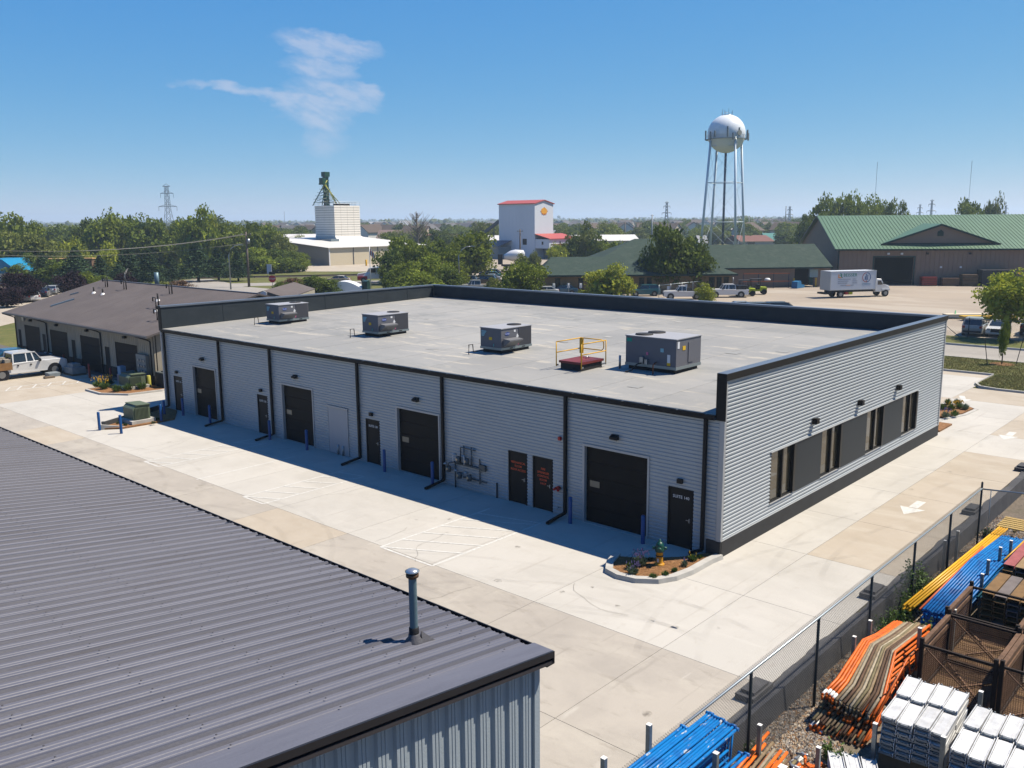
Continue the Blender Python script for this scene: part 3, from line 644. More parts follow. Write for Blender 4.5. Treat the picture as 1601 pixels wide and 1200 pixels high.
g = MB(); g.box(X0 + .02, X0 + .04, Y0 - .05, Y1, Z0 - .15, Z0 + .035); g.box(X0 - .14, X0 + .02, Y0 - .05, Y1, Z0 - .15, Z0 - .13); g.box(X0 - .14, X0 - .12, Y0 + .2, Y1, Z0 - .15, Z0 - .02)
for kk in range(26): g.box(X0 - .12, X0 + .02, Y0 + .6 + kk * 1.2, Y0 + .63 + kk * 1.2, Z0 + .012, Z0 + .024)
g.build('gutter', dm, NB)
rk = MB()
def rakebar(ya, yb, dz0, dz1): rk.solid([(X0 + .04, ya, rz_(X0 + .04) + dz0), (RX, ya, rz_(RX) + dz0), (RX, ya, rz_(RX) + dz1), (X0 + .04, ya, rz_(X0 + .04) + dz1)], (0, yb - ya, 0))
rakebar(Y0 - .02, Y0 + .36, .041, .055); rk.build('rake_trim', roof_metal, NB)
rk = MB(); rakebar(Y0 - .05, Y0 - .02, -.05, .052); rk.build('rake_fascia', dm, NB); rk = MB(); rakebar(Y0 - .03, Y0 + .04, -.16, -.10); rk.build('lower_fascia', mat('near_trim_lower', (.055, .052, .06), .4, .2), NB)
rk = MB(); rk.solid([(X0 + .02, Y0 + .04, rz_(X0) - .20), (RX, Y0 + .04, rz_(RX) - .20), (RX, Y0 + .04, rz_(RX) - .155), (X0 + .02, Y0 + .04, rz_(X0) - .155)], (0, .14, 0)); rk.build('soffit', dm, NB)
# screw heads in rows over the purlins
sc_ = MB(); y = Y0 + .28
while y < 6:
    for kk in range(3):
        for xx in range(9):
            X = X0 - .5 - xx * 1.5; Yc = y + kk * .3048 + .2; Z = rz_(X) + .041; sc_.add([(X - .012, Yc - .012, Z), (X + .012, Yc - .012, Z), (X + .012, Yc + .012, Z), (X - .012, Yc + .012, Z), (X, Yc, Z + .012)], [(0, 1, 4), (1, 2, 4), (2, 3, 4), (3, 0, 4)])
    y += .9144
tag(sc_.build('roof_screws', mat('screw_head', (.06, .06, .07), .8), NB), kind='stuff')
# gable wall: sheets with vertical ribs standing towards -y ; far part is off frame
WXE = X0 - .10; WY = Y0 + .17
def wsheet(x1, w_):
    q = MB(); pts = []
    for kk in range(3):
        b0 = x1 - kk * .3048
        pts += [(b0, 0), (b0 - .075, 0), (b0 - .09, -.045), (b0 - .26, -.045), (b0 - .285, 0)]
        # small flutes on the proud part
        pts[-2:-2] = [(b0 - .135, -.045), (b0 - .142, -.034), (b0 - .154, -.045), (b0 - .195, -.045), (b0 - .202, -.034), (b0 - .214, -.045)]
    pts.append((x1 - .9144, 0)); n = len(pts)
    q.v = [(x, WY + d, 0) for x, d in pts] + [(x, WY + d, rz_(x) - .20) for x, d in pts]
    q.f = [(i + 1, i, n + i, n + i + 1) for i in range(n - 1)]; q.m = [0] * (n - 1); q.s = [False] * (n - 1)
    q.f = [f[::-1] for f in q.f]
    return q
x = WXE - .12
for kk in range(16): wsheet(x, .9144).build('wall_panel', nwall, NB); x -= .9144
q = MB().box(WXE - .12, WXE, WY - .045, WY, 0, rz_(WXE) - .2).box(WXE - .02, WXE, WY, WY + .15, 0, rz_(WXE) - .2); q.build('corner_trim', nwall, NB)
q = MB().box(WXE - .06, WXE - .04, WY + .15, Y1 - .5, 0, Z0 - .1); q.solid([(WXE - .06, WY + .03, 0), (RX, WY + .03, 0), (RX, WY + .03, rz_(RX) - .22), (WXE - .06, WY + .03, rz_(WXE) - .22)], (0, .02, 0)); q.box(RX, RX + .1, WY + .05, Y1 - .5, 0, rz_(RX) - .22); q.box(RX, WXE - .06, Y1 - .5, Y1 - .4, 0, Z0 - .1); q.build('wall_liner', nwall, NB)
# flue pipe
px, py = -17.86, -4.62; pz = rz_(px) + .01
VP = put('vent_pipe', MB().tube([(px, py, pz + .0), (px, py, pz + 1.02)], .062, 18, cap=False).mesh('v', mat('blue_grey_pipe', (.15, .24, .29), .45, .3, var=.2, vs=5)), NB)
VP.location = tuple(-Vector((-17, -6, 0)) * 1.0)
WM[VP.name] = Matrix.Identity(4)
MB().lathe([(.075, 0), (.078, .02), (.075, .22), (.066, .23)], (px, py, pz), 18).build('pipe_boot', mat('black_rubber', (.012, .012, .014), .6), VP)
MB().lathe([(.14, -.03), (.135, .02), (.09, .07), (.085, .12), (.075, .13)], (px, py, pz), 18).build('flashing', mat('flash_grey', (.11, .11, .125), .6, .2, bump=.3), VP)
MB().solid([(px + .1, py - .10, pz + .03), (px + .27, py - .03, pz - .01), (px + .12, py + .10, pz + .03), ], (0, 0, .001)).build('flashing_flap', dm, VP) if False else None
q = MB(); q.add([(px + .06, py - .12, pz - .02), (px + .30, py - .16, pz - .05), (px + .20, py + .10, pz - .03), (px + .10, py - .05, pz + .15)], [(0, 1, 3), (1, 2, 3), (2, 0, 3), (0, 2, 1)]); q.build('cricket', mat('flash_grey', (.11, .11, .125)), VP)
MB().lathe([(.055, 1.0), (.095, 1.03), (.098, 1.07), (.08, 1.085), (.06, 1.07)], (px, py, pz), 20).build('cap_collar', mat('rust_collar', (.16, .09, .05), .6, .4, var=.4, vs=20), VP)
MB().lathe([(.02, 1.08), (.105, 1.105), (.11, 1.12), (.06, 1.15), (.0, 1.16)], (px, py, pz), 22).build('rain_cap', mat('bright_galv', (.62, .64, .66), .28, .8), VP)
for a in (0, 2.1, 4.2): MB().bar((px + .07 * math.cos(a), py + .07 * math.sin(a), pz + 1.05), (px + .07 * math.cos(a), py + .07 * math.sin(a), pz + 1.12), .012, .004).build('cap_strap', galv, VP)

# ------------------------------------------------------------------ brown-roofed neighbour
NX, NY0, NY1, NE = 3.0, 46.2, 72.3, 3.78; RXD = 11.3
N_ = thing('brown_roofed_building', (NX, NY0, 0), 'low tan building with wide brown shingle roof and four dark overhead doors', 'building')
tanw = mat('tan_siding', (.37, .34, .275), .6, var=.08, vs=1)
shingle = layered('brown_shingles', ((.115, .100, .098), [((.145, .126, .122), .3, .45, .6, .6, I3), ((.09, .075, .07), 1.2, .5, .66, .5, (.3, 2, 1))]), rough=.9, fine=(30, .16), bump=.3)
ND = [(48.7, 52.35), (54.95, 58.55), (60.95, 64.55), (66.7, 70.2)]
q = MB(); hol = ND + [(53.3, 54.15), (59.5, 60.3), (65.5, 66.3), (71.0, 71.7)]
def wallrib(q, y0, y1, z0, z1):
    y = y0
    while y < y1 - .02:
        w_ = min(.30, y1 - y); q.quad((NX, y, z0), (NX, y + w_ * .55, z0), (NX, y + w_ * .55, z1), (NX, y, z1)); 
        q.quad((NX, y + w_ * .55, z0), (NX - .035, y + w_ * .65, z0), (NX - .035, y + w_ * .65, z1), (NX, y + w_ * .55, z1)); q.quad((NX - .035, y + w_ * .65, z0), (NX - .035, y + w_ * .9, z0), (NX - .035, y + w_ * .9, z1), (NX - .035, y + w_ * .65, z1)); q.quad((NX - .035, y + w_ * .9, z0), (NX, y + w_, z0), (NX, y + w_, z1), (NX - .035, y + w_ * .9, z1)); y += w_
cuts = sorted([(a, b_, 2.72) for a, b_ in ND] + [(a, b_, 2.2) for a, b_ in hol[4:]]); y = NY0
for a, b_, h in cuts:
    wallrib(q, y, a, .75, NE - .1); wallrib(q, a, b_, h, NE - .1); y = b_
wallrib(q, y, NY1, .75, NE - .1); q.build('wall', tanw, N_)
y = NY0; wains = mat('dark_wainscot', (.05, .042, .04), .9, var=.4, vs=4)
for a, b_, h in cuts + [(NY1, 0, 0)]: MB().box(NX - .05, NX + .1, y, a, 0, .76).build('stone_base', wains, N_); y = b_
q = MB().box(NX + .12, NX + .2, NY0, NY1, 0, NE - .1); q.build('wall_core', dark_metal, N_)
for a, b_ in ND:
    D = put('overhead_door', MB().box(NX + .06, NX + .1, a, b_, 0, 2.72).mesh('d', dark_metal), N_); D.location = (-NX, -NY0, 0); WM[D.name] = Matrix.Identity(4)
    for s_ in range(4): MB().box(NX + .03, NX + .058, a + .02, b_ - .02, .02 + s_ * .67, .02 + s_ * .67 + .655).build('door_section', mat('brown_door', (.026, .022, .021), .6, spec=.08), D)
for a, b_ in hol[4:]:
    MB().box(NX + .05, NX + .1, a, b_, 0, 2.2).build('door', mat('brown_door2', (.035, .031, .029), .6, spec=.08), N_)
q = MB(); q.solid([(NX, NY0, 0), (2 * RXD - NX, NY0, 0), (2 * RXD - NX, NY0, NE), (RXD, NY0, 5.85), (NX, NY0, NE)], (0, .1, 0)); q.build('gable_wall', tanw, N_)
q = MB(); q.solid([(NX, NY1 - .1, 0), (2 * RXD - NX, NY1 - .1, 0), (2 * RXD - NX, NY1 - .1, NE), (RXD, NY1 - .1, 5.85), (NX, NY1 - .1, NE)], (0, .1, 0)); q.build('gable_wall', tanw, N_)
for yy in (50.4, 51.3, 52.2): pass
q = MB()
for s_ in (-1, 1):
    xe = RXD + s_ * (RXD - 2.3); q.solid([(xe, NY0 - .6, 3.71), (RXD, NY0 - .6, 6.09), (RXD, NY0 - .6, 5.97), (xe, NY0 - .6, 3.57)], (0, NY1 - NY0 + 1.2, 0))
q.build('roof', shingle, N_)
MB().box(RXD - .12, RXD + .12, NY0 - .6, NY1 + .6, 6.07, 6.13).build('ridge_cap', mat('ridge_bluegrey', (.10, .11, .14), .6), N_)
MB().box(2.18, 2.3, NY0 - .62, NY1 + .62, 3.56, 3.69).build('gutter', mat('brown_gutter', (.12, .12, .125), .5, .2), N_)
for y, l in ((NY1 - .3, 0), (65.0, 0), (54.6, 0), (46.5, 0)):
    q = MB().tube([(2.24, y + .9, 3.57), (2.85, y + .3, 3.3), (2.90, y, 3.2), (2.90, y, .1)], .05, 6); q.build('downspout', dark_metal, N_)
for y in (68.4, 62.8, 56.9, 50.4):
    q = MB().box(NX - .25, NX - .02, y - .15, y + .15, 3.12, 3.3); q.build('wall_light', dark_metal, N_)
MB().box(NX - .2, NX, 69.7, 70.1, 3.1, 3.4).build('junction_box', galv, N_)
def nroof(u, v):   # point on the front roof slope under a pixel
    d = ray(u, v); s_ = 2.38 / 9.0; t = (3.71 + s_ * (CAMP.x - 2.3) - CAMP.z) / (d.z - s_ * d.x); return CAMP + d * t
for u, v, h in ((147, 458, .55), (161, 460, .5), (247, 470, .6), (245, 486, .5)):
    p = nroof(u, v); V_ = MB().tube([p - Vector((0, 0, .1)), p + Vector((0, 0, h))], .07, 8).build('vent_pipe', dark_metal, N_); MB().lathe([(.22, -.06), (.12, .12), (.09, .14)], p, 10).build('flashing', white_paint, V_)
for u, v in ((165, 448), (194, 452), (265, 459), (244, 480), (246, 500)):
    p = nroof(u, v); MB().tube([p, p + Vector((0, 0, .75)), p + Vector((0, .45, .75)), p + Vector((0, .45, .45))], .05, 6).build('pipe_loop', dark_metal, N_)
    MB().tube([p + Vector((0, -.45, 0)), p + Vector((0, -.45, .95))], .05, 6).build('vent_pipe', dark_metal, N_)
a, b_ = nroof(80, 479), nroof(116, 468); MB().bar(a, b_, .25, .22).build('skylight_curb', mat('blue_skylight', (.09, .13, .18), .4), N_)
a, b_ = nroof(110, 461), nroof(123, 457.5); MB().bar(a, b_, .2, .2).build('skylight_curb', MATS['blue_skylight'], N_)
MB().tube([(RXD + .5, 62.8, 5.8), (RXD + .5, 62.8, 7.1)], .2, 12).build('flue', mat('blue_grey_pipe', (.15, .24, .29)), N_)
q = MB().lathe([(0, 0), (.3, .04), (.55, .14)], (0, 0, 0), 18); q.xf(Matrix.Translation((RXD + .3, 68.6, 6.9)) @ Matrix.Rotation(R(115), 4, (0.4, .8, 0)));
DS = thing('satellite_dish', (RXD + .3, 68.6, 5.9), 'white satellite dish standing on the ridge of the brown roof', 'satellite dish'); q.f += [f[::-1] for f in q.f]; q.m *= 2; q.s *= 2; q.build('dish', white_paint, DS)
MB().tube([(RXD + .3, 68.6, 6.0), (RXD + .3, 68.6, 6.9)], .04, 6).build('mast', galv, DS)
# second gabled roof behind the parapet
G2 = thing('small_gabled_building', (31, 70, 0), 'small dark gabled roof peeking over the parapet, white pentagon cap on its gable', 'building')
pk = at(412, 454, 84); p0 = at(375, 466, 84); p1 = at(450, 466, 84)
q = MB().solid([p0, p1, pk], FH * 12); q.v = [tuple(v) for v in q.v]; q.build('roof', shingle, G2)
z_ = p0.z - .1; a, b_ = p0 + FH * .7, p1 + FH * .7
q = MB(); q.solid([(a.x, a.y, 0), (b_.x, b_.y, 0), (b_.x, b_.y, z_), (a.x, a.y, z_)], FH * 11); q.build('wall', tanw, G2)
q = MB().solid([at(407, 461, 83.9), at(417, 461, 83.9), at(417, 457, 83.9), at(412, 454.5, 83.9), at(407, 457, 83.9)], FH * .3); q.build('gable_cap', white_paint, G2)
# ------------------------------------------------------------------ rooftop units and hatch
unit_l = mat('unit_paint', (.145, .150, .175), .5, 0, var=.05, spec=.2); unit_d = mat('unit_side', (.17, .175, .19), .5, 0, spec=.2); unit_top = mat('unit_top', (.36, .365, .39), .5, 0)
rail_m = mat('unit_base_rail', (.30, .36, .38), .4, .6); blk = mat('curb_black', (.02, .02, .022), .7)
logo_b = mat('logo_blue', (.01, .06, .35), .4); yel = mat('sticker_yellow', (.75, .48, .02), .5); wht = mat('sticker_white', (.75, .77, .8), .5); grn = mat('sticker_green', (.0, .28, .22), .5); pnk = mat('sticker_pink', (.6, .15, .3), .5)
def rtu(x, y, label):
    z = roofz(x + 1) ; L_, W_, H_ = 2.25, 1.42, 1.18
    # footprint: long side along x (facing -y), end facing -x
    T = thing('rooftop_unit', (x, y, z), label, 'rooftop unit', 'air conditioning units on the flat roof')
    MB().box(.12, L_ - .12, .1, W_ - .1, -.05, .16).build('curb', blk, T, world=False)
    MB().box(0, L_, 0, W_, .16, .27).build('base_rail', rail_m, T, world=False)
    Bd = MB().box(0.02, L_ - .02, .02, W_ - .02, .27, H_).build('cabinet', unit_l, T, world=False)
    MB().box(-.01, L_ + .01, -.01, W_ + .01, H_, H_ + .035).build('top_panel', unit_top, T, world=False)
    for cx in (1.72,): MB().lathe([(.36, .0), (.36, .04), (.30, .05), (.10, .045), (0, .05)], (cx, W_ / 2, H_ + .03), 24).build('fan_guard', blk, T, world=False)
    f = MB()
    for k in range(13): f.box(1.28 + k * .073, 1.28 + k * .073 + .03, -.008, .02, .30, H_ - .03)
    f.build('coil_grille', mat('grille', (.16, .16, .175), .5, .3), T, world=False)
    h = MB().solid([(.12, -.02, .32), (.12, -.45, .62), (.12, -.45, .68), (.12, -.02, .72)], (.95, 0, 0)); h.build('intake_hood', mat('hood', (.16, .165, .18), .5, 0), T, world=False)
    o_ = MB().tube([(0, 0, 0), (0, .004, 0)], .001, 24); lg = MB(); n = 24
    lg.add([(.45 + .17 * math.cos(2 * math.pi * k / n), .012, .93 + .075 * math.sin(2 * math.pi * k / n)) for k in range(n)], [tuple(range(n))]); lg.v = [(a, .006, c) for a, b_, c in lg.v]; lg.f = [tuple(f_) for f_ in lg.f]
    lgo = lg.build('logo', logo_b, T, world=False)
    text('logo_lettering', 'Carrier', .10, wht, T, (x + .45, y + .004, z + .93), (1, 0, 0), (0, 0, 1), .0008)
    s_ = MB().box(.92, 1.05, .008, .018, .98, 1.08); s_.box(1.13, 1.22, .006, .018, .66, .86); s_.box(1.09, 1.26, .005, .0178, .72, .78); s_.build('data_sticker', wht, T, world=False)
    MB().box(1.22, 1.27, .004, .018, .33, .5).build('pink_sticker', pnk, T, world=False)
    MB().box(.006, .018, .62, .82, .62, .76).build('warning_sticker', yel, T, world=False)
    s_ = MB()
    for k in range(4): s_.box(.006, .0185, 1.0 + k * .05, 1.32, 1.0 - .07 * k, 1.05 - .07 * k)
    s_.build('label_strip', mat('sticker_cyan', (.25, .5, .6), .5), T, world=False)
    MB().tube([(-.01, .45, .45), (-.06, .45, .45), (-.06, .45, .33)], .015, 6).build('valve', mat('valve_cyan', (.1, .5, .5), .4), T, world=False)
    f = MB().tube([(0.02, 1.1, .1), (-.75, 1.15, .08), (-.78, 1.16, .45), (-1.0, 1.2, .45), (-1.02, 1.2, -.02)], .028, 6); f.build('gas_pipe', blk, T, world=False)
    for xx in (.6, 1.5): MB().box(xx, xx + .22, -.006, .02, .19, .24).build('lifting_slot', blk, T, world=False)
    return T
rtu(5.35, 34.0, 'grey rooftop unit farthest from the yellow railing, leftmost of the four')
rtu(5.25, 24.2, 'grey rooftop unit second from the left, between two like it')
rtu(4.95, 14.65, 'grey rooftop unit nearest the yellow-railed hatch on its left side')
# larger unit, turned the other way
z = roofz(6)
T = thing('rooftop_unit', (5.3, 5.15, z), 'largest rooftop unit, its broad dark side with green label, right of the hatch', 'rooftop unit', 'air conditioning units on the flat roof')
L_, W_, H_ = 2.0, 2.55, 1.42
MB().box(.12, L_ - .1, .12, W_ - .12, -.05, .16).build('curb', blk, T, world=False)
MB().box(0, L_, 0, W_, .16, .28).build('base_rail', rail_m, T, world=False)
MB().box(.02, L_ - .02, .02, W_ - .02, .28, H_).build('cabinet', unit_l, T, world=False)
MB().box(-.01, L_ + .01, -.01, W_ + .01, H_, H_ + .035).build('top_panel', unit_top, T, world=False)
for cx, cy in ((.55, 1.95), (1.45, 1.9)): MB().lathe([(.38, .0), (.38, .05), (.30, .06), (.10, .055), (0, .06)], (cx, cy, H_ + .03), 24).build('fan_guard', blk, T, world=False)
MB().solid([(L_, .5, .45), (L_ + .55, .5, 1.0), (L_ + .55, .5, 1.05), (L_, .5, 1.08)], (0, 1.3, 0)).build('intake_hood', MATS['hood'], T, world=False)
MB().box(.008, .018, 2.22, 2.48, 1.18, 1.34).build('green_label', grn, T, world=False)
MB().box(.006, .018, .62, .78, .86, 1.02).build('data_sticker', MATS['sticker_cyan'], T, world=False)
MB().box(.004, .0178, .3, .44, .42, .78).build('instruction_sticker', wht, T, world=False); MB().box(.002, .0176, .29, .45, .32, .44).build('warning_sticker', yel, T, world=False)
MB().box(.003, .0179, 1.38, 1.48, .68, .8).build('pink_sticker', pnk, T, world=False)
MB().box(-.14, .02, 1.55, 1.72, .32, .58).box(-.12, .02, 1.35, 1.48, .30, .5).build('disconnect_box', galv, T, world=False)
MB().box(.5, .72, .004, .018, .95, 1.12).build('warning_sticker', yel, T, world=False); MB().box(.1, .25, .006, .018, 1.05, 1.33).build('data_sticker', wht, T, world=False)
MB().box(.95, 1.35, -.006, .018, .4, 1.25).build('access_panel', unit_l, T, world=False)
MB().tube([(.0, 1.6, .35), (-.35, 1.7, .3), (-.5, 1.85, .05), (-.9, 1.9, .03)], .03, 6).build('flex_conduit', blk, T, world=False)
MB().tube([(.05, 1.0, .4), (-.5, .75, .42), (-.62, .72, .4), (-.62, .72, .0)], .03, 6).build('gas_pipe', mat('rusty_pipe', (.14, .06, .03), .7, .3), T, world=False)
MB().tube([(-.1, 2.75, -.02), (-.1, 2.75, .55)], .05, 10).build('vent_stub', galv, T, world=False)
# roof hatch and yellow safety rail
yrail = mat('safety_yellow', (.72, .40, .015), .4); hx, hy = 3.55, 8.75; z = roofz(4.3)
HT = thing('roof_hatch', (hx, hy, z), 'dark red roof hatch inside the yellow railing', 'roof hatch')
MB().box(.0, 1.5, .0, 1.1, -.03, .28).build('hatch_curb', blk, HT, world=False); MB().box(-.06, 1.56, -.06, 1.16, .28, .38).build('hatch_lid', mat('oxide_red', (.18, .03, .03), .5), HT, world=False)
MB().tube([(1.0, .5, .38), (1.0, .5, .46), (1.2, .5, .46), (1.2, .5, .38)], .015, 6).build('handle', galv, HT, world=False)
YR = thing('safety_railing', (hx, hy, z), 'yellow safety railing standing around the red roof hatch', 'railing')
C4 = [(-.12, 1.25), (-.12, -.12), (1.62, -.12), (1.62, 1.25)]
for i, (a, b_) in enumerate(C4): MB().tube([(a, b_, .12), (a, b_, 1.18)], .024, 8).build('post', yrail, YR, world=False)
for z1 in (1.18, .72):
    for i, j in ((0, 3), (1, 2)):
        p, q_ = C4[i], C4[j]; MB().tube([(*p, z1), (*q_, z1)], .024, 8).build('rail', yrail, YR, world=False)
MB().tube([(1.62, 1.25, 1.18), (1.62, .1, 1.18), (1.62, 0, 1.08), (1.62, 0, .82), (1.62, .1, .72), (1.62, 1.25, .72)], .024, 8).build('gate', yrail, YR, world=False)
MB().box(1.55, 1.62, 1.1, 1.28, .5, 1.2).build('gate_latch_plate', yrail, YR, world=False)
for a, b_ in C4: MB().box(min(a, .6 if a < 1 else 1.3), max(a, .0 if a < 1 else 1.6), b_ - .03, b_ + .03, .14, .2).build('bracket', galv, YR, world=False)

# ------------------------------------------------------------------ things around the grey building
def bollard(x, y, label, h=1.05, m=blue_paint, group='blue steel bollards', r=.075):
    o = MB().lathe([(r, 0), (r, h - .03), (r * .8, h), (0, h + .01)], (0, 0, 0), 14).mesh('bollard', m); b_ = put('bollard', o, None, (x, y, 0)); tag(b_, label, 'bollard', group); return b_
bollard(-.55, 6.05, 'blue bollard left of the overhead door nearest the hydrant')
bollard(-.55, 2.75, 'blue bollard between that overhead door and SUITE 140')
bollard(-.55, 17.0, 'blue bollard between SUITE 130 and its overhead door')
bollard(-.55, 13.75, 'blue bollard left of the gas meters, by a downspout')
bollard(-.55, 26.45, 'blue bollard between SUITE 120 and its overhead door')
bollard(-.55, 23.1, 'blue bollard beside the flat grey infill panel')
bollard(-.55, 35.75, 'blue bollard between SUITE 110 and its overhead door')
bollard(-.55, 32.6, 'blue bollard right of the overhead door farthest from the hydrant')
bollard(-5.57, 35.7, 'sunlit blue bollard standing farthest left by the transformer bed'); bollard(-5.13, 33.97, 'sunlit blue bollard in front of the green transformer'); bollard(-2.3, 35.0, 'blue bollard in shade right of the green transformer'); bollard(-1.3, 36.6, 'dark blue bollard by the far left building corner', .9)
tgreen = mat('transformer_green', (.12, .155, .10), .55, var=.08); 
def transformer(x, y, rz, label, w_=1.25, d=1.0, h=.85):
    T = thing('transformer', (x, y, 0), label, 'transformer', None, rz)
    q = MB().prism([(-d / 2 - .2, -w_ / 2 - .2), (d / 2 + .2, -w_ / 2 - .2), (d / 2 + .2, w_ / 2 + .2), (-d / 2 - .2, w_ / 2 + .2)], 0, .28); q.build('pad', kerb_m, T, world=False)
    q = MB().solid([(-d / 2, -w_ / 2, .28), (-d / 2, -w_ / 2, .28 + h * .78), (-d * .3, -w_ / 2, .28 + h), (d / 2, -w_ / 2, .28 + h * .95), (d / 2, -w_ / 2, .28)], (0, w_, 0)); q.build('cabinet', tgreen, T, world=False)
    q = MB()
    for k in range(11): q.box(-d / 2 + .1 + k * .075, -d / 2 + .13 + k * .075, -w_ / 2 - .07, -w_ / 2, .34, .24 + h * .85)
    q.build('cooling_fins', tgreen, T, world=False)
    q = MB().solid([(-d * .33, -w_ / 2 - .05, .285 + h), (d / 2 + .03, -w_ / 2 - .05, .285 + h * .95), (d / 2 + .03, -w_ / 2 - .05, .32 + h * .95), (-d * .33, -w_ / 2 - .05, .32 + h)], (0, w_ + .1, 0)); q.build('lid', tgreen, T, world=False)
    return T
transformer(-3.25, 36.0, 0, 'green transformer on a concrete pad between blue bollards')
# fire hydrant
hx, hy = -2.03, 1.10
H = thing('fire_hydrant', (hx, hy, .09), 'yellow fire hydrant with dark green bonnet in the mulch island', 'fire hydrant')
yh = mat('hydrant_yellow', (.62, .30, .02), .45, var=.12, vs=12); gh = mat('hydrant_green', (.008, .075, .055), .4, var=.2, vs=12)
MB().lathe([(.17, 0), (.17, .04), (.12, .06), (.115, .07), (.115, .46), (.125, .47)], (0, 0, 0), 18).build('barrel', yh, H, world=False)
MB().lathe([(.125, .30), (.13, .31), (.13, .33), (.125, .34)], (0, 0, 0), 18).build('band', blk, H, world=False)
MB().lathe([(.15, .46), (.16, .50), (.15, .56), (.135, .62), (.14, .66), (.12, .73), (.07, .79), (.04, .80), (.035, .88), (0, .89)], (0, 0, 0), 18).build('bonnet', gh, H, world=False)
q = MB().tube([(-.10, -.06, .58), (-.23, -.13, .58)], .075, 10); q.build('pumper_nozzle', gh, H, world=False)
for s_ in (1, -1): MB().tube([(.06 * s_, -.1 * s_, .58), (.13 * s_, -.2 * s_, .58)], .05, 10).build('hose_nozzle', gh, H, world=False)
MB().box(-.13, -.11, -.04, .01, .12, .24).build('tag_plate', wht, H, world=False)
MB().tube([(-.2, .1, .55), (-.25, .4, .45), (-.3, .75, .4), (-.32, .95, .02)], .008, 5).build('chain', blk, H, world=False)
# gas meter set on the wall
GM = thing('gas_meters', (-.2, 12, 0), 'cluster of grey gas meters and pipes on the shaded wall', 'gas meters')
gmm = mat('meter_grey', (.13, .15, .16), .45, .4, var=.2, vs=8)
q = MB(); q.tube([(-.12, 12.75, 0), (-.12, 12.75, 1.15)], .035, 8); q.tube([(-.12, 12.75, 1.1), (-.12, 11.2, 1.1)], .04, 8); q.tube([(-.12, 12.4, 1.1), (-.12, 12.4, 1.85), (-.12, 11.5, 1.85)], .03, 8); q.tube([(-.12, 12.2, 1.1), (-.12, 12.2, 1.95)], .03, 8); q.tube([(-.12, 11.75, 1.1), (-.12, 11.75, 1.95)], .03, 8)
q.tube([(-.12, 12.75, 1.15), (-.3, 12.95, 1.1), (-.3, 13.05, .9)], .035, 8); q.box(-.1, -.05, 10.9, 12.6, 1.08, 1.14); q.box(-.1, -.05, 10.9, 12.3, .52, .56); q.box(-.09, -.05, 11.3, 11.34, .4, 1.5); q.build('pipework', gmm, GM)
for y, zz_ in ((12.45, 1.32), (11.95, 1.32), (12.4, .62), (11.8, .62), (13.05, .8)):
    m_ = MB(); m_.lathe([(.0, -.15), (.10, -.13), (.115, 0), (.10, .13), (0, .15)], (-.22, y, zz_), 12); mo = m_.build('meter', gmm, GM); MB().tube([(-.32, y, zz_ + .02), (-.35, y, zz_ + .02)], .05, 10).build('dial', mat('dial_brass', (.6, .5, .35), .35, .5), mo)
    MB().lathe([(0, 0), (.09, .01), (.1, .03), (.05, .07), (.0, .09)], (-.3, y + .12, zz_ + .2), 12).build('regulator', galv, GM)
for y in (12.65, 11.98): MB().tube([(-.34, y, 1.2), (-.34, y, 1.6)], .018, 6).build('vent_tube', white_paint, GM)
MB().box(-.14, -.04, 10.95, 11.3, 1.02, 1.28).build('utility_box', gmm, GM)
# things against the neighbour
transformer(1.6, 46.9, 0, 'green utility cabinet in the flower bed, tan wall behind', 1.5, 1.2, .8)
AC = thing('condenser_unit', (3.2, 44.9, 0), 'dark grey air conditioning condenser beside the yellow bollard', 'air conditioner')
AC.location = (3.35, 45.3, 0); WM[AC.name] = Matrix.Translation((3.35, 45.3, 0))
q = MB().box(-.5, .5, -.6, .6, .08, 1.1); q.build('casing', mat('condenser_dark', (.055, .06, .065), .5, .2), AC, world=False); MB().box(-.56, .56, -.66, .66, 0, .08).build('pad', kerb_m, AC, world=False)
MB().box(-.52, .52, -.62, .62, 1.1, 1.15).build('top_plate', mat('condenser_top', (.12, .14, .14), .5, .2), AC, world=False); MB().lathe([(.36, 0), (.36, .04), (0, .05)], (0, 0, 1.15), 18).build('fan_guard', blk, AC, world=False)
q = MB()
for k in range(12): q.box(-.512, -.5, -.57 + k * .1, -.55 + k * .1, .12, 1.05)
q.build('grille', blk, AC, world=False)
bollard(2.55, 46.4, 'yellow-green bollard between green cabinet and condenser', .85, mat('bollard_yellow', (.45, .42, .08), .5), None, .14)
for i, (u, v) in enumerate(((231, 590), (223, 592))):
    p = og(u, v + 4)
EM = thing('meter_bank', (2.8, 47.3, 0), 'bank of grey electric meters on the tan wall beside the corner downspout', 'electric meters')
q = MB().box(2.68, 2.93, 46.9, 48.4, .6, 2.2); EMb = q.build('cabinet', mat('meter_box', (.22, .26, .28), .5, .3), EM)
for a in (47.15, 47.55, 47.95): 
    for z_ in (1.0, 1.4, 1.8): MB().tube([(2.68, a, z_), (2.61, a, z_)], .09, 10).build('meter', galv, EM)
EB = thing('utility_box', (2.3, 48.5, 0), 'blue-grey utility box low in front of the electric meters', 'utility box'); MB().box(2.1, 2.6, 48.3, 48.85, 0, .9).build('cabinet', mat('blue_cabinet', (.1, .17, .24), .5), EB); MB().box(2.06, 2.64, 48.26, 48.89, .9, .94).build('lid', MATS['blue_cabinet'], EB)
redb = mat('bollard_red', (.22, .02, .02), .5)
bollard(1.45, 53.6, 'red bollard standing in shade by a brown overhead door', 1.1, redb, 'red bollards by the brown doors'); bollard(1.6, 50.3, 'red bollard nearest the flower bed', 1.1, redb, 'red bollards by the brown doors'); bollard(2.2, 60.1, 'red bollard farthest along, behind the wrapped crates', 1.1, redb, 'red bollards by the brown doors')
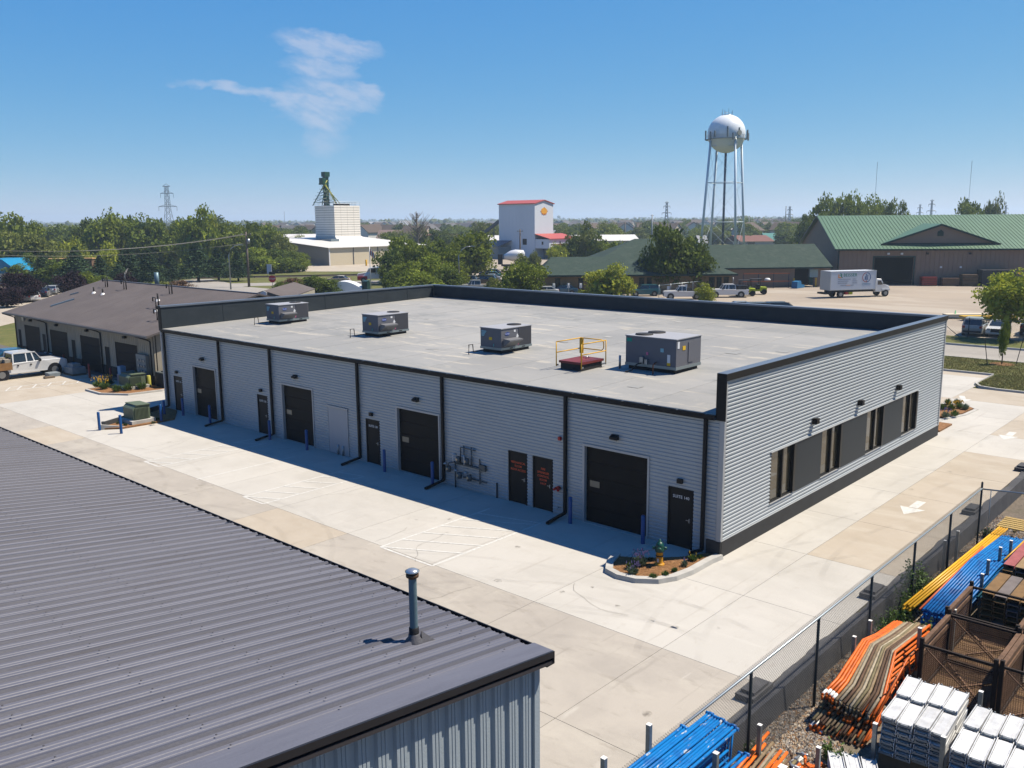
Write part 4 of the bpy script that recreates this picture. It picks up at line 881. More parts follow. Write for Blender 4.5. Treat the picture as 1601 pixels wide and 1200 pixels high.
bollard(.9, 50.2, 'short blue post in shade at the flower bed edge', .7, blue_paint, None)
PP = thing('wrapped_pallet', (1.3, 56.2, 0), 'pallet of grey wrapped boxes in shade in front of the brown doors', 'pallet')
MB().box(.9, 2.0, 55.4, 57.0, .0, .14).build('pallet_base', mat('old_wood', (.16, .12, .08), .9), PP); q = MB().box(.95, 1.95, 55.45, 56.95, .14, .62); q.build('wrapped_load', mat('shrink_wrap', (.28, .33, .36), .4, var=.3, vs=3), PP); MB().box(1.1, 1.7, 55.7, 56.6, .62, .88).build('upper_box', mat('shrink_wrap', (.28, .33, .36)), PP)
SB = thing('stacked_boards', (0, 56.5, 0), 'small stack of pale boards by the white pickup nose', 'boards'); MB().box(-.4, .4, 56.3, 57.2, 0, .28).build('boards', mat('shrink_wrap', (.28, .33, .36)), SB); MB().box(-.9, -.2, 55.8, 56.2, 0, .12).build('scrap_boards', MATS['old_wood'], SB)
CH = thing('parcel_stack', (2.25, 49.9, 0), 'small stack of blue and pink parcels before the nearest brown door', 'parcels'); MB().box(2.0, 2.5, 49.6, 50.2, 0, .6).build('lower_parcel', mat('pink_parcel', (.45, .32, .34), .6), CH); MB().box(2.05, 2.45, 49.65, 50.15, .6, 1.2).build('upper_parcel', mat('blue_parcel', (.18, .36, .55), .5), CH)

# small plants: tufts of blades and flower heads
pg = mat('plant_green', (.07, .14, .025), .7, col2=(.11, .17, .04), vs=9, trans=.25); pg2 = mat('plant_greygreen', (.14, .19, .12), .7, trans=.2); pf = mat('lavender_flower', (.17, .13, .27), .7); py_ = mat('yellow_flower', (.75, .45, .02), .6); pdg = mat('plant_dark', (.045, .085, .02), .7, trans=.2)
def tuft(x, y, z, r, h, n, m, label, flower=None, nf=12, seed=0, cat='plant', group=None, name='garden_plant'):
    g = random.Random(seed); T = thing(name, (x, y, z), label, cat, group); q = MB()
    for k in range(n):
        a = g.uniform(0, 6.283); rr = r * g.uniform(.1, 1) ** .7; hh = h * g.uniform(.4, 1) * (1.15 - .5 * rr / r); w_ = g.uniform(.012, .03) * (h / .4) ** .4
        bx, by = math.cos(a) * rr * .4, math.sin(a) * rr * .4; tx_, ty = math.cos(a) * rr, math.sin(a) * rr; mxx_, my = (bx + tx_) / 2, (by + ty) / 2; nx_, ny = -math.sin(a) * w_, math.cos(a) * w_
        q.add([(bx, by, 0), (mxx_ - nx_, my - ny, hh * .7), (tx_, ty, hh), (mxx_ + nx_, my + ny, hh * .72)], [(0, 1, 2, 3)])
    q.build('leaves', m, T, world=False)
    if flower:
        q = MB()
        for k in range(nf):
            a = g.uniform(0, 6.283); rr = r * g.uniform(.2, 1.0); hh = h * g.uniform(.85, 1.25); X, Y, s_ = math.cos(a) * rr, math.sin(a) * rr, g.uniform(.014, .03)
            q.add([(X - s_, Y, hh), (X, Y - s_, hh), (X + s_, Y, hh), (X, Y + s_, hh), (X, Y, hh + s_ * 2.6), (X, Y, hh - s_ * 2)], [(0, 1, 4), (1, 2, 4), (2, 3, 4), (3, 0, 4), (1, 0, 5), (2, 1, 5), (3, 2, 5), (0, 3, 5)])
        q.build('flowers', flower, T, world=False)
    return T
zb = .085
def up(u, v): p = og(u, v, zb); return p.x, p.y
for i, (u, v, r, h, n, m, fl, nf, lb) in enumerate([
    (1001, 884, .28, .42, 260, pg2, pf, 46, 'larger lavender plant left of the fire hydrant'), (989, 898, .24, .34, 200, pg2, pf, 24, 'lavender plant at the left end of the hydrant island'), (985, 889, .18, .3, 150, pg, None, 0, 'green tuft left of the lavender plants'),
    (1021, 904, .18, .20, 130, pg, None, 0, 'small green tuft near the front kerb of the hydrant island'), (1040, 901, .15, .22, 120, pg, None, 0, 'small green tuft with upright leaves just right of the front tuft'), (1055, 894, .14, .18, 110, pg, None, 0, 'small green tuft right of the fire hydrant'),
    (1070, 885, .16, .24, 110, pg2, pf, 6, 'thin grey-green plant before the SUITE 140 door'), (1083, 876, .2, .24, 170, pg, py_, 6, 'bushier green plant nearest the grey building corner'), (1016, 876, .14, .16, 80, pdg, None, 0, 'dark tuft behind the hydrant in shade'),
    (1095, 872, .14, .16, 80, pg, None, 0, 'low tuft at the narrow end of the hydrant island')]):
    x, y = up(u, v); tuft(x, y, zb, r, h, n, m, lb, fl, nf, seed=i)
for i, (u, v, m, fl, lb) in enumerate([(1474, 640, pg, None, 'leafy plant against the far building corner'), (1487, 640, pg, py_, 'plant with yellow flowers in the middle of the far bed'), (1500, 638, pg, py_, 'yellow-flowered plant behind the middle of the far bed'), (1492, 650, pg, None, 'low tuft at the front of the far bed'), (1478, 652, pg2, pf, 'bluish plant at the near end of the far bed'), (1496, 632, pdg, None, 'dark leafy plant at the back of the far bed'), (1509, 640, pg2, None, 'small greyish plant at the right of the far bed'), (1482, 632, pg, None, 'tall tuft at the back of the far bed')]):
    x, y = up(u, v); tuft(x, y, zb, .32, .42, 150, m, lb, fl, 26, seed=20 + i)
for i, (u, v, m, fl, lb) in enumerate([(153, 605, pg, py_, 'clump of yellow daylilies at the left end of the bed by the tan wall'), (163, 608, pg, py_, 'smaller daylily clump next to the left one'), (183, 612, pg, None, 'low green tuft before the green cabinet'), (200, 610, pg, None, 'low tuft in the middle of the bed by the tan wall'), (213, 604, pdg, None, 'tall grass clump beside the green cabinet'), (222, 608, pg, None, 'sparse tuft before the yellow-green bollard'), (170, 602, pg, py_, 'orange-yellow flower clump behind the daylilies')]):
    x, y = up(u, v); tuft(x, y, zb, .5, .6 if i != 4 else 1.3, 170, m, lb, fl, 40, seed=40 + i)
for i, (u, v) in enumerate([(186, 662), (196, 665), (247, 656), (240, 662)]):
    x, y = up(u, v); tuft(x, y, zb, .22, .18, 80, pdg, ['low weed left of the transformer, by the kerb', 'low weed in front of the transformer pad', 'dark weed right of the transformer in shade', 'dark weed between transformer and right bollard'][i], None, 0, seed=60 + i)
# ------------------------------------------------------------------ chain-link fence
FN = thing('chain_link_fence', (0, -6, -.6), 'chain-link fence on dark posts along the retaining wall', 'fence')
fpost = mat('fence_post', (.035, .045, .05), .45, .5); fgalv = mat('fence_rail', (.36, .42, .46), .4, .6); wire = mat('fence_wire', (.16, .165, .165), .5, .5)
FY = -6.0; FX0, FX1 = -16.5, 8.0
for i in range(-2, 6):
    x = -9.5 + 3.5 * i + (.0 if i < 5 else .0); q = MB().lathe([(.036, -.2), (.036, 2.38 if i < 5 else 2.62), (.0, 2.42 if i < 5 else 2.66)], (x if i < 5 else 8.05, FY, -.6), 10); q.build('post', fpost, FN)
MB().tube([(FX0, FY - .01, 1.80), (8.05, FY - .01, 1.80)], .028, 8).build('top_rail', fgalv, FN)
MB().tube([(8.05, FY, 1.78), (9.6, FY - 5.5, 1.78)], .028, 8).build('top_rail', fgalv, FN); MB().tube([(8.3, FY - .25, 1.75), (8.3, FY - .25, -.6)], .015, 6).build('tension_bar', fgalv, FN)
def mesh_fence(p0, p1, z0, z1, r, parent, step=.062):
    p0 = Vector(p0); p1 = Vector(p1); L_ = (p1 - p0).length; d = (p1 - p0) / L_; H_ = z1 - z0; V = []; F = []
    nrm = Vector((-d.y, d.x)); k = -int(H_ / step) - 1
    while k * step < L_:
        for s_ in (1, -1):
            a0, a1 = (k * step, k * step + H_); za, zb_ = (z0, z1) if s_ > 0 else (z1, z0)
            if a0 < 0: za += s_ * (-a0); a0 = 0
            if a1 > L_: zb_ -= s_ * (a1 - L_); a1 = L_
            if a1 - a0 < .03: continue
            o = len(V); A = p0 + d * a0; B_ = p0 + d * a1; dd = Vector((a1 - a0, zb_ - za)).normalized(); q = (-dd.y, dd.x)
            for P, z in ((A, za), (B_, zb_)):
                for ang in (0, 2.09, 4.19):
                    c, s2 = math.cos(ang) * r, math.sin(ang) * r; V.append((P.x + d.x * q[0] * c + nrm.x * s2, P.y + d.y * q[0] * c + nrm.y * s2, z + q[1] * c))
            F += [(o, o + 1, o + 4, o + 3), (o + 1, o + 2, o + 5, o + 4), (o + 2, o, o + 3, o + 5)]
        k += 1
    me = bpy.data.meshes.new('chain_mesh'); me.from_pydata([tuple(WM[parent.name].inverted() @ Vector(v)) for v in V], [], F); me.materials.append(wire); me.update()
    return tag(put('chain_mesh', me, parent), kind='stuff')
mesh_fence((FX0, FY + .035), (8.0, FY + .035), -.58, 1.88, .0030, FN, .074); mesh_fence((8.05, FY), (9.6, FY - 5.5), -.58, 1.8, .0022, FN)

# ------------------------------------------------------------------ racks and stacks in the storage yard
ZG = -.6
pgalv = mat('rack_post_galv', (.30, .34, .36), .4, .65, var=.3, vs=6)
orange = mat('tube_orange', (.85, .17, .015), .5, var=.45, vs=7, rnd=.18); browns = [mat('tube_rust_tan', (.30, .22, .13), .75, var=.45, vs=9, rnd=.2), mat('tube_rust_dark', (.13, .075, .045), .8, var=.4, vs=9, rnd=.2), mat('tube_pale', (.42, .36, .26), .7, var=.4, vs=11, rnd=.2), mat('tube_olive', (.20, .17, .09), .75, var=.4, vs=9, rnd=.2)]
yello = mat('tube_yellow', (.80, .42, .01), .4, var=.15, vs=8, rnd=.2); bluet = layered('tube_blue', ((.004, .17, .50), [((.01, .07, .26), 4, .48, .6, .8, I3), ((.3, .32, .34), 12, .66, .7, .6, I3)]), rnd=.15, rough=.45, fine=(20, .1), bump=0)
bluew = layered('tube_blue_worn', ((.004, .17, .50), [((.62, .62, .55), 7, .60, .64, .85, (.5, 2, 1)), ((.01, .07, .28), 3, .5, .6, .5, I3)]), rough=.45, fine=(20, .1), bump=0)
teal = mat('tube_teal', (.008, .11, .15), .45); whitetip = mat('white_tip', (.8, .8, .78), .6)
def frame_set(paths, r, mats_, labels, group, cat='scaffold frame', name='tubular_scaffold', legs=None, tips=None):
    for i, P in enumerate(paths):
        c = Vector(P[0]); T = thing(name, (c.x, c.y, ZG), labels if isinstance(labels, str) else labels[i], cat, group if isinstance(group, str) else group[i])
        m = mats_[i] if isinstance(mats_, list) else mats_
        MB().tube(P, r, 7).build('tube', m, T)
        if legs:
            q = MB(); a, b_ = Vector(P[0]), Vector(P[-1])
            q.tube([a, a + Vector((.02, 0, -legs))], r * .8, 6); q.tube([b_, b_ + Vector((-.02, 0, -legs))], r * .8, 6)
            q.tube([a + Vector((.02, 0, -legs)), b_ + Vector((-.02, 0, -legs))], r * .7, 6); q.build('leg_tubes', m, T)
        if tips and i in tips:
            a, b_ = Vector(P[0]), Vector(P[1]); d = (b_ - a).normalized(); MB().tube([a + d * .04, a + d * .26], r * 1.06, 7).build('white_tip', whitetip, T)
ORD = ['first', 'second', 'third', 'fourth', 'fifth', 'sixth', 'seventh', 'eighth', 'ninth', 'tenth', 'eleventh', 'twelfth', 'thirteenth', 'fourteenth']
g = random.Random(4)
A_ = [(-6.47, .10), (-5.55, .14), (-3.98, .55), (-2.96, .37), (-1.57, .24)]; B_ = [(-6.36, -.05), (-5.68, .14), (-4.40, .72), (-2.97, .58), (-1.8, .48)]
paths = []; ms = []; lb = []; gr = []
for i in range(15):
    t = i / 14; P = []
    for (xa, za), (xb, zb_) in zip(A_, B_): P.append((xa + (xb - xa) * t + g.uniform(-.05, .05), -6.38 - 1.18 * t * (1 if xa < -4.5 else .82) + g.uniform(-.008, .008), za + (zb_ - za) * t + g.uniform(-.015, .015)))
    paths.append(P)
    if i < 4: ms.append(orange); lb.append(ORD[i] + ' orange bent scaffold frame with white tip, counted from the fence'); gr.append('orange scaffold frames beside the fence')
    elif i < 14: ms.append(browns[[0, 2, 1, 0, 2, 3, 0, 1, 1, 2][i - 4]]); lb.append(ORD[i - 4] + ' rusty brown bent scaffold frame counted from the orange ones on the fence side'); gr.append('rusty scaffold frames')
    else: ms.append(orange); lb.append('orange scaffold frame at the cage side of the rusty frames'); gr.append('orange frame by the cage')
frame_set(paths, .037, ms, lb, gr, legs=.16, tips={0, 1, 2, 3})
low = []
for L in range(5):
    for i in range(15):
        t = i / 14; P = [(p[0] - (.08 if L < 2 else .42) + g.uniform(-.06, .06) + (0 if k else -.05 * L), p[1] + g.uniform(-.01, .01), max(-.56, p[2] - .17 - .13 * L)) for k, p in enumerate(paths[i])]
        low.append((P, orange if (i < 4 and L > 2) or i > 13 or g.random() < .22 else browns[g.choice([0, 1, 1, 3])]))  # more dark brown down here: the pile's shade is put into the colour
lowl = 'bent scaffold frame lying in a lower layer under the orange and rusty frames'
frame_set([p for p, m in low], .034, [m for p, m in low], lowl, 'lower layers of scaffold frames', tips={45, 46, 62, 63})
# cross braces at the cage side
CB = thing('tubular_scaffold', (-4, -7.6, ZG), 'orange truss-like scaffold frame standing on edge by the rusty cage', 'scaffold frame')
q = MB()
for k in range(9): q.tube([(-5.6 + k * .45, -7.63, .5 + (.15 if 1 < k < 5 else 0)), (-5.4 + k * .45, -7.63, .0)], .018, 6)
q.tube([(-6.3, -7.65, .0), (-4.4, -7.63, .62), (-1.8, -7.6, .42)], .03, 6); q.tube([(-6.2, -7.65, -.35), (-4.4, -7.63, .1), (-1.8, -7.6, .0)], .03, 6); q.build('truss', orange, CB)
# yellow and blue bundles
def straight(n, x0, x1, y0, y1, dy, z0, z1, r, m, label, group, bend=None, name='scaffold_tube', cat='scaffold tube'):
    out_ = []
    for i in range(n):
        xm = x0 + (x1 - x0) * .55; P = [(x0 + g.uniform(-.08, .08), y0 - dy * i, z0), (x1 + g.uniform(-.08, .08), y1 - dy * i, z1)]
        if bend: P = [P[0], (xm, (P[0][1] + P[1][1]) / 2, max(z0, z1) + bend), P[1]]
        out_.append(P)
    frame_set(out_, r, m, label, group, cat, name)
straight(4, -.35, 8.6, -6.22, -6.55, .085, .25, .30, .037, yello, 'long yellow scaffold tube on the fence side of the blue tubes', 'yellow scaffold tubes'); straight(3, -.5, 8.4, -6.24, -6.58, .085, .17, .22, .037, yello, 'long yellow scaffold tube on the fence side of the blue tubes', 'yellow scaffold tubes')
straight(1, -.2, 6.0, -6.62, -6.68, .08, .2, .34, .034, mat('tube_redorange', (.6, .12, .03), .5), 'single orange-red tube between the yellow and the blue tubes', 'orange-red tube')
straight(11, -.25, 7.9, -6.72, -6.85, .083, .22, .26, .040, bluet, 'long blue scaffold tube in the top layer of the far blue bundle', 'blue scaffold tubes by the cage', bend=.18)
for L in range(4): straight(10, -.3 - .05 * L, 7.8, -6.75, -6.88, .083, .12 - .1 * L, .16 - .1 * L, .038, bluet, 'long blue scaffold tube under the top layer of the far blue bundle', 'lower blue scaffold tubes', bend=.18)
straight(3, 1.6, 7.8, -7.68, -7.75, .09, .28, .3, .034, teal, 'dark teal scaffold tube beside the blue bundle', 'teal scaffold tubes'); straight(3, 1.6, 7.8, -7.72, -7.8, .09, .05, .08, .034, teal, 'dark teal scaffold tube beside the blue bundle', 'teal scaffold tubes')
straight(2, 4.6, 8.3, -7.66, -7.72, .1, .55, .5, .03, yello, 'short yellow tube beyond the rack posts', 'short yellow tubes')
# near blue frames with worn white paint; end rails across them
for i in range(13):
    y0 = -6.2 - .066 * i; xe = -11.92 - .012 * i - (.75 if i < 2 else 0)
    T = thing('tubular_scaffold', (-13.5, y0, ZG), ORD[i] + ' blue scaffold frame with worn paint, counted from the fence side of the near stack', 'scaffold frame', 'near blue scaffold frames')
    zt = 2.0 + (.02 if i % 4 == 3 else 0) + g.uniform(-.008, .008)
    MB().tube([(-16.2, y0 + .02, zt), (xe, y0, zt)], .029, 8).build('tube', bluew, T)
    MB().tube([(xe + .015, y0 + .045, zt + .012), (xe + .02, y0 - .05, zt + .012)], .038, 8).build('end_tube', bluet, T)
    MB().tube([(-16.2, y0, zt - .45), (xe - .25, y0, zt - .45)], .022, 6).tube([(xe - .12, y0, zt), (xe - .22, y0, zt - .9)], .022, 6).build('leg_tubes', bluet, T)
for L in range(9):
    for i in range(8):
        y0 = -6.25 - .1 * i
        T = thing('tubular_scaffold', (-13.5, y0, ZG), 'blue scaffold frame lower in the near blue stack', 'scaffold frame', 'lower near blue frames'); MB().tube([(-16.2, y0, 1.9 - L * .24), (-12.15 - .12 * (i % 3), y0, 1.9 - L * .24)], .028, 6).build('tube', bluet, T)
for i, (a, b_) in enumerate(((-12.35, -7.25), (-12.3, -7.35))): T = thing('scaffold_tube', (a, b_, ZG), ['blue tube end poking out low beside the rack post', 'second blue tube end poking out low beside the rack post'][i], 'scaffold tube'); MB().tube([(a - 2.5, b_, 1.75), (a, b_, 1.75)], .03, 8).tube([(a, b_ - .05, 1.76), (a, b_ + .05, 1.76)], .036, 8).build('tube', bluet, T)
# orange bundle at the lower edge
for i in range(12):
    m = [orange, orange, browns[0], browns[2], orange, orange, browns[1], browns[3], orange, orange, browns[2], orange][i]
    P0 = Vector((-11.5, -6.38 - .11 * i, .12 - .02 * i + g.uniform(-.03, .03))); P1 = Vector((-9.05 + g.uniform(-.25, .1) - .035 * i, -6.2 - .11 * i, .16 - .03 * i + g.uniform(-.03, .03)))
    T = thing('scaffold_tube', (P0.x, P0.y, ZG), 'orange or rusty tube in the heap at the lower edge', 'scaffold tube', 'orange tube heap'); MB().tube([P0, P1], .036, 8).build('tube', m, T)
for i in range(26):
    p = Vector((-9.3 + g.uniform(-.6, .5), -6.7 - g.uniform(0, .85), -.1 + g.uniform(-.3, .12))); a = g.uniform(0, 3.1); d = Vector((math.cos(a) * .14, math.sin(a) * .14, g.uniform(-.05, .05)))
    T = thing('scaffold_coupler', (p.x, p.y, ZG), 'small orange, white or rusty coupler piece in the heap at the lower edge', 'scaffold coupler', 'couplers in the orange heap'); MB().tube([p - d, p + d], .028, 7).tube([p + Vector((0, 0, -.05)), p + Vector((0, 0, .05))], .035, 7).build('coupler', [orange, orange, browns[1], galv, whitetip][i % 5], T)
MB_tag = thing('paper_tag', (-9.9, -7.0, ZG), 'white paper tag on the orange tube heap', 'tag'); MB().box(-10.0, -9.84, -7.08, -6.92, .165, .169).build('sheet', whitetip, MB_tag)
for L in range(4):
    for i in range(10):
        T = thing('scaffold_tube', (-11, -6.4 - .12 * i, ZG), 'rusty tube low in the heap at the lower edge', 'scaffold tube', 'lower orange tube heap'); MB().tube([(-11.5, -6.42 - .12 * i, .0 - L * .13), (-9.3 - g.uniform(0, .5), -6.25 - .12 * i, .0 - L * .13)], .036, 6).build('tube', browns[g.randrange(4)] if g.random() < .6 else orange, T)
# galvanised rack posts, each pair with its sole beam
plab = ['before the near blue stack, nearest the drive', 'left of the near blue stack at the lower edge', 'on the gravel between the two near fence posts', 'at the right side of the near blue stack', 'right of the orange heap by the weeds', 'behind the orange frames, nearer one of a pair', 'behind the orange frames, farther one of a pair', 'left of the yellow tubes, nearer one of a pair', 'left of the yellow tubes, farther one of a pair', 'dark tall one right of the far blue bundle', 'short one right of the far blue bundle', 'farthest one beyond the blue bundle', 'before the pink beam stack', 'at the near corner of the rusty mesh cage', 'left of the rust-brown deck stack', 'between the rusty frames and the cage', 'left of the nearer white plank stack', 'right of the nearer white plank stack, front', 'right of the nearer white plank stack, back', 'between the two white plank stacks']
pp_ = [(-13.69, -6.13, 2.5), (-15.04, -6.12, 2.5), (-9.77, -6.38, .8), (-13.67, -7.46, 2.5), (-9.74, -7.66, .8), (-4.4, -6.31, .8), (-3.2, -6.27, .8), (4.47, -5.89, .8), (5.74, -5.93, .8), (3.26, -7.51, .9), (4.7, -7.5, .9), (5.6, -7.6, .9), (2.2, -7.62, .8), (-3.45, -7.6, 1.1), (-1.0, -7.75, .8), (-5.51, -8.03, .7), (-8.1, -8.2, .8), (-8.1, -9.55, 1.05), (-5.7, -9.62, 1.05), (-7.3, -9.75, .7)]
for (x, y, zt), l in zip(pp_, plab):
    T = thing('rack_post', (x, y, ZG), 'square galvanised rack post ' + l, 'rack post', 'galvanised rack posts'); MB().box(x - .042, x + .042, y - .042, y + .042, ZG, zt).build('post', pgalv, T); MB().box(x - .045, x + .045, y - .045, y + .045, zt, zt + .01).build('cap', whitetip, T)
# white plank stacks: each plank a thing
plank_m = mat('plank_white', (.74, .76, .78), .5, .1, var=.28, vs=3.5, rnd=.12); plank_d = mat('plank_edge', (.30, .33, .35), .5, .4)
q = MB(); q.box(-.94, .94, -.128, .128, .010, .028); q.box(-.98, .98, -.150, -.134, -.035, .060); q.box(-.98, .98, .134, .150, -.035, .060); q.box(-.9, .9, -.07, -.062, .028, .034); q.box(-.9, .9, .062, .07, .028, .034); q.box(-1.02, -.94, -.14, .14, -.02, .0, 1); q.box(.94, 1.02, -.14, .14, -.02, .0, 1)
for s_ in (-1, 1): q.box(s_ * .98 - .03, s_ * .98 + .03, -.12, .12, -.01, .02, 1); q.tube([(s_ * .97, -.09, .03), (s_ * 1.03, -.09, .03)], .02, 6, 1); q.tube([(s_ * .97, .09, .03), (s_ * 1.03, .09, .03)], .02, 6, 1)
plank = q.mesh('scaffold_plank', [plank_m, plank_d])
pk_rng = random.Random(9)
def planks(cx, cy, rz, ncol, nlay, zt, label, group, half=True):
    for L in range(nlay):
        z = zt - .115 * L
        for c in range(ncol):
            off = pk_rng.uniform(-.06, .06) + (.05 if c % 2 else 0)
            for e in ((-.48, .48) if half else (0,)):
                m_ = Matrix.Rotation(rz, 4, 'Z') @ Vector(((e * 2.12 * .5 + off if half else off), (c - (ncol - 1) / 2) * .325, 0))
                o = put('scaffold_plank', plank, None, (cx + m_.x, cy + m_.y, z + (.055 if (e > 0 and L == 0) else 0) + pk_rng.uniform(-.008, .008)), rz + pk_rng.uniform(-.03, .03), (.50, 1, 1) if half else None)
                tag(o, label if L else 'white plank atop ' + group.split(' of ')[1] + ', ' + ORD[c] + ' from the fence, ' + ('farther' if e > 0 else 'nearer') + ' row', 'scaffold plank', group)
planks(-6.95, -8.85, .06, 4, 8, .93, 'white metal scaffold plank in a lower layer of the nearer white stack', 'white planks of the nearer stack')
planks(-7.35, -10.35, .03, 4, 8, .93, 'white metal scaffold plank in a lower layer of the white stack at the right edge', 'white planks of the edge stack')
planks(-9.35, -8.35, .5, 3, 3, .0, 'dull metal scaffold plank in the low lower pile at the bottom edge', 'planks of the low pile')
for x, y in ((-7.6, -8.85), (-6.3, -8.85), (-8.0, -10.35), (-6.7, -10.35)):
    T = thing('bearer', (x, y, ZG), 'dark wooden bearer under the white plank stacks', 'wooden bearer', 'bearers under the plank stacks'); MB().box(x - .06, x + .06, y - .68, y + .68, ZG, -.0).build('timber', MATS['old_wood'], T)
# rusty mesh cages
rust = mat('cage_rust', (.20, .115, .07), .8, .2, var=.45, vs=5, bump=.2); rust_d = mat('cage_dark', (.028, .018, .014), .8, .2, var=.3, vs=5); rust_l = mat('rust_floor', (.30, .19, .10), .9, var=.5, vs=3)
def cage(x0, x1, y0, y1, zt, label):
    T = thing('mesh_cage', ((x0 + x1) / 2, (y0 + y1) / 2, ZG), label, 'mesh cage', 'rusty mesh storage cages'); zb_ = ZG + .15
    for x, y in ((x0, y0), (x1, y0), (x0, y1), (x1, y1)): MB().box(x - .045, x + .045, y - .045, y + .045, ZG, zt + .14).build('corner_post', rust_d, T)
    for y in (y0, y1):
        MB().box(x0 + .05, x1 - .05, y - .05, y + .05, zt - .1, zt + .02).build('top_beam', rust, T); MB().box(x0 + .05, x1 - .05, y - .03, y + .03, zt - .36, zt - .24).build('side_rail', rust, T); MB().box(x0 + .05, x1 - .05, y - .035, y + .035, zb_, zb_ + .1).build('bottom_beam', rust_d, T)
    for x in (x0, x1):
        MB().box(x - .03, x + .03, y0 + .05, y1 - .05, zt - .06, zt + .0).build('cross_beam', rust_d, T); MB().box(x - .03, x + .03, y0 + .05, y1 - .05, zb_, zb_ + .08).build('bottom_beam', rust_d, T)
    MB().box(x0, x1, y0, y1, zb_ - .02, zb_).build('floor_sheet', rust_l, T)
    q = MB(); n = int((y1 - y0) / .05)
    for k in range(1, n): y = y0 + (y1 - y0) * k / n; q.bar((x0, y, zb_ + .05), (x0, y, zt - .06), .007, .007); q.bar((x0 + .05, y, zb_ + .03), (x1 - .05, y, zb_ + .03), .008, .008)
    n = int((zt - zb_) / .05)
    for k in range(1, n): z = zb_ + (zt - zb_) * k / n; q.bar((x0, y0, z), (x0, y1, z), .007, .007)
    n = int((x1 - x0) / .05)
    for k in range(1, n):
        x = x0 + (x1 - x0) * k / n
        q.bar((x, y0 + .05, zb_ + .035), (x, y1 - .05, zb_ + .035), .008, .008)
        for y in (y0, y1): q.bar((x, y, zb_ + .1), (x, y, zt - .36), .009, .009)
    for y in (y0, y1):
        for k in range(1, 14): z = zb_ + .1 + k * (zt - .36 - zb_ - .1) / 14; q.bar((x0, y, z), (x1, y, z), .009, .009)
    tag(q.build('wire_mesh', rust, T), kind='stuff')
    MB().bar((x0 + .1, y0 + .1, zb_ + .07), (x1 - .1, y1 - .1, zb_ + .07), .05, .03).bar((x0 + .1, y1 - .1, zb_ + .08), (x1 - .1, y0 + .1, zb_ + .08), .05, .03).build('floor_brace', rust, T)
    MB().bar((x0 - .01, y0 + .1, zb_ + .1), (x0 - .01, y1 - .1, zt - .1), .04, .02).build('front_brace', rust, T)
cage(-3.95, -1.75, -9.5, -7.82, .95, 'rusty mesh cage nearest the white planks, crossed floor braces'); cage(-1.6, .65, -9.42, -7.72, .95, 'rusty mesh cage behind the first, farther from the white planks')
cage(-3.9, -1.7, -11.3, -9.62, .95, 'rusty mesh cage cut by the right edge of the photo')
# rusty deck beams in two stacks
deckm = [mat('deck_brown', (.24, .14, .055), .8, .1, var=.35, vs=3), mat('deck_grey', (.20, .17, .16), .7, .2, var=.3, vs=3), mat('deck_tan', (.33, .22, .11), .8, var=.3, vs=3), mat('deck_red', (.38, .10, .10), .7, var=.3, vs=4), mat('deck_slate', (.16, .2, .2), .7)]
def deck(x0, x1, y0, n, zt, seq, label, group, wd=.3):
    for L in range(6):
        for i in range(n):
            y = y0 - i * (wd + .035); z = zt - L * .16; T = thing('steel_deck', (x0, y, ZG), label if L else label.replace('in', 'on top of', 1), 'steel deck', group)
            dx = g.uniform(-.06, .06); q = MB().box(x0 + dx, x1 + dx, y - wd, y, z - .03, z).box(x0 + dx, x1 + dx, y - .02, y, z - .13, z - .03).box(x0 + dx, x1 + dx, y - wd, y - wd + .02, z - .13, z - .03); q.build('deck_plate', deckm[seq[i % len(seq)]] if L == 0 else deckm[g.choice([0, 0, 1])], T)
deck(.85, 2.75, -7.95, 7, .75, [0, 1, 0, 0, 2, 0, 0], 'rusty brown steel deck in the stack just beyond the cages', 'rusty decks beyond the cages')
deck(3.6, 6.2, -7.85, 6, .75, [3, 2, 0, 4, 0, 2], 'rusty steel deck in the farther stack with one pinkish red plate', 'rusty decks of the farther stack')
for x, y in ((7.6, -7.3), (8.2, -7.5), (8.9, -7.9)):
    T = thing('metal_offcut', (x, y, ZG), 'pale grey metal offcut lying beyond the blue tubes', 'metal offcut', 'grey metal offcuts'); MB().bar((x - .5, y - .1, .15), (x + .7, y - .35, .35), .22, .05).build('sheet', galv, T)
T = thing('pallet', (9.9, -6.9, ZG), 'yellowish wooden pallet leaning by the fence corner at the right edge', 'pallet')
for k in range(6): MB().box(9.3 + k * .24, 9.46 + k * .24, -7.6, -6.3, .1, .14).build('board', mat('pallet_wood', (.55, .38, .12), .7, var=.2), T)
for yy in (-7.5, -6.95, -6.4): MB().box(9.25, 10.75, yy, yy + .09, -.0, .1).build('runner', MATS['pallet_wood'], T)
T = None
if False: thing('shrink_bundle', (10.6, -4.9, .0), 'small dark reddish bundle on the wall top at the right edge', 'bundle')
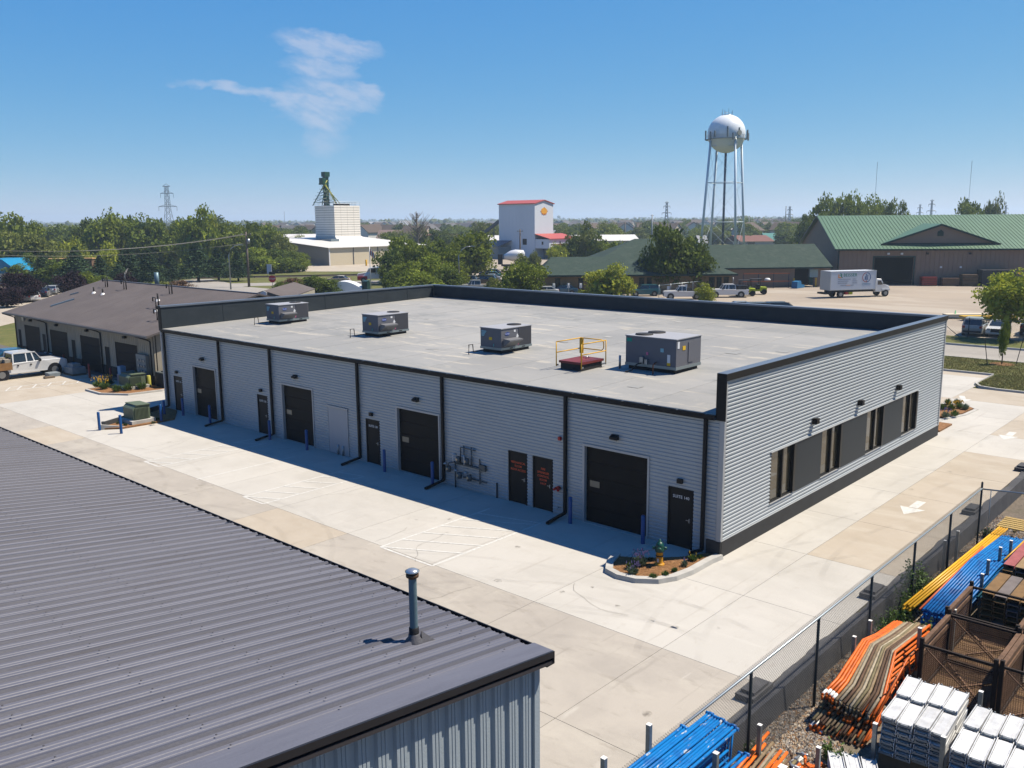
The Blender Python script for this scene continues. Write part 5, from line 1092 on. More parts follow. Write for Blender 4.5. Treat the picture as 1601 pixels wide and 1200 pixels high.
# weeds by the fence and in the yard
def weed(x, y, r, h, n, label, m=pg, z=ZG, seed=0):
    g_ = random.Random(seed); T = thing('weed', (x, y, z), label, 'weed', 'weeds in the gravel yard'); st, lf = MB(), MB()
    for k in range(max(8, int(r * 46))):
        a = g_.uniform(0, 6.283); rr = r * g_.uniform(.1, 1); hh = h * g_.uniform(.45, 1); top = Vector((math.cos(a) * rr, math.sin(a) * rr, hh)); st.tube([(top.x * .3, top.y * .3, 0), (top.x * .7, top.y * .6, hh * .55), tuple(top)], [.006, .005, .002], 3, cap=False)
        for j in range(int(12 + hh * 22)):
            t_ = g_.uniform(.25, 1.02); c = Vector((top.x * (.3 + .7 * t_), top.y * (.3 + .7 * t_), hh * t_)) + Vector([g_.gauss(0, .045) for _ in range(3)]); d1 = Vector([g_.gauss(0, 1) for _ in range(3)]).normalized(); d2 = d1.cross(Vector([g_.gauss(0, 1) for _ in range(3)])).normalized(); s_ = g_.uniform(.02, .05)
            lf.add([c - d1 * s_ * 1.4, c - d2 * s_ * .7, c + d1 * s_ * 1.4, c + d2 * s_ * .7], [(0, 1, 2, 3)])
    st.build('stems', mat('weed_stem', (.10, .10, .04), .9), T, world=False); lf.build('leaves', m, T, world=False); return T
for i, (x, y, r, h, n) in enumerate([(-1.2, -6.1, .5, .9, 260), (.2, -6.05, .45, 1.1, 240), (1.6, -6.05, .4, 1.5, 220), (-.4, -6.0, .5, .8, 250), (1.0, -5.95, .35, 1.8, 160), (-1.9, -6.3, .45, .7, 200), (2.8, -6.1, .4, .7, 150), (-9.9, -7.9, .35, .7, 200), (-9.5, -8.3, .4, .6, 200), (-8.6, -7.7, .3, .9, 150), (-9.1, -5.9, .3, .35, 90), (8.9, -6.4, .6, .5, 220), (9.9, -6.0, .5, .4, 160), (4.0, -6.1, .3, .5, 90), (-7.9, -7.2, .3, .5, 110), (-1.0, -6.9, .5, .9, 180)]):
    weed(x, y, r, h, n, ['bushy green weed by the fence post beside the orange frames', 'green weed climbing by the fence', 'tall stalky weed by the fence', 'low leafy weed between fence and orange frames', 'tallest thin weed against the fence', 'weed at the tips of the orange frames', 'small weed near the yellow tubes', 'bright weed at the lower edge right of the orange heap', 'second bright weed at the lower edge', 'thin weed beside the front of the rusty frames', 'dark low weed behind the near blue stack', 'dry weed beyond the yellow tubes', 'dry weed by the fence corner', 'little weed in the gravel by the yellow tubes', 'small weed under the orange frames', 'weed growing between yellow and orange stacks'][i], pdg if i in (10, 11, 12) else pg, seed=80 + i)
# ------------------------------------------------------------------ vehicles
lampg = mat('headlamp', (.55, .57, .6), .1, spec=.8); tail = mat('taillamp', (.35, .01, .01), .25); chrome = mat('grille_dark', (.03, .03, .035), .4, .4)
def paint(name, c): return mat('car_paint_' + name, c, .28, .1, coat=.6)
def loft(profile, yf, bev=.06):
    """closed side profile (x, z); yf(x, z) gives the half width"""
    n = len(profile); cx = sum(p[0] for p in profile) / n; cz = sum(p[1] for p in profile) / n; q = MB()
    def ring(s_, ins, k): return [(cx + (x - cx) * (1 - ins), s_ * max(.02, yf(x, z) - k), cz + (z - cz) * (1 - ins * 1.4)) for x, z in profile]
    rings = [ring(-1, .05, 0), ring(-1, .0, bev), ring(1, 0, bev), ring(1, .05, 0)]
    for r in rings: q.v += r
    for i in range(3):
        for k in range(n): q.f.append((i * n + k, i * n + (k + 1) % n, (i + 1) * n + (k + 1) % n, (i + 1) * n + k)); q.m.append(0); q.s.append(i == 9)
    q.f += [tuple(reversed(range(n))), tuple(3 * n + k for k in range(n))]; q.m += [0, 0]; q.s += [False, False]
    return q
def wheels(T, xs, W, r, w_=.2, dual=()):
    for x in xs:
        for s_ in (-1, 1):
            q = MB().tube([(x, s_ * (W / 2 - w_), r), (x, s_ * (W / 2 - .01), r)], r, 16); ty = q.build('wheel', tyre_m, T, world=False)
            q = MB().tube([(x, s_ * (W / 2 - .03), r), (x, s_ * (W / 2 + .005), r)], r * .6, 12); rim = q.build('rim', rim_m, ty, world=False)
def car(kind, x, y, rz, pm_, label, cat=None, group=None, z=0.0):
    cat = cat or {'sedan': 'car', 'suv': 'suv', 'pickup': 'pickup', 'crew': 'pickup'}[kind]
    T = thing({'sedan': 'parked_car', 'suv': 'parked_suv', 'pickup': 'pickup_truck', 'crew': 'pickup_truck'}[kind], (x, y, z), label, cat, group, rz)
    W = {'sedan': 1.8, 'suv': 1.9, 'pickup': 2.0, 'crew': 2.05}[kind]; hw = W / 2
    if kind == 'sedan':
        lo = [(-2.35, .35), (-2.4, .75), (-2.3, .95), (-1.5, 1.0), (.95, .95), (1.9, .84), (2.3, .7), (2.35, .35), (2.2, .22), (-2.2, .22)]; cab = [(-1.9, .95), (-1.2, 1.38), (-.5, 1.45), (.2, 1.42), (1.1, .93)]; roof = (-1.25, .3, 1.40); bx = .95; wx = (-1.4, 1.45); r = .33
    elif kind == 'suv':
        lo = [(-2.3, .4), (-2.35, .8), (-2.28, 1.08), (-1.5, 1.1), (1.0, 1.05), (1.95, .98), (2.25, .8), (2.3, .4), (2.15, .26), (-2.2, .26)]; cab = [(-2.22, 1.06), (-1.95, 1.62), (-1.2, 1.72), (.3, 1.68), (1.15, 1.04)]; roof = (-1.95, .4, 1.66); bx = 1.05; wx = (-1.4, 1.45); r = .36
    else:
        c0_ = -.35 if kind == 'pickup' else -1.0
        lo = [(-2.95, .5), (-3.0, .8), (-2.98, 1.15), (c0_ - .05, 1.15), (c0_, 1.22), (1.2, 1.24), (2.62, 1.2), (2.86, 1.08), (2.9, .5), (2.7, .38), (-2.9, .42)]; cab = [(c0_, 1.18), (c0_ + .08, 1.86), (c0_ + .3, 1.95), (.45, 1.94), (1.12, 1.2)]; roof = (c0_ + .06, .62, 1.90); bx = 1.2; wx = (-1.85, 1.9); r = .42
    Bd = loft(lo, lambda a, b_: hw - max(0, abs(a) - 1.9) * .06, .05).build('body', pm_, T, world=False)
    zb_, zt = cab[0][1], max(p[1] for p in cab)
    loft(cab, lambda a, b_: hw - .1 - .16 * max(0, (b_ - zb_) / (zt - zb_)), .04).build('windows', glass_car, T, world=False)
    x0, x1, zr = roof
    q = MB().solid([(x0, -hw + .2, zr - .03), (x0 + .1, -hw + .2, zr + .06), (x1 - .25, -hw + .2, zr + .055), (x1, -hw + .2, zr - .03)], (0, W - .4, 0)); q.build('roof', pm_, T, world=False)
    q = MB()
    for s_ in (-1, 1):
        q.bar((cab[-1][0], s_ * (hw - .1), zb_), (x1, s_ * (hw - .22), zr), .07, .05); q.bar((cab[0][0], s_ * (hw - .1), zb_), (x0, s_ * (hw - .22), zr), .09, .08); m_ = (cab[-1][0] + cab[0][0]) / 2 - .1
        q.bar((m_, s_ * (hw - .08), zb_), (m_, s_ * (hw - .235), zr), .06, .08); q.bar((x0, s_ * (hw - .22), zr), (x1, s_ * (hw - .22), zr), .08, .07)
        if kind == 'crew': q.bar((.5, s_ * (hw - .08), zb_), (.35, s_ * (hw - .235), zr), .06, .08)
    q.build('pillars', pm_, T, world=False)
    wheels(T, wx, W, r)
    for a in wx:
        for s_ in (-1, 1): MB().tube([(a, s_ * (hw - .13), r), (a, s_ * (hw + .002), r)], r + .09, 16).build('wheel_arch', chrome, T, world=False)
    e0, e1 = min(p[0] for p in lo), max(p[0] for p in lo); zl = lo[1][1]
    for s_ in (-1, 1):
        MB().box(e1 - .12, e1 + .0, s_ * (hw - .32) - .16, s_ * (hw - .32) + .16, zl - .1, zl + .06).build('headlight', lampg, T, world=False)
        MB().box(e0 - .005, e0 + .1, s_ * (hw - .2) - .12, s_ * (hw - .2) + .12, zl, zl + .22).build('taillight', tail, T, world=False)
        MB().box(cab[-1][0] - .35, cab[-1][0] - .2, s_ * (hw + .08) - .08, s_ * (hw + .08) + .08, zb_, zb_ + .15).build('mirror', pm_ if kind == 'sedan' else chrome, T, world=False)
    MB().box(e1 - .06, e1 + .012, -hw + .5, hw - .5, .45, zl + .05).build('grille', chrome, T, world=False)
    MB().box(e0 - .02, e0 + .1, -hw + .15, hw - .15, .38, .55).build('bumper', chrome if kind != 'sedan' else pm_, T, world=False)
    if kind in ('pickup', 'crew'):
        MB().box(-2.9, c0_ - .12, -hw + .14, hw - .14, 1.13, 1.158).build('bed', chrome, T, world=False)
    return T
pw, psil, pblk, pblu, pteal, pgry, ptan, pdblu = paint('white', (.78, .79, .8)), paint('silver', (.42, .44, .45)), paint('black', (.015, .016, .02)), paint('blue', (.02, .10, .18)), paint('teal', (.02, .14, .17)), paint('grey', (.14, .15, .16)), paint('tan', (.40, .34, .26)), paint('darkblue', (.012, .03, .07))
T = car('crew', -1.45, 58.4, .0, pw, 'white crew-cab pickup with a loaded bed, nose towards the brown doors')
q = MB(); g = random.Random(2)
for k in range(16): x, y, z = g.uniform(-2.9, -1.2), g.uniform(-.85, .85), g.uniform(1.1, 1.45); s_ = g.uniform(.12, .3); q.box(x - s_, x + s_, y - s_, y + s_, z - s_ * .6, z + s_ * .6)
L_ = q.build('debris_load', mat('debris', (.40, .35, .28), .9, var=.6, vs=3), None); L_.location = T.location; tag(L_, 'heap of pale rubble lying in the white pickup bed', 'rubble')
MB().box(-2.98, -1.1, -1.06, -1.04, .75, 1.3).build('wood_side', mat('wood_side', (.3, .16, .06), .7, var=.3), T, world=False)
for x in (.15, -.75): MB().box(x, x + .12, -1.03, -1.005, .95, 1.05).build('door_handle', chrome, T, world=False)
car('sedan', .3, 64.3, .0, pblu, 'blue car parked in shade beyond the white pickup')
# vehicles by the right edge
x, y, _ = og(1511, 524); car('suv', x + 1.8, y - .3, .12, psil, 'silver suv seen from behind at the right, left of the white sedan')
x, y, _ = og(1556, 526); car('sedan', x + 1.9, y + .2, R(186), pw, 'white sedan facing the camera beside the silver suv')
x, y, _ = og(1597, 524); car('pickup', x + 2.4, y - .6, R(5), pblk, 'dark pickup behind the tree trunk at the right edge')
x, y, _ = og(1475, 512)
# vehicles beyond the flat roof
def vcar(kind, u, v, rzdeg, pm_, label, **k): p = og(u, v); return car(kind, p.x, p.y, R(rzdeg), pm_, label, **k)
vcar('suv', 1224, 494, -44, pdblu, 'dark suv whose roof shows over the parapet, rightmost of three'); vcar('suv', 1193, 494.5, -44, pgry, 'grey suv roof over the parapet, middle of three'); vcar('sedan', 1164, 489, -44, psil, 'silver car roof over the parapet, leftmost of three')
vcar('pickup', 1068, 467, 128, pw, 'white pickup facing left before the gate fence'); T = vcar('crew', 1137, 464, 128, pw, 'white pickup with its tail to the yellow mowers')
MB().box(-2.6, -1.3, -.8, .8, 1.16, 1.75).build('tool_rack', chrome, T, world=False)
vcar('suv', 1007, 462, 135, pteal, 'teal suv in front of the green-roofed office'); vcar('sedan', 880, 460, 130, pblu, 'blue car before the tan office wall, left of the yellow-green tree'); vcar('sedan', 850, 462, 130, pw, 'white car partly behind the left roadside tree')
vcar('crew', 742, 456, 133, psil, 'silver pickup behind the parapet beside the street lamp', group=None); vcar('suv', 757, 445, 120, pblk, 'black suv behind the silver pickup'); vcar('sedan', 764, 440, 125, psil, 'silver car in the row behind the black suv', group='cars in the row behind the centre trees'); vcar('sedan', 766, 435.5, 125, pteal, 'teal car in the middle of the row', group='cars in the row behind the centre trees'); vcar('sedan', 767, 431, 125, pdblu, 'dark blue car farthest in the row', group='cars in the row behind the centre trees')
vcar('suv', 727, 445, 125, pgry, 'grey suv half hidden by the centre trees')
vcar('sedan', 528, 442.5, 126, ptan, 'tan sedan driving on the far road')
vcar('sedan', 52, 470, 75, pw, 'white car parked under the purple-leaved tree'); vcar('sedan', 36, 471, 75, pgry, 'dark car beside the purple-leaved tree trunk'); vcar('sedan', 69, 463, 60, pdblu, 'dark blue car right of the white one under the trees'); vcar('sedan', 83, 459, 60, psil, 'silver car right of the dark blue one under the trees'); vcar('sedan', 100, 455.5, 60, pgry, 'grey car by the right purple tree')
# box truck
p = og(1289, 465); q_ = og(1386, 461); dv = (q_ - p).to_2d(); ang = math.atan2(dv.y, dv.x); ang = R(-33)
T = thing('box_truck', (p.x, p.y, 0), 'white box truck lettered BEISSER parked on the tan yard', 'truck', None, ang)
tw = mat('truck_box_white', (.66, .70, .76), .45, var=.04)
MB().box(0, 7.6, -1.25, 1.25, 1.15, 3.85).build('cargo_box', tw, T, world=False)
q = MB().box(-.02, .06, -1.27, 1.27, 1.1, 3.88).box(7.55, 7.63, -1.27, 1.27, 1.1, 3.9).box(0.06, 7.55, -1.27, -1.24, 1.12, 1.25).box(0.06, 7.55, -1.27, -1.24, 3.8, 3.88).box(0.06, 7.55, 1.24, 1.27, 3.8, 3.88); q.build('box_frame', mat('truck_trim', (.6, .62, .64), .4, .3), T, world=False)
MB().box(.2, 9.3, -.45, .45, .75, 1.08).box(-.6, .1, -1.0, 1.0, .55, .8).build('chassis', blk, T, world=False)
loft([(7.8, .7), (7.8, 2.2), (7.95, 2.65), (8.7, 2.6), (9.15, 1.85), (10.1, 1.62), (10.3, 1.3), (10.3, .7)], lambda a, b_: 1.05 if a < 9.2 else .92, .08).build('cab', pw, T, world=False)
for s_ in (-1, 1): MB().solid([(8.1, s_ * 1.053, 1.75), (8.1, s_ * 1.053, 2.35), (8.65, s_ * 1.053, 2.35), (8.98, s_ * 1.053, 1.75)], (0, s_ * .01, 0)).build('side_window', glass_car, T, world=False); MB().tube([(9.0, s_ * 1.1, 1.9), (9.0, s_ * 1.35, 2.0)], .06, 6).build('mirror', blk, T, world=False)
MB().solid([(8.78, -.9, 2.5), (9.13, -.9, 1.95), (9.17, -.9, 1.97), (8.82, -.9, 2.52)], (0, 1.8, 0)).build('windscreen', glass_car, T, world=False)
for x in (1.9, 9.5):
    for s_ in (-1, 1):
        ty = MB().tube([(x, s_ * .8, .5), (x, s_ * 1.15, .5)], .5, 18).build('wheel', tyre_m, T, world=False); MB().tube([(x, s_ * 1.1, .5), (x, s_ * 1.17, .5)], .27, 14).build('rim', rim_m, ty, world=False)
MB().box(8.9, 10.2, -1.13, -.9, .9, 1.15).build('fender', pw, T, world=False)
MB().box(3.3, 3.9, -1.1, -.4, .45, .8).build('yellow_box', mat('safety_lime', (.5, .5, .02), .5), T, world=False); MB().box(2.7, 3.2, -1.1, -.5, .45, .8).build('red_box', mat('alarm_red', (.45, .02, .02)), T, world=False)
Mt = Matrix.Translation((p.x, p.y, 0)) @ Matrix.Rotation(ang, 4, 'Z'); rt = (Mt.to_3x3() @ Vector((1, 0, 0)))
lg = mat('logo_green', (.0, .20, .10), .5); lo_ = mat('logo_orange', (.85, .30, .02), .5); lgy = mat('print_grey', (.22, .24, .28), .6); lrd = mat('logo_red', (.45, .10, .08), .5); lbl = mat('logo_navy', (.04, .10, .25), .5)
text('truck_lettering', 'BEISSER', .66, lg, T, Mt @ Vector((3.25, -1.256, 3.28)), rt, (0, 0, 1), .003, 1.05)
q = MB(); q.box(1.25, 1.40, -1.262, -1.25, 2.88, 3.42); q.box(1.40, 1.75, -1.262, -1.25, 2.88, 3.02); q.build('logo', lo_, T, world=False)
q = MB(); q.box(1.48, 1.80, -1.263, -1.25, 3.42, 3.54); q.box(1.72, 1.86, -1.262, -1.25, 3.02, 3.42); q.box(1.48, 1.72, -1.262, -1.25, 3.18, 3.27); q.box(1.80, 1.95, -1.261, -1.25, 2.9, 3.05); q.build('logo', lg, T, world=False)
q = MB()
for z, a, b_ in ((2.66, 1.25, 3.35), (2.38, 1.25, 2.95), (2.10, 1.25, 2.8), (2.66, 3.65, 4.25), (2.38, 3.65, 4.45), (2.10, 3.65, 4.45), (1.78, 1.7, 2.6), (1.78, 3.4, 3.9)):
    xx = a
    while xx < b_: q.box(xx, min(xx + .07, b_), -1.258, -1.25, z, z + .085); xx += .105
q.build('small_print', lgy, T, world=False)
q = MB(); xx = 2.65
while xx < 3.35: q.box(xx, xx + .07, -1.258, -1.25, 1.78, 1.865); xx += .1
q.build('small_print', lo_, T, world=False)
def ring_(a0, a1, m): 
    q = MB(); n = 14
    for k in range(n):
        t0, t1 = a0 + (a1 - a0) * k / n, a0 + (a1 - a0) * (k + 1) / n
        q.solid([(6.0 + r_ * math.cos(t), -1.25, 2.9 + r_ * math.sin(t)) for r_, t in ((.62, t0), (.62, t1), (.72, t1), (.72, t0))], (0, -.01, 0))
    q.build('emblem_ring', m, T, world=False)
ring_(R(95), R(268), lrd); ring_(R(-85), R(85), lbl)
q = MB(); q.box(5.72, 5.84, -1.26, -1.25, 2.6, 3.05); q.box(5.88, 6.0, -1.26, -1.25, 2.6, 3.4); q.box(6.12, 6.24, -1.26, -1.25, 2.6, 3.25); q.box(5.65, 6.35, -1.261, -1.25, 2.55, 2.6); q.build('emblem_building', lbl, T, world=False)
MB().box(5.95, 6.05, -1.259, -1.25, 2.18, 2.5).build('emblem_mark', lrd, T, world=False)
q = MB(); xx = 5.3
while xx < 6.7: q.box(xx, xx + .09, -1.258, -1.25, 1.92, 2.02); q.box(xx, xx + .09, -1.258, -1.25, 1.78, 1.84); xx += .13
q.build('small_print', mat('print_blue', (.15, .3, .45), .5), T, world=False)
# semi truck on the far road
p = og(560, 441.5); T = thing('semi_truck', (p.x, p.y, 0), 'red and white semi truck with grey trailer on the far road', 'truck', None, math.atan2(dr.y, dr.x))
loft([(0, .6), (-.1, 1.5), (.1, 1.75), (1.6, 1.9), (2.1, 2.75), (2.6, 2.9), (4.6, 2.95), (4.6, .8)], lambda a, b_: .75 if a < 1.7 else 1.15, .08).build('cab', pw, T, world=False)
q = MB().box(-.12, 1.7, -1.1, 1.1, .55, 1.25); q.build('fender', mat('truck_red', (.45, .02, .03), .35), T, world=False)
for s_ in (-1, 1): MB().box(2.4, 3.4, s_ * 1.155 - .01, s_ * 1.155 + .01, 1.9, 2.6).build('side_window', glass_car, T, world=False); MB().tube([(4.75, s_ * .95, 1), (4.75, s_ * .95, 3.5)], .08, 8).build('exhaust', rim_m, T, world=False)
MB().solid([(1.75, -.95, 2.0), (2.15, -.95, 2.7), (2.1, -.95, 2.72), (1.7, -.95, 2.02)], (0, 1.9, 0)).build('windscreen', glass_car, T, world=False)
MB().box(5.6, 17, -1.25, 1.25, 1.2, 4.0).build('trailer', mat('trailer_grey', (.25, .33, .38), .4, .3), T, world=False); MB().box(.3, 16.5, -.5, .5, .7, 1.15).build('chassis', blk, T, world=False)
for x in (1.0, 5.6, 6.8, 14.6, 15.9):
    for s_ in (-1, 1): ty = MB().tube([(x, s_ * .85, .5), (x, s_ * 1.2, .5)], .5, 14).build('wheel', tyre_m, T, world=False); MB().tube([(x, s_ * 1.15, .5), (x, s_ * 1.21, .5)], .27, 12).build('rim', rim_m, ty, world=False)
# concrete mixer
p = og(784, 421); T = thing('concrete_mixer', (p.x, p.y, 0), 'white concrete mixer truck before the blue-grey silo building', 'truck', None, R(-50))
q = MB().lathe([(.0, 0), (.55, .05), (1.25, 1.8), (1.3, 3.0), (.8, 4.9), (.0, 5.1)], (0, 0, 0), 18); q.xf(Matrix.Translation((.6, 0, 2.9)) @ Matrix.Rotation(R(80), 4, 'Y')); q.build('drum', pw, T, world=False)
loft([(6.1, .8), (6.1, 2.7), (7.3, 2.8), (8.0, 1.9), (8.9, 1.7), (8.9, .8)], lambda a, b_: 1.1, .08).build('cab', pw, T, world=False); MB().box(0, 8.5, -.6, .6, .8, 1.2).box(-.8, .3, -.5, .5, 1.2, 3.6).build('chassis', blk, T, world=False)
for s_ in (-1, 1): MB().box(6.4, 7.2, s_ * 1.105 - .01, s_ * 1.105 + .01, 1.9, 2.55).build('side_window', glass_car, T, world=False)
for x in (1, 2.3, 7.9):
    for s_ in (-1, 1): MB().tube([(x, s_ * .85, .5), (x, s_ * 1.2, .5)], .52, 14).build('wheel', tyre_m, T, world=False)
# yellow-green mowers / carts
for i, (u, v) in enumerate(((1165, 462), (1183, 459.5))):
    p = og(u, v); T = thing('utility_cart', (p.x, p.y, 0), ['yellow-green roofed utility cart beside the white pickup', 'second yellow-green utility cart, right of the first'][i], 'utility cart', None, R(125))
    lime = mat('cart_lime', (.42, .50, .01), .4); q = MB().solid([(-1.4, -.75, .5), (-1.4, -.75, 1.1), (-.4, -.75, 1.15), (-.3, -.75, .75), (.6, -.75, .75), (.8, -.75, 1.15), (1.5, -.75, 1.0), (1.6, -.75, .5)], (0, 1.5, 0)); q.build('body', lime, T, world=False)
    q = MB()
    for a in (-.4, .9):
        for s_ in (-.7, .7): q.tube([(a, s_, 1), (a, s_, 2.3)], .05, 6)
    q.box(-.6, 1.05, -.8, .8, 2.3, 2.38); q.build('canopy', blk, T, world=False); MB().box(-.35, .2, -.6, .6, .8, 1.5).build('seat', blk, T, world=False)
    for a in (-1.0, 1.1):
        for s_ in (-1, 1): MB().tube([(a, s_ * .5, .42), (a, s_ * .82, .42)], .42, 12).build('wheel', tyre_m, T, world=False)
# ------------------------------------------------------------------ buildings beyond the frontage road
tan_w = mat('barn_siding', (.27, .195, .15), .7, var=.08, vs=.4); groof = mat('green_metal_roof', (.105, .20, .12), .5, .1, var=.12, vs=.3, stretch=(1, 1, 1)); gtrim = mat('green_trim', (.006, .035, .03), .45); gshing = layered('green_shingles', ((.034, .060, .048), [((.055, .08, .065), .8, .5, .62, .7, I3), ((.022, .04, .032), 1.5, .5, .62, .7, I3)]), rough=.9, fine=(6, .25))
blackv = mat('dark_interior', (.012, .012, .014), .9)  # near-black colour paints in the shade inside openings
def front(T, L_, h, ops, m, t=.2, y=0.0, name='wall'):
    q = MB(); x = 0
    for a, b_, z0, z1 in sorted(ops):
        q.box(x, a, y, y + t, 0, h); q.box(a, b_, y, y + t, z1, h)
        if z0 > 0: q.box(a, b_, y, y + t, 0, z0)
        x = b_
    q.box(x, L_, y, y + t, 0, h); return q.build(name, m, T, world=False)
A = og(1307, 445); A.z = 0
T = thing('green_roofed_barn', (A.x, A.y, 0), 'big tan building with ribbed green roof, wide gable dormer and dark doorway', 'building', None, R(-55))
LB, DB, ZE, ZR = 62, 32, 6.35, 11.9
front(T, LB, ZE, [(6.2, 12.6, 0, 4.7), (34, 40, 0, 4.7)], tan_w)
q = MB()
for k in range(int(LB / .75)):
    x = .3 + k * .75
    for a, b_ in ((6.1, 12.7), (33.9, 40.1)):
        if a < x < b_: q.box(x, x + .06, -.05, -.0, 4.75, ZE - .05); break
    else: q.box(x, x + .06, -.05, -.0, 0, ZE - .05)
q.build('wall_ribs', tan_w, T, world=False)
q = MB().solid([(0, .2, 0), (0, DB, 0), (0, DB, ZE), (0, DB / 2, ZR - .1), (0, .2, ZE)], (.2, 0, 0)).box(.2, LB, DB - .2, DB, 0, ZE).box(LB - .2, LB, .2, DB - .2, 0, ZE); q.build('gable_wall', tan_w, T, world=False)
q = MB().box(5.9, 6.15, -.1, .0, 0, 4.9).box(12.65, 12.9, -.1, 0, 0, 4.9).box(5.9, 12.9, -.11, 0, 4.72, 4.95); q.build('door_trim', gtrim, T, world=False)
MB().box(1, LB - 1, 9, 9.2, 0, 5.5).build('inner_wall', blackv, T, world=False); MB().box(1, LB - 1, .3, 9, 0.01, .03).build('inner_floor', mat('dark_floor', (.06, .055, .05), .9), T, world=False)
q = MB(); n = int((LB + 1.2) / .62)
sl = (ZR - ZE) / (DB / 2)
for s_ in (0, 1):
    y0, y1 = (-.6, DB / 2) if s_ == 0 else (DB + .6, DB / 2); z0 = ZE - .6 * sl
    q.solid([(-.6, y0, z0), (-.6, y1, ZR), (-.6, y1, ZR - .12), (-.6, y0, z0 - .12)], (LB + 1.2, 0, 0))
q.build('roof', groof, T, world=False)
q = MB()
for k in range(n): q.solid([(-.55 + k * .62, -.58, ZE - .58 * sl + .0), (-.55 + k * .62, DB / 2, ZR + .0), (-.55 + k * .62, DB / 2, ZR + .07), (-.55 + k * .62, -.58, ZE - .58 * sl + .07)], (.09, 0, 0))
q.build('roof_ribs', groof, T, world=False)
MB().box(-.62, LB + .6, -.72, -.6, ZE - .6 * sl - .24, ZE - .6 * sl + .04).build('gutter', gtrim, T, world=False)
for s_ in (0, 1):
    ya, yb = (-.6, DB / 2) if s_ == 0 else (DB + .6, DB / 2); q = MB().solid([(-.66, ya, ZE - .6 * sl - .2), (-.66, yb, ZR - .2), (-.66, yb, ZR + .06), (-.66, ya, ZE - .6 * sl + .06)], (.06, 0, 0)); q.build('rake_trim', gtrim, T, world=False)
MB().tube([(.15, -.12, ZE - .2), (.15, -.12, .1)], .12, 8).build('downspout', gtrim, T, world=False)
# dormer
xc, hw_ = 17.2, 9.0; yb = 1.6; zb_ = ZE + (yb) * sl + .12; zp = zb_ + 3.15; yr = (zp - ZE) / sl
q = MB().solid([(xc - hw_, yb, zb_), (xc + hw_, yb, zb_), (xc, yb, zp)], (0, .2, 0)); DR = q.build('dormer', tan_w, T, world=False)
q = MB()
for s_ in (-1, 1): q.add([(xc + s_ * (hw_ + .8), yb - .4, zb_ - .22), (xc, yb - .4, zp + .06), (xc, yr, zp + .06), (xc, yb - .4, zp + .2), (xc + s_ * (hw_ + .8), yb - .4, zb_ - .05), (xc, yr + .3, zp + .2)], [(0, 1, 3, 4), (4, 3, 5), (0, 2, 1), (0, 4, 5, 2)])
q.build('dormer_roof', groof, DR, world=False)
q = MB()
for s_ in (-1, 1): q.bar((xc + s_ * (hw_ + .8), yb - .45, zb_ - .2), (xc, yb - .45, zp + .02), .08, .3)
q.box(xc - hw_, xc + hw_, yb - .12, yb - .02, zb_ - .12, zb_ + .08); q.build('dormer_trim', gtrim, DR, world=False)
MB().prism([(0, 0)] * 3, 0, 0) if False else None
q = MB().solid([(xc - .5, yb - .03, zp - 1.9), (xc + .5, yb - .03, zp - 1.9), (xc + .5, yb - .03, zp - 1.2), (xc, yb - .03, zp - .8), (xc - .5, yb - .03, zp - 1.2)], (0, -.05, 0)); q.build('dormer_window', gtrim, DR, world=False)
for x in (8.2, 10.4, 14.6, 21.5): MB().box(x, x + .35, -.3, 0, 5.2, 5.5).build('wall_light', white_paint if x < 11 else blk, T, world=False)
for x in (17.0, 20.2): MB().box(x, x + .35, -.06, -.052, 2.9, 3.2).build('wall_notice', wht, T, world=False)
BT = WM[T.name]
def lw(x, y, z=0): return BT @ Vector((x, y, z))
def crate(name, x0, x1, y0, y1, z1, m, label, cat, extra=None):
    c = lw((x0 + x1) / 2, (y0 + y1) / 2); t = thing(name, c, label, cat, None, R(-55)); hx_, hy_ = (x1 - x0) / 2, (y1 - y0) / 2
    MB().box(-hx_, hx_, -hy_, hy_, .1, z1).build('load', m, t, world=False); MB().box(-hx_, -hx_ + .2, -hy_, hy_, 0, .1).box(hx_ - .2, hx_, -hy_, hy_, 0, .1).build('runners', blk, t, world=False)
    for k in range(3): MB().box(-hx_ - .02, hx_ + .02, -hy_ - .02, hy_ + .02, z1 * (.25 + .25 * k), z1 * (.25 + .25 * k) + .05).build('band', blk, t, world=False)
    return t
crate('dumpster', 13.6, 16.0, -2.2, -.6, 1.5, mat('dumpster_red', (.28, .03, .02), .5), 'dark red dumpster right of the big dark doorway', 'dumpster')
crate('lumber_stack', 16.9, 19.6, -2.2, -.6, 1.3, mat('lumber_brown', (.20, .11, .06), .8, var=.3), 'reddish brown lumber stack right of the dumpster', 'lumber stack'); crate('lumber_stack', 20.0, 22.4, -2.6, -.6, 1.9, mat('lumber_dark', (.14, .09, .05), .8, var=.3), 'taller brown lumber stack against the tan wall', 'lumber stack')
crate('dark_container', 22.9, 27.5, -3.0, -.6, 2.7, mat('container_dark', (.035, .035, .04), .7), 'large dark tarped container against the tan wall', 'container')
t = thing('forklift', lw(28.3, -4.2), 'yellow forklift with dark mast beside the dark container', 'forklift', None, R(-55)); MB().box(-.7, 1.4, -.6, .6, .5, 1.3).build('body', mat('safety_yellow', (.72, .40, .015)), t, world=False); MB().box(-1.0, -.8, -.5, .5, .1, 2.4).build('mast', blk, t, world=False); MB().box(-.5, .8, -.6, .6, 2.2, 2.3).build('overhead_guard', yrail, t, world=False)
for a in (-.4, .9):
    for s_ in (-1, 1): MB().tube([(a, s_ * .4, .35), (a, s_ * .7, .35)], .35, 12).build('wheel', tyre_m, t, world=False); MB().tube([(a, s_ * .5, 1.3), (a, s_ * .5, 2.2)], .05, 6).build('guard_post', blk, t, world=False)
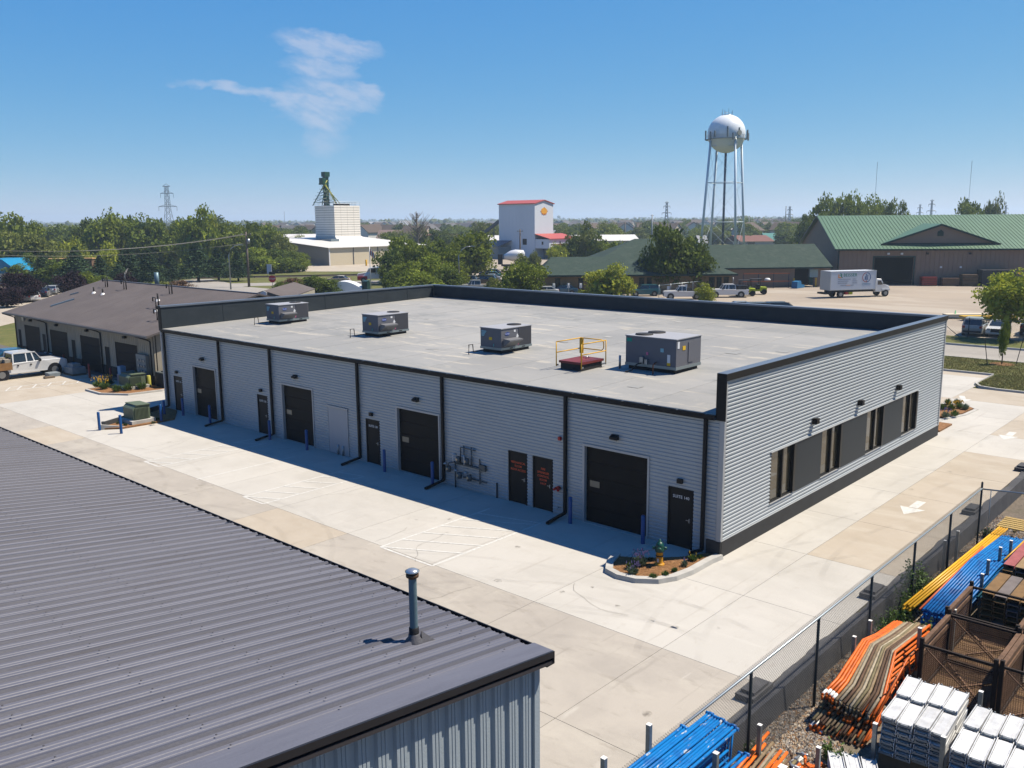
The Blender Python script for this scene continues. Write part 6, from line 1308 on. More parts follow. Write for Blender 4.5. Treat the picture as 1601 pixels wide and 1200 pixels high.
t = thing('blue_trailer', lw(38, -6), 'blue-grey trailer box cut by the right edge behind the tree', 'trailer', None, R(-55)); MB().box(0, 7, -1.2, 1.2, 1.0, 3.6).build('box', mat('trailer_blue', (.14, .22, .30), .5), t, world=False); MB().box(-.03, 7.03, -1.23, 1.23, 3.6, 3.7).build('top_rail', white_paint, t, world=False)
for a in (1.2, 5.8):
    for s_ in (-1, 1): MB().tube([(a, s_ * .8, .5), (a, s_ * 1.15, .5)], .5, 12).build('wheel', tyre_m, t, world=False)
# green-roofed wing and office
p0 = at(1096, 445, 150); p1 = at(1297, 445, 152); e_ = (p1 - p0).to_2d(); LW = e_.length; aw = math.atan2(e_.y, e_.x)
T = thing('green_roofed_wing', (p0.x, p0.y, 0), 'long low tan wing with a plain green shingle roof left of the big barn', 'building', None, aw)
ZW, RW = 3.75, 7.0
xa = 145 / 201 * LW
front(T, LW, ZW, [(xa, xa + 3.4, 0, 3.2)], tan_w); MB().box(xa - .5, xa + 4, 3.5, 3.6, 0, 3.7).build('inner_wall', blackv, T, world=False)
q = MB().box(.2, LW, 13.8, 14, 0, ZW).solid([(0, .2, 0), (0, 14, 0), (0, 14, ZW), (0, 7, RW - .15), (0, .2, ZW)], (.2, 0, 0)); q.build('end_wall', tan_w, T, world=False)
q = MB()
for y0, y1 in ((-.9, 7), (14.9, 7)): z0 = ZW - .9 * (RW - ZW) / 7; q.solid([(-.5, y0, z0), (-.5, y1, RW), (-.5, y1, RW - .15), (-.5, y0, z0 - .15)], (LW + .5, 0, 0))
q.build('roof', gshing, T, world=False); MB().box(-.5, LW, -1.0, -.9, ZW - .62, ZW - .38).build('gutter', gtrim, T, world=False)
for a in (xa - .35, xa + 3.5): MB().box(a, a + .2, -.5, -.3, 0, 1.5).build('guard_post', mat('safety_yellow', (.72, .40, .015)), T, world=False)
MB().box(LW - 3.6, LW - 2.2, -.06, 0, 1.6, 2.9).build('wall_board', mat('board_pale', (.3, .4, .42), .6), T, world=False)
WT = WM[T.name]; xr = 57 / 201 * LW
t = thing('storage_rack', WT @ Vector((xr + 4, -1.8, 0)), 'orange storage rack along the tan wing wall left of the dark door', 'rack', None, aw)
for k in range(4): MB().box(-4 + k * 2.6, -3.9 + k * 2.6, -.6, -.5, 0, 2.6).build('upright', mat('rack_dark', (.04, .05, .08), .5), t, world=False)
for z in (1.1, 2.4): MB().box(-4, 4, -.62, -.5, z, z + .12).build('rack_beam', mat('rack_orange', (.45, .12, .04), .5), t, world=False)
t = thing('white_sack', WT @ Vector((xr + 4.5, -1.6, 1.24)), 'white sack lying on the orange rack', 'sack'); MB().lathe([(.0, 0), (.5, .02), (.52, .2), (.3, .42), (0, .45)], (0, 0, -.01), 12).build('sack', wht, t, world=False)
t = thing('tarp_pile', WT @ Vector((xr + 9.4, -2.4, 0)), 'blue tarped pile between the orange rack and the dark door', 'tarp pile'); MB().solid([(-1.2, -.5, 0), (-1.1, -.5, 1.1), (.2, -.5, 1.2), (.5, -.5, .6), (1.6, -.5, .5), (1.7, -.5, 0)], (0, 1, 0)).build('tarp', mat('tarp_blue', (.02, .16, .35), .5), t, world=False)
p0 = at(846, 445, 140); p1 = at(1150, 450, 140); e_ = (p1 - p0).to_2d(); LO = e_.length; ao = math.atan2(e_.y, e_.x)
T = thing('green_roofed_office', (p0.x, p0.y, 0), 'tan office with low green hipped shingle roof behind the yellow-green tree', 'building', None, ao)
ow = mat('office_wall', (.30, .20, .105), .8, var=.1); ZO = 3.05
def ox(u): return (u - 846) / 304 * LO
wins = [(868, 876), (904, 912), (999, 1007), (1011, 1019), (1108, 1117), (1120, 1128), (1131, 1139)]
front(T, LO - .6, ZO, [(ox(a), ox(b_), .9, 2.4) for a, b_ in wins], ow)
for a, b_ in wins: W_ = put('window', MB().box(ox(a), ox(b_), .1, .14, .9, 2.4).mesh('window', mat('office_glass', (.03, .035, .035), .1)), T); MB().box(ox(a) - .05, ox(b_) + .05, -.06, .0, 2.4, 2.5).box(ox(a) - .05, ox(b_) + .05, -.06, .0, .8, .9).box((ox(a) + ox(b_)) / 2 - .03, (ox(a) + ox(b_)) / 2 + .03, .02, .09, .9, 2.4).box(ox(a), ox(b_), .03, .09, 1.85, 1.92).build('frame', gtrim, W_, world=False)
q = MB().box(-.05, LO - .55, -.08, -.0, 0, .75).build('stone_base', mat('dark_wainscot', (.05, .042, .04)), T, world=False)
MB().box(0, .2, .2, 12, 0, ZO).box(.2, LO - .6, 11.8, 12, 0, ZO).box(LO - .8, LO - .6, .2, 11.8, 0, ZO).build('end_wall', ow, T, world=False)
q = MB(); q.add([(-.5, -.8, ZO - .1), (LO, -.8, ZO - .1), (LO - 6, 6, 5.55), (1.8, 6, 5.55), (-.5, 12.8, ZO - .1), (LO, 12.8, ZO - .1)], [(0, 1, 2, 3), (1, 5, 2), (5, 4, 3, 2), (4, 0, 3), (0, 4, 5, 1)]); q.build('roof', gshing, T, world=False)
xp = ox(1003) + 1.0; q = MB(); q.add([(ox(893), -.85, ZO - .05), (LO + .1, -.85, ZO - .05), (LO + .1, 26, ZO - .05), (ox(893), 26, ZO - .05), (xp - .5, 12.5, 8.25), (xp + 2.0, 12.5, 8.25)], [(0, 1, 5, 4), (1, 2, 5), (2, 3, 4, 5), (3, 0, 4), (0, 3, 2, 1)]); q.build('hip_roof', gshing, T, world=False)
MB().box(-.5, LO + .1, -.98, -.86, ZO - .3, ZO - .04).build('gutter', gtrim, T, world=False)
for i, u in enumerate((866, 889, 908)):
    p = at(u, 445, 136.5); t = thing('parking_sign', (p.x, p.y, 0), ['white parking sign leftmost before the office wall', 'white parking sign in the middle before the office wall', 'white parking sign nearest the yellow-green tree'][i], 'sign', 'small white parking signs'); MB().tube([(0, 0, 0), (0, 0, 1.9)], .04, 6).build('post', galv, t, world=False); q = MB().box(-.02, .02, -.22, .22, 1.2, 1.95); q.xf(Matrix.Rotation(R(42), 4, 'Z')); q.build('panel', wht, t, world=False)
# gate fence and roadside fence
def simple_fence(pts, h, label, name='chain_link_fence', step=None, slats=None):
    a = Vector(pts[0]); t = thing(name, (a.x, a.y, 0), label, 'fence')
    for p_, q_ in zip(pts, pts[1:]):
        P0, P1 = Vector((*p_, 0)), Vector((*q_, 0)); n = max(1, round((P1 - P0).length / 3.0))
        for k in range(n + 1): c = P0.lerp(P1, k / n); MB().tube([c, c + Vector((0, 0, h + .08))], .045, 6).build('post', fpost if not slats else galv, t)
        MB().tube([P0 + Vector((0, 0, h)), P1 + Vector((0, 0, h))], .035, 6).build('top_rail', fgalv, t); mesh_fence(p_, q_, .05, h, .004, t, .22)
    return t
p = [og(1030, 466), og(1146, 452)]; t = simple_fence([(c.x, c.y) for c in p], 1.9, 'grey gate fence behind the white pickups before the office', slats=1)
for i, u in enumerate((1038, 1052, 1067, 1082)):
    c = p[0].lerp(p[1], (i + .5) / 4.5) - Vector((.1, .1, 0)); s_ = thing('fence_sign', (c.x, c.y, 1.4), 'small white sign hung on the grey gate fence', 'sign', 'signs on the gate fence'); q = MB().box(-.02, .02, -.2, .2, -.25, .25); q.xf(Matrix.Rotation(R(42), 4, 'Z')); q.build('panel', wht, s_, world=False)
t = simple_fence([(66.0, 13.2), (66.6, -14)], 1.9, 'dark chain-link fence along the verge in front of the silver suv'); MB().tube([(66.0, 13.2, 1.85), (66.05, 11.0, .1)], .03, 6).build('brace', fpost, t)
for i, (u, v, l_, m) in enumerate(((1518, 497, 6, 'pale'), (1545, 500, 5, 'yellow'), (1590, 494, 5, 'pale'))):
    c = og(u, v); t = thing('lumber_bundle', (c.x, c.y, 0), ['pale lumber bundle behind the silver suv beside the green cone', 'yellow wrapped lumber bundle behind the white sedan', 'pale lumber bundle behind the tree trunk'][i], 'lumber bundle', None, R(-50))
    MB().box(-3, 3, -.6, .6, .12, .5).build('boards', mat('lumber_' + m, (.62, .55, .42) if m == 'pale' else (.6, .38, .05), .8), t, world=False); MB().box(-2.6, -2.4, -.6, .6, 0, .12).box(2.4, 2.6, -.6, .6, 0, .12).build('bearers', MATS['old_wood'], t, world=False)
c = og(1493, 497); t = thing('traffic_cone', (c.x, c.y, 0), 'green cone standing left of the pale lumber bundle', 'cone'); MB().lathe([(.3, 0), (.3, .05), (.14, .06), (.05, .9), (0, .9)], (0, 0, 0), 12).build('cone', mat('cone_green', (.03, .35, .12), .5), t, world=False)

# white warehouse and grain bin (their walls are square to the grey building)
beige = mat('warehouse_beige', (.66, .58, .43), .7, var=.06, vs=.1); wroof = mat('warehouse_roof', (.66, .65, .62), .5); wgr = mat('warehouse_beige_shade', (.30, .27, .22), .7)  # left wall is a darker beige, its shade painted into the colour
c = og(515, 415); T = thing('white_roofed_warehouse', (c.x, c.y, 0), 'beige warehouse with broad white roof under the grain bin', 'building')
q = MB().box(0, 34, 0, .2, 0, 4.7).box(33.8, 34, .2, 60, 0, 4.7); q.build('wall', beige, T, world=False)
q = MB(); q.box(0, .2, .2, 14, 0, 4.75); q.box(0, .2, 14, 20, 3.6, 5.0); q.box(0, .2, 20, 60, 0, 4.7); q.solid([(0, .2, 4.7), (0, 60, 4.7), (0, 30, 6.6)], (.2, 0, 0)); q.build('shaded_wall', wgr, T, world=False)
q = MB()
for y0, y1 in ((-.5, 30), (60.5, 30)): q.solid([(-.5, y0, 4.72), (-.5, y1, 6.9), (-.5, y1, 6.8), (-.5, y0, 4.6)], (35, 0, 0))
q.build('roof', wroof, T, world=False)
MB().box(.05, .15, 14, 20, 0, 3.6).build('overhead_door', mat('pale_door', (.42, .42, .42), .5), T, world=False)
for x in (8, 16.5, 25): MB().box(x, x + .25, -.1, 0, 0, 4.6).build('downspout', MATS['brown_gutter'], T, world=False)
MB().box(-.02, .3, -.12, -.0, 0, 4.6).build('corner_trim', white_paint, T, world=False)
for i, (dx, dy, s_) in enumerate(((-2.0, 21.5, 1.0), (-1.4, 24.5, .9))):
    t = thing('storage_tank', (c.x + dx, c.y + dy, 0), ['orange tank machine by the warehouse door', 'second orange tank behind the first by the warehouse'][i], 'tank'); MB().lathe([(0, 0), (.9, 0), (.95, .5), (.7, 1.0), (.9, 1.5), (.8, 2.4), (.3, 2.7), (0, 2.7)], (0, 0, 0), 14).build('tank', mat('tank_orange', (.55, .10, .03), .5), t, world=False)
c = og(505, 416.5); bollard(c.x + 9.5, c.y - 6, 'yellow post at the near corner of the beige warehouse', 1.6, mat('safety_yellow', (.72, .40, .015)), None, .25)
# bin
cb = gp(523, 262); sB = 9.4; zt = at(523, 320.5, 262).z; zb0 = 5.6
T = thing('grain_bin', (cb[0], cb[1], 0), 'tall square white ribbed grain bin rising from the warehouse roof', 'grain bin')
binm = mat('bin_panel', (1.0, .95, .86), .5, .0, var=.06, vs=.4); binc = mat('bin_seam', (.14, .13, .12), .8)
MB().box(.12, sB - .12, .12, sB - .12, 0, zt - .05).build('core', binc, T, world=False)
nrow = 13; hh = (zt - 7.2) / nrow
for k in range(nrow):
    z0 = 7.2 + k * hh; q = MB()
    for i in range(4):
        w_ = sB / 4
        for (a, b_, c_, d_) in ((i * w_ + .03, (i + 1) * w_ - .03, 0, .12), (i * w_ + .03, (i + 1) * w_ - .03, sB - .12, sB)):
            q.box(a, b_, c_, d_, z0 + .05, z0 + hh - .05); q.box(c_, d_, a, b_, z0 + .05, z0 + hh - .05)
    q.build('bin_panel', binm, T, world=False)
q = MB(); o1, o2 = 0.0, 2.6; q.add([(-.1, -.1, 7.3), (sB + .1, -.1, 7.3), (sB + 2.2, -2.6, 4.9), (-.2, -2.6, 4.9), (-.1, sB, 7.3), (-.2, sB, 4.9)], [(3, 2, 1, 0), (0, 4, 5, 3)]); q.build('skirt', wroof, T, world=False)
MB().box(-3.0, -.1, -2.0, sB, 4.9, 6.6).build('skirt_shed', mat('shed_bluegrey', (.20, .25, .28), .6), T, world=False)
q = MB()
for a, b_ in (((0, 0), (sB, 0)), ((0, 0), (0, sB)), ((sB, 0), (sB, sB)), ((0, sB), (sB, sB))):
    for z in (.5, 1.0): q.tube([(*a, zt + z), (*b_, zt + z)], .035, 4)
    for k in range(6): t_ = k / 5; x, y = a[0] + (b_[0] - a[0]) * t_, a[1] + (b_[1] - a[1]) * t_; q.tube([(x, y, zt - .1), (x, y, zt + 1.0)], .035, 4)
q.build('roof_railing', galv, T, world=False)
MB().box(2, 6.5, 1, 3, zt - .05, zt + .5).build('roof_box', blk, T, world=False)
gt = mat('leg_green', (.012, .085, .055), .5, var=.3, vs=1); gy = mat('spout_yellow', (.35, .36, .06), .5)
EL = thing('elevator_leg', (cb[0] + 1.5, cb[1] + 5.5, zt), 'dark green grain elevator tower with yellow spouts on top of the white bin', 'elevator tower')
q = MB(); h = at(512, 268, 266).z - zt
q.box(-.1, 1.1, .0, 1.2, 0, h * .93)
for z in np.arange(0, h * .92, .8): q.box(-.22, 1.22, -.12, 1.32, z, z + .12)
q.build('leg_casing', gt, EL, world=False)
MB().box(-.35, 1.4, -.3, 1.5, h * .86, h * 1.0).build('head', gt, EL, world=False)
q = MB()
for a in ((-2.6, 3.2), (-2.6, -1.4), (2.4, 3.2), (2.6, -2.0)): q.tube([(a[0], a[1], 0), (.4 + a[0] * .12, .6 + a[1] * .1, h * .62)], .13, 6)
for k in range(5): z = h * .1 * (k + 1); f = 1 - k * .17; P = [(.5 - 2.8 * f, .9 - 2.3 * f, z), (.5 + 2.0 * f, .9 - 2.4 * f, z), (.5 + 2.0 * f, .9 + 2.3 * f, z), (.5 - 2.8 * f, .9 + 2.3 * f, z)]; [q.tube([P[i], P[(i + 1) % 4]], .06, 5) for i in range(4)]; [q.tube([P[i], (P[(i + 1) % 4][0], P[(i + 1) % 4][1], z + h * .1)], .05, 5) for i in range(4)]
q.build('lattice', gt, EL, world=False)
MB().box(-1.3, .2, -.6, 1.6, h * .62, h * .66).box(-1.2, -.1, -.3, 1.5, h * .66, h * .82).build('platform', gt, EL, world=False)
for (a, b_) in (((-.8, -.6, h * .6), (2.6, -3.4, .2)), ((-.5, -.6, h * .62), (1.4, -3.0, .2)), ((.3, -.4, h * .75), (-1.6, .0, h * .45))): MB().tube([a, b_], .14, 6).build('spout', gy, EL, world=False)
# blue-grey silo building
cs = gp(836, 270); T = thing('silo_building', (cs[0], cs[1], 0), 'tall pale blue-grey building with red roof edge and round yellow emblem', 'building')
sw = mat('silo_wall', (.72, .79, .88), .6, 0, var=.04, vs=.1, stretch=(1, 1, .1)); sr = mat('silo_red', (.42, .085, .075), .6)
zt = at(836, 318, 270).z; zp = zt + .9; WX, WYs = 8.7, 14.6
q = MB().box(0, WX, 0, WYs, 0, zt); q.build('wall', sw, T, world=False)
q = MB().solid([(0, .0, zt), (WX, 0, zt), (WX / 2, 0, zp)], (0, WYs, 0)); q.build('gable', sw, T, world=False)
q = MB(); q.solid([(-.35, -.3, zt - .1), (WX / 2, -.3, zp + .1), (WX / 2, -.3, zp + .32), (-.35, -.3, zt + .15)], (0, WYs + .6, 0)); q.solid([(WX + .35, -.3, zt - .1), (WX / 2, -.3, zp + .1), (WX / 2, -.3, zp + .32), (WX + .35, -.3, zt + .15)], (0, WYs + .6, 0)); q.build('roof', sr, T, world=False)
q = MB(); n = 18; xc_, zc = WX * .5, zt - 2.2; q.solid([(xc_ + (1.35 + .14 * (k % 2)) * math.cos(2 * math.pi * k / n), -.06, zc + (1.0 + .1 * (k % 2)) * math.sin(2 * math.pi * k / n)) for k in range(n)], (0, .055, 0)); EMb = q.build('emblem', mat('emblem_yellow', (.85, .42, .03), .5), T, world=False)
q = MB()
for dx in (-.85, 0, .85): q.solid([(xc_ + dx - .2, -.09, zc - .95 - .15 * (dx == 0)), (xc_ + dx + .2, -.09, zc - .95 - .15 * (dx == 0)), (xc_ + dx + .12, -.09, zc - .6), (xc_ + dx - .12, -.09, zc - .6)], (0, .028, 0))
for dx, dz in ((-1.5, 0), (1.5, 0), (0, 1.1)): q.box(xc_ + dx - .13, xc_ + dx + .13, -.09, -.062, zc + dz - .13, zc + dz + .13)
q.build('emblem_edge', mat('emblem_red', (.45, .08, .06), .5), EMb, world=False)
for k in range(1, 10): MB().box(-.03, -.0, k * 1.46, k * 1.46 + .05, 0, zt - .1).build('wall_seam', sw, T, world=False)
MB().box(-.06, -.002, 3.2, 4.8, 4.2, 6.0).build('louvre', blackv, T, world=False); MB().box(-.06, -.002, 9.6, 11.0, 0, 3.4).build('doorway', blackv, T, world=False)
q = MB().box(.2, 12.5, -5.5, -.02, 3.2, 5.9); AN = q.build('annex', sw, T, world=False); q = MB().solid([(-.1, -5.9, 5.9), (13, -5.9, 5.9), (13, -.05, 7.3), (-.1, -.05, 7.3)], (0, .0, .2)); q.v = [tuple(v) for v in q.v]; q.build('annex_roof', sr, AN, world=False)
MB().box(4, 12.5, -5.4, -.1, 0, 3.19).build('annex_base', MATS['shed_bluegrey'], AN, world=False)
for x in (5.0, 8.0): MB().box(x, x + .6, -5.56, -5.5, 4.3, 5.2).build('window', glass_car, AN, world=False)
MB().box(.14, .2, -3.2, -2.6, 4.3, 5.2).build('window', glass_car, AN, world=False)
q = MB().box(-6, -.05, WYs - 5, WYs + 5, 0, 3.6); SH = q.build('side_shed', mat('shed_bluegrey', (.20, .25, .28)), T, world=False); MB().solid([(-6.4, WYs - 5.3, 3.6), (.0, WYs - 5.3, 5.3), (0, WYs + 5.3, 5.3), (-6.4, WYs + 5.3, 3.6)], (0, 0, .15)).build('shed_roof', mat('shed_roof', (.17, .15, .18), .6), SH, world=False)
MB().box(1.0, 5.5, -11.5, -6.2, 0, 4.2).build('front_shed', sw, T, world=False); MB().box(.6, 9.5, -12, -6, 4.2, 4.5).build('front_shed_roof', sr, T, world=False)
CV = thing('conveyor', (cs[0], cs[1] + 20, 0), 'dark inclined conveyor running up to the blue-grey silo building', 'conveyor')
a = at(781, 345, 281); b_ = at(752, 368, 284); cvm = mat('conveyor_grey', (.10, .12, .14), .6); MB().bar(a, b_, 1.0, .9).build('gallery', cvm, CV)
for t_ in (.3, .8): c = a.lerp(b_, t_); MB().tube([(c.x, c.y, 0), (c.x, c.y, c.z)], .15, 6).build('support', cvm, CV)

# water tower
ct = gp(1131, 300); zc = at(1131, 209, 300).z; rs = 28.2 * pxm(300)
WTs = layered('tank_paint', ((.85, .90, .95), [((.74, .82, .9), .25, .45, .6, .6, I3)]), rough=.35, fine=(1, .02), bump=0); wl = mat('tower_leg', (.62, .74, .84), .45, 0)
T = thing('water_tower', (ct[0], ct[1], 0), 'pale blue spherical water tower on four slender legs', 'water tower')
q = MB(); prof_ = [(rs * math.sin(math.pi * k / 24), -rs * math.cos(math.pi * k / 24)) for k in range(25)]; q.lathe(prof_, (0, 0, zc), 40); q.build('tank', WTs, T, world=False)
q = MB().lathe([(rs + .02, -.7), (rs + .75, -.75), (rs + .75, -.6), (rs + .02, -.55)], (0, 0, zc - rs * .18), 36); BAL = q.build('balcony', mat('tower_blue', (.10, .17, .24), .5), T, world=False)
q = MB()
for k in range(36): a = k * math.pi / 18; q.tube([((rs + .7) * math.cos(a), (rs + .7) * math.sin(a), zc - rs * .18 - .6), ((rs + .7) * math.cos(a), (rs + .7) * math.sin(a), zc - rs * .18 + .4)], .04, 4)
q.lathe([(rs + .74, .36), (rs + .66, .36), (rs + .66, .44), (rs + .74, .44)], (0, 0, zc - rs * .18), 36); q.build('balcony_rail', wl, BAL, world=False)
th0 = math.atan2(RH.y, RH.x) + R(17); legs = []
for k in range(4):
    a = th0 + k * math.pi / 2; Rt, Rb = 26.0 * pxm(300), 38.5 * pxm(300); tp = Vector((Rt * math.cos(a), Rt * math.sin(a), zc - rs * .22)); bt = Vector((Rb * math.cos(a), Rb * math.sin(a), 0)); legs.append((tp, bt)); MB().tube([bt, tp], .38, 12).build('leg', wl, T, world=False)
MB().tube([(0, 0, 0), (0, 0, zc - rs + .2)], .38, 12).build('riser', mat('riser_navy', (.02, .05, .10), .5), T, world=False)
for f in (.28, .62, .93):
    for k in range(4): a, b_ = legs[k][1].lerp(legs[k][0], f), legs[(k + 1) % 4][1].lerp(legs[(k + 1) % 4][0], f); MB().tube([a, b_], .12, 6).build('strut', wl, T, world=False)
for f0, f1 in ((.0, .28), (.28, .62), (.62, .93)):
    for k in range(4):
        A0, A1, B0, B1 = legs[k][1].lerp(legs[k][0], f0), legs[k][1].lerp(legs[k][0], f1), legs[(k + 1) % 4][1].lerp(legs[(k + 1) % 4][0], f0), legs[(k + 1) % 4][1].lerp(legs[(k + 1) % 4][0], f1)
        MB().tube([A0, B1], .035, 4).build('tie_rod', wl, T, world=False); MB().tube([B0, A1], .035, 4).build('tie_rod', wl, T, world=False)
ant = mat('antenna_grey', (.16, .19, .2), .5)
for k, (da, z, hgt) in enumerate(((-2.6, -.5, 2.6), (-2.35, .2, 2.0), (-1.75, .0, 3.4), (-1.5, -.8, 2.2), (-1.2, .2, 2.8), (-.55, -.5, 3.0), (-.35, -.8, 2.4), (.1, 0, 2.6), (1.4, 0, 2.4), (2.6, 0, 3))):
    a = math.atan2(RH.y, RH.x) + da; x, y = (rs + .9) * math.cos(a), (rs + .9) * math.sin(a); MB().bar((x, y, zc - 1.6 + z), (x, y, zc - 1.6 + z + hgt), .45, .3).build('antenna_panel', ant, T, world=False)
a = math.atan2(RH.y, RH.x) - 1.2; q = MB().tube([((rs + .8) * math.cos(a), (rs + .8) * math.sin(a), zc - .2), ((rs + 1.3) * math.cos(a), (rs + 1.3) * math.sin(a), zc - .2)], .75, 16); q.build('dish', mat('dish_cream', (.5, .46, .36), .5), T, world=False)
q = MB(); q.lathe([(1.8, 0), (1.8, .1), (0, .1)], (0, 0, zc + rs - .25), 16)
for k in range(8): a = k * .785; q.tube([(1.7 * math.cos(a), 1.7 * math.sin(a), zc + rs - .3), (1.7 * math.cos(a), 1.7 * math.sin(a), zc + rs + .8 + .5 * (k % 3))], .06, 4)
q.tube([(-1.7, 0, zc + rs + .6), (1.7, 0, zc + rs + .6)], .05, 4); q.build('top_platform', galv, T, world=False)

# ------------------------------------------------------------------ poles, lamps, masts, signs
def lamp(x, y, h, arm, rz, label):
    t = thing('street_lamp', (x, y, 0), label, 'street lamp', 'galvanised street lamps', rz); MB().tube([(0, 0, 0), (0, 0, h * .78), (arm * .25, 0, h * .92), (arm * .6, 0, h * .99), (arm, 0, h)], [.14, .09, .08, .06, .05], 8).build('pole', galv, t, world=False); MB().solid([(arm - .1, -.15, h - .02), (arm + .7, -.12, h - .03), (arm + .7, -.12, h + .06), (arm - .1, -.15, h + .14)], (0, .28, 0)).build('lamp_head', galv, t, world=False); return t
ra = math.atan2(RH.y, RH.x)
c = og(361, 452); lamp(c.x, c.y, at(361, 383, (c - CAMP).dot(FH)).z, 1.9, ra, 'grey street lamp curving right, beside the stop sign road')
c = og(718, 449); lamp(c.x, c.y, at(718, 385, (c - CAMP).dot(FH)).z, 2.2, ra, 'grey street lamp curving right behind the back corner of the flat roof')
mat('pole_grey', (.30, .33, .36), .6); wood = mat('pole_wood', (.16, .13, .11), .9, var=.3)
def upole(u, vb, vt, label, armw=2.2, r=.14, D=None, m=wood, arms=1):
    if D is None: c = og(u, vb); D = (c - CAMP).dot(FH)
    else: c = Vector(gp(u, D))
    h = at(u, vt, D).z; t = thing('utility_pole', (c.x, c.y, 0), label, 'utility pole', None, ra); MB().tube([(0, 0, 0), (0, 0, h)], [r * 1.2, r * .8], 8).build('pole', m, t, world=False)
    for k in range(arms): MB().box(-armw / 2, armw / 2, -.06, .06, h - .6 - k * 1.2, h - .45 - k * 1.2).build('crossarm', m, t, world=False); [MB().lathe([(.06, 0), (.08, .1), (0, .2)], (s_ * armw * .45, 0, h - .45 - k * 1.2), 6).build('insulator', galv, t, world=False) for s_ in (-1, 1)]
    return t, c, h
t, c1_, h1 = upole(389.5, 448, 362, 'wooden utility pole with crossarm beside the left road', 1.8, .2); MB().lathe([(0, 0), (.28, 0), (.28, .9), (0, .9)], (.35, 0, h1 * .78), 10).build('transformer_can', galv, t, world=False)
PWR = mat('power_line', (.20, .20, .17), .6)
def wires(a, b_, n, gap, sag, label, r=.028):
    a = Vector(a); b_ = Vector(b_); t = thing('power_line', (a.x, a.y, 0), label, 'power line')
    for k in range(n):
        o = RH * (k - (n - 1) / 2) * gap; P = [a.lerp(b_, i / 10) + o - Vector((0, 0, sag * 4 * (i / 10) * (1 - i / 10))) for i in range(11)]; MB().tube(P, r, 4, cap=False).build('wire', PWR, t)
    return t
wires((c1_.x, c1_.y, h1 - .4), at(-60, 389, 140), 3, .5, 1.4, 'power lines sagging left from the wooden pole across the trees'); wires((c1_.x, c1_.y, h1 * .8), at(-60, 396, 140), 1, .5, 1.2, 'single lower power line running left from the wooden pole')
upole(813, 408, 358, 'brown wooden pole before the silo building', 1.6, .22, D=240)
for i, (u, vt, D) in enumerate(((1019.5, 335, 420), (977.5, 346, 380), (943, 350, 700), (1228, 322, 900), (1171, 338, 520), (896, 346, 900))): upole(u, 0, vt, ['grey steel pole standing tallest left of the water tower', 'dark wooden pole above the office roof peak', 'thin far pole left of the office roof peak', 'thin far pole right of the water tower legs', 'thin pole seen between the right legs of the tower', 'thin far pole above the rooftops left of the office peak'][i], 1.4, [.35, .3, .3, .45, .25, .4][i], D, MATS['pole_grey'] if i in (0, 4) else wood)
c = og(427, 457); t = thing('stop_sign', (c.x, c.y, 0), 'red octagonal stop sign on a post by the left road', 'stop sign', None, ra)
MB().tube([(0, 0, 0), (0, 0, 2.9)], .05, 6).build('post', galv, t, world=False); q = MB().solid([(.62 * math.cos(R(22.5 + 45 * k)), -.1, 2.25 + .62 * math.sin(R(22.5 + 45 * k))) for k in range(8)], (0, .02, 0)); q.build('sign_face', mat('sign_red', (.50, .02, .03), .5), t, world=False); text('lettering', 'STOP', .42, wht, t, Vector((c.x, c.y, 2.25)) - FH * .115, RH, (0, 0, 1), .002)
MB().box(-.5, .5, -.06, .0, 2.95, 3.4).build('street_name_plate', blk, t, world=False)
c = og(421.5, 431); t = thing('white_sign_board', (c.x, c.y, 0), 'small white board standing by the railway bed', 'sign', None, ra); MB().box(-.5, .5, -.05, .05, .5, 2.5).build('panel', wht, t, world=False); MB().box(-.4, -.3, .0, .1, 0, .5).box(.3, .4, .0, .1, 0, .5).build('posts', galv, t, world=False)
c = og(580, 453); D = (c - CAMP).dot(FH); h = at(580, 384, D).z; t = thing('flagpole', (c.x, c.y, 0), 'flagpole with a drooping striped flag before the red truck', 'flagpole', None, ra); MB().tube([(0, 0, 0), (0, 0, h)], [.09, .05], 8).build('pole', white_paint, t, world=False)
for k in range(7): MB().solid([(.05 + .1 * k, -.02 + .05 * (k % 2), h - .5 - .1 * k), (.15 + .1 * k, .02 - .05 * (k % 2), h - .55 - .12 * k), (.13 + .1 * k, .02, h - 1.6 - .12 * k), (.05 + .1 * k, -.02, h - 1.5 - .1 * k)], (0, .02, 0)).build('flag_fold', [mat('flag_navy', (.02, .03, .15), .7), mat('flag_red', (.5, .03, .05), .7), whitetip][k % 3], t, world=False)
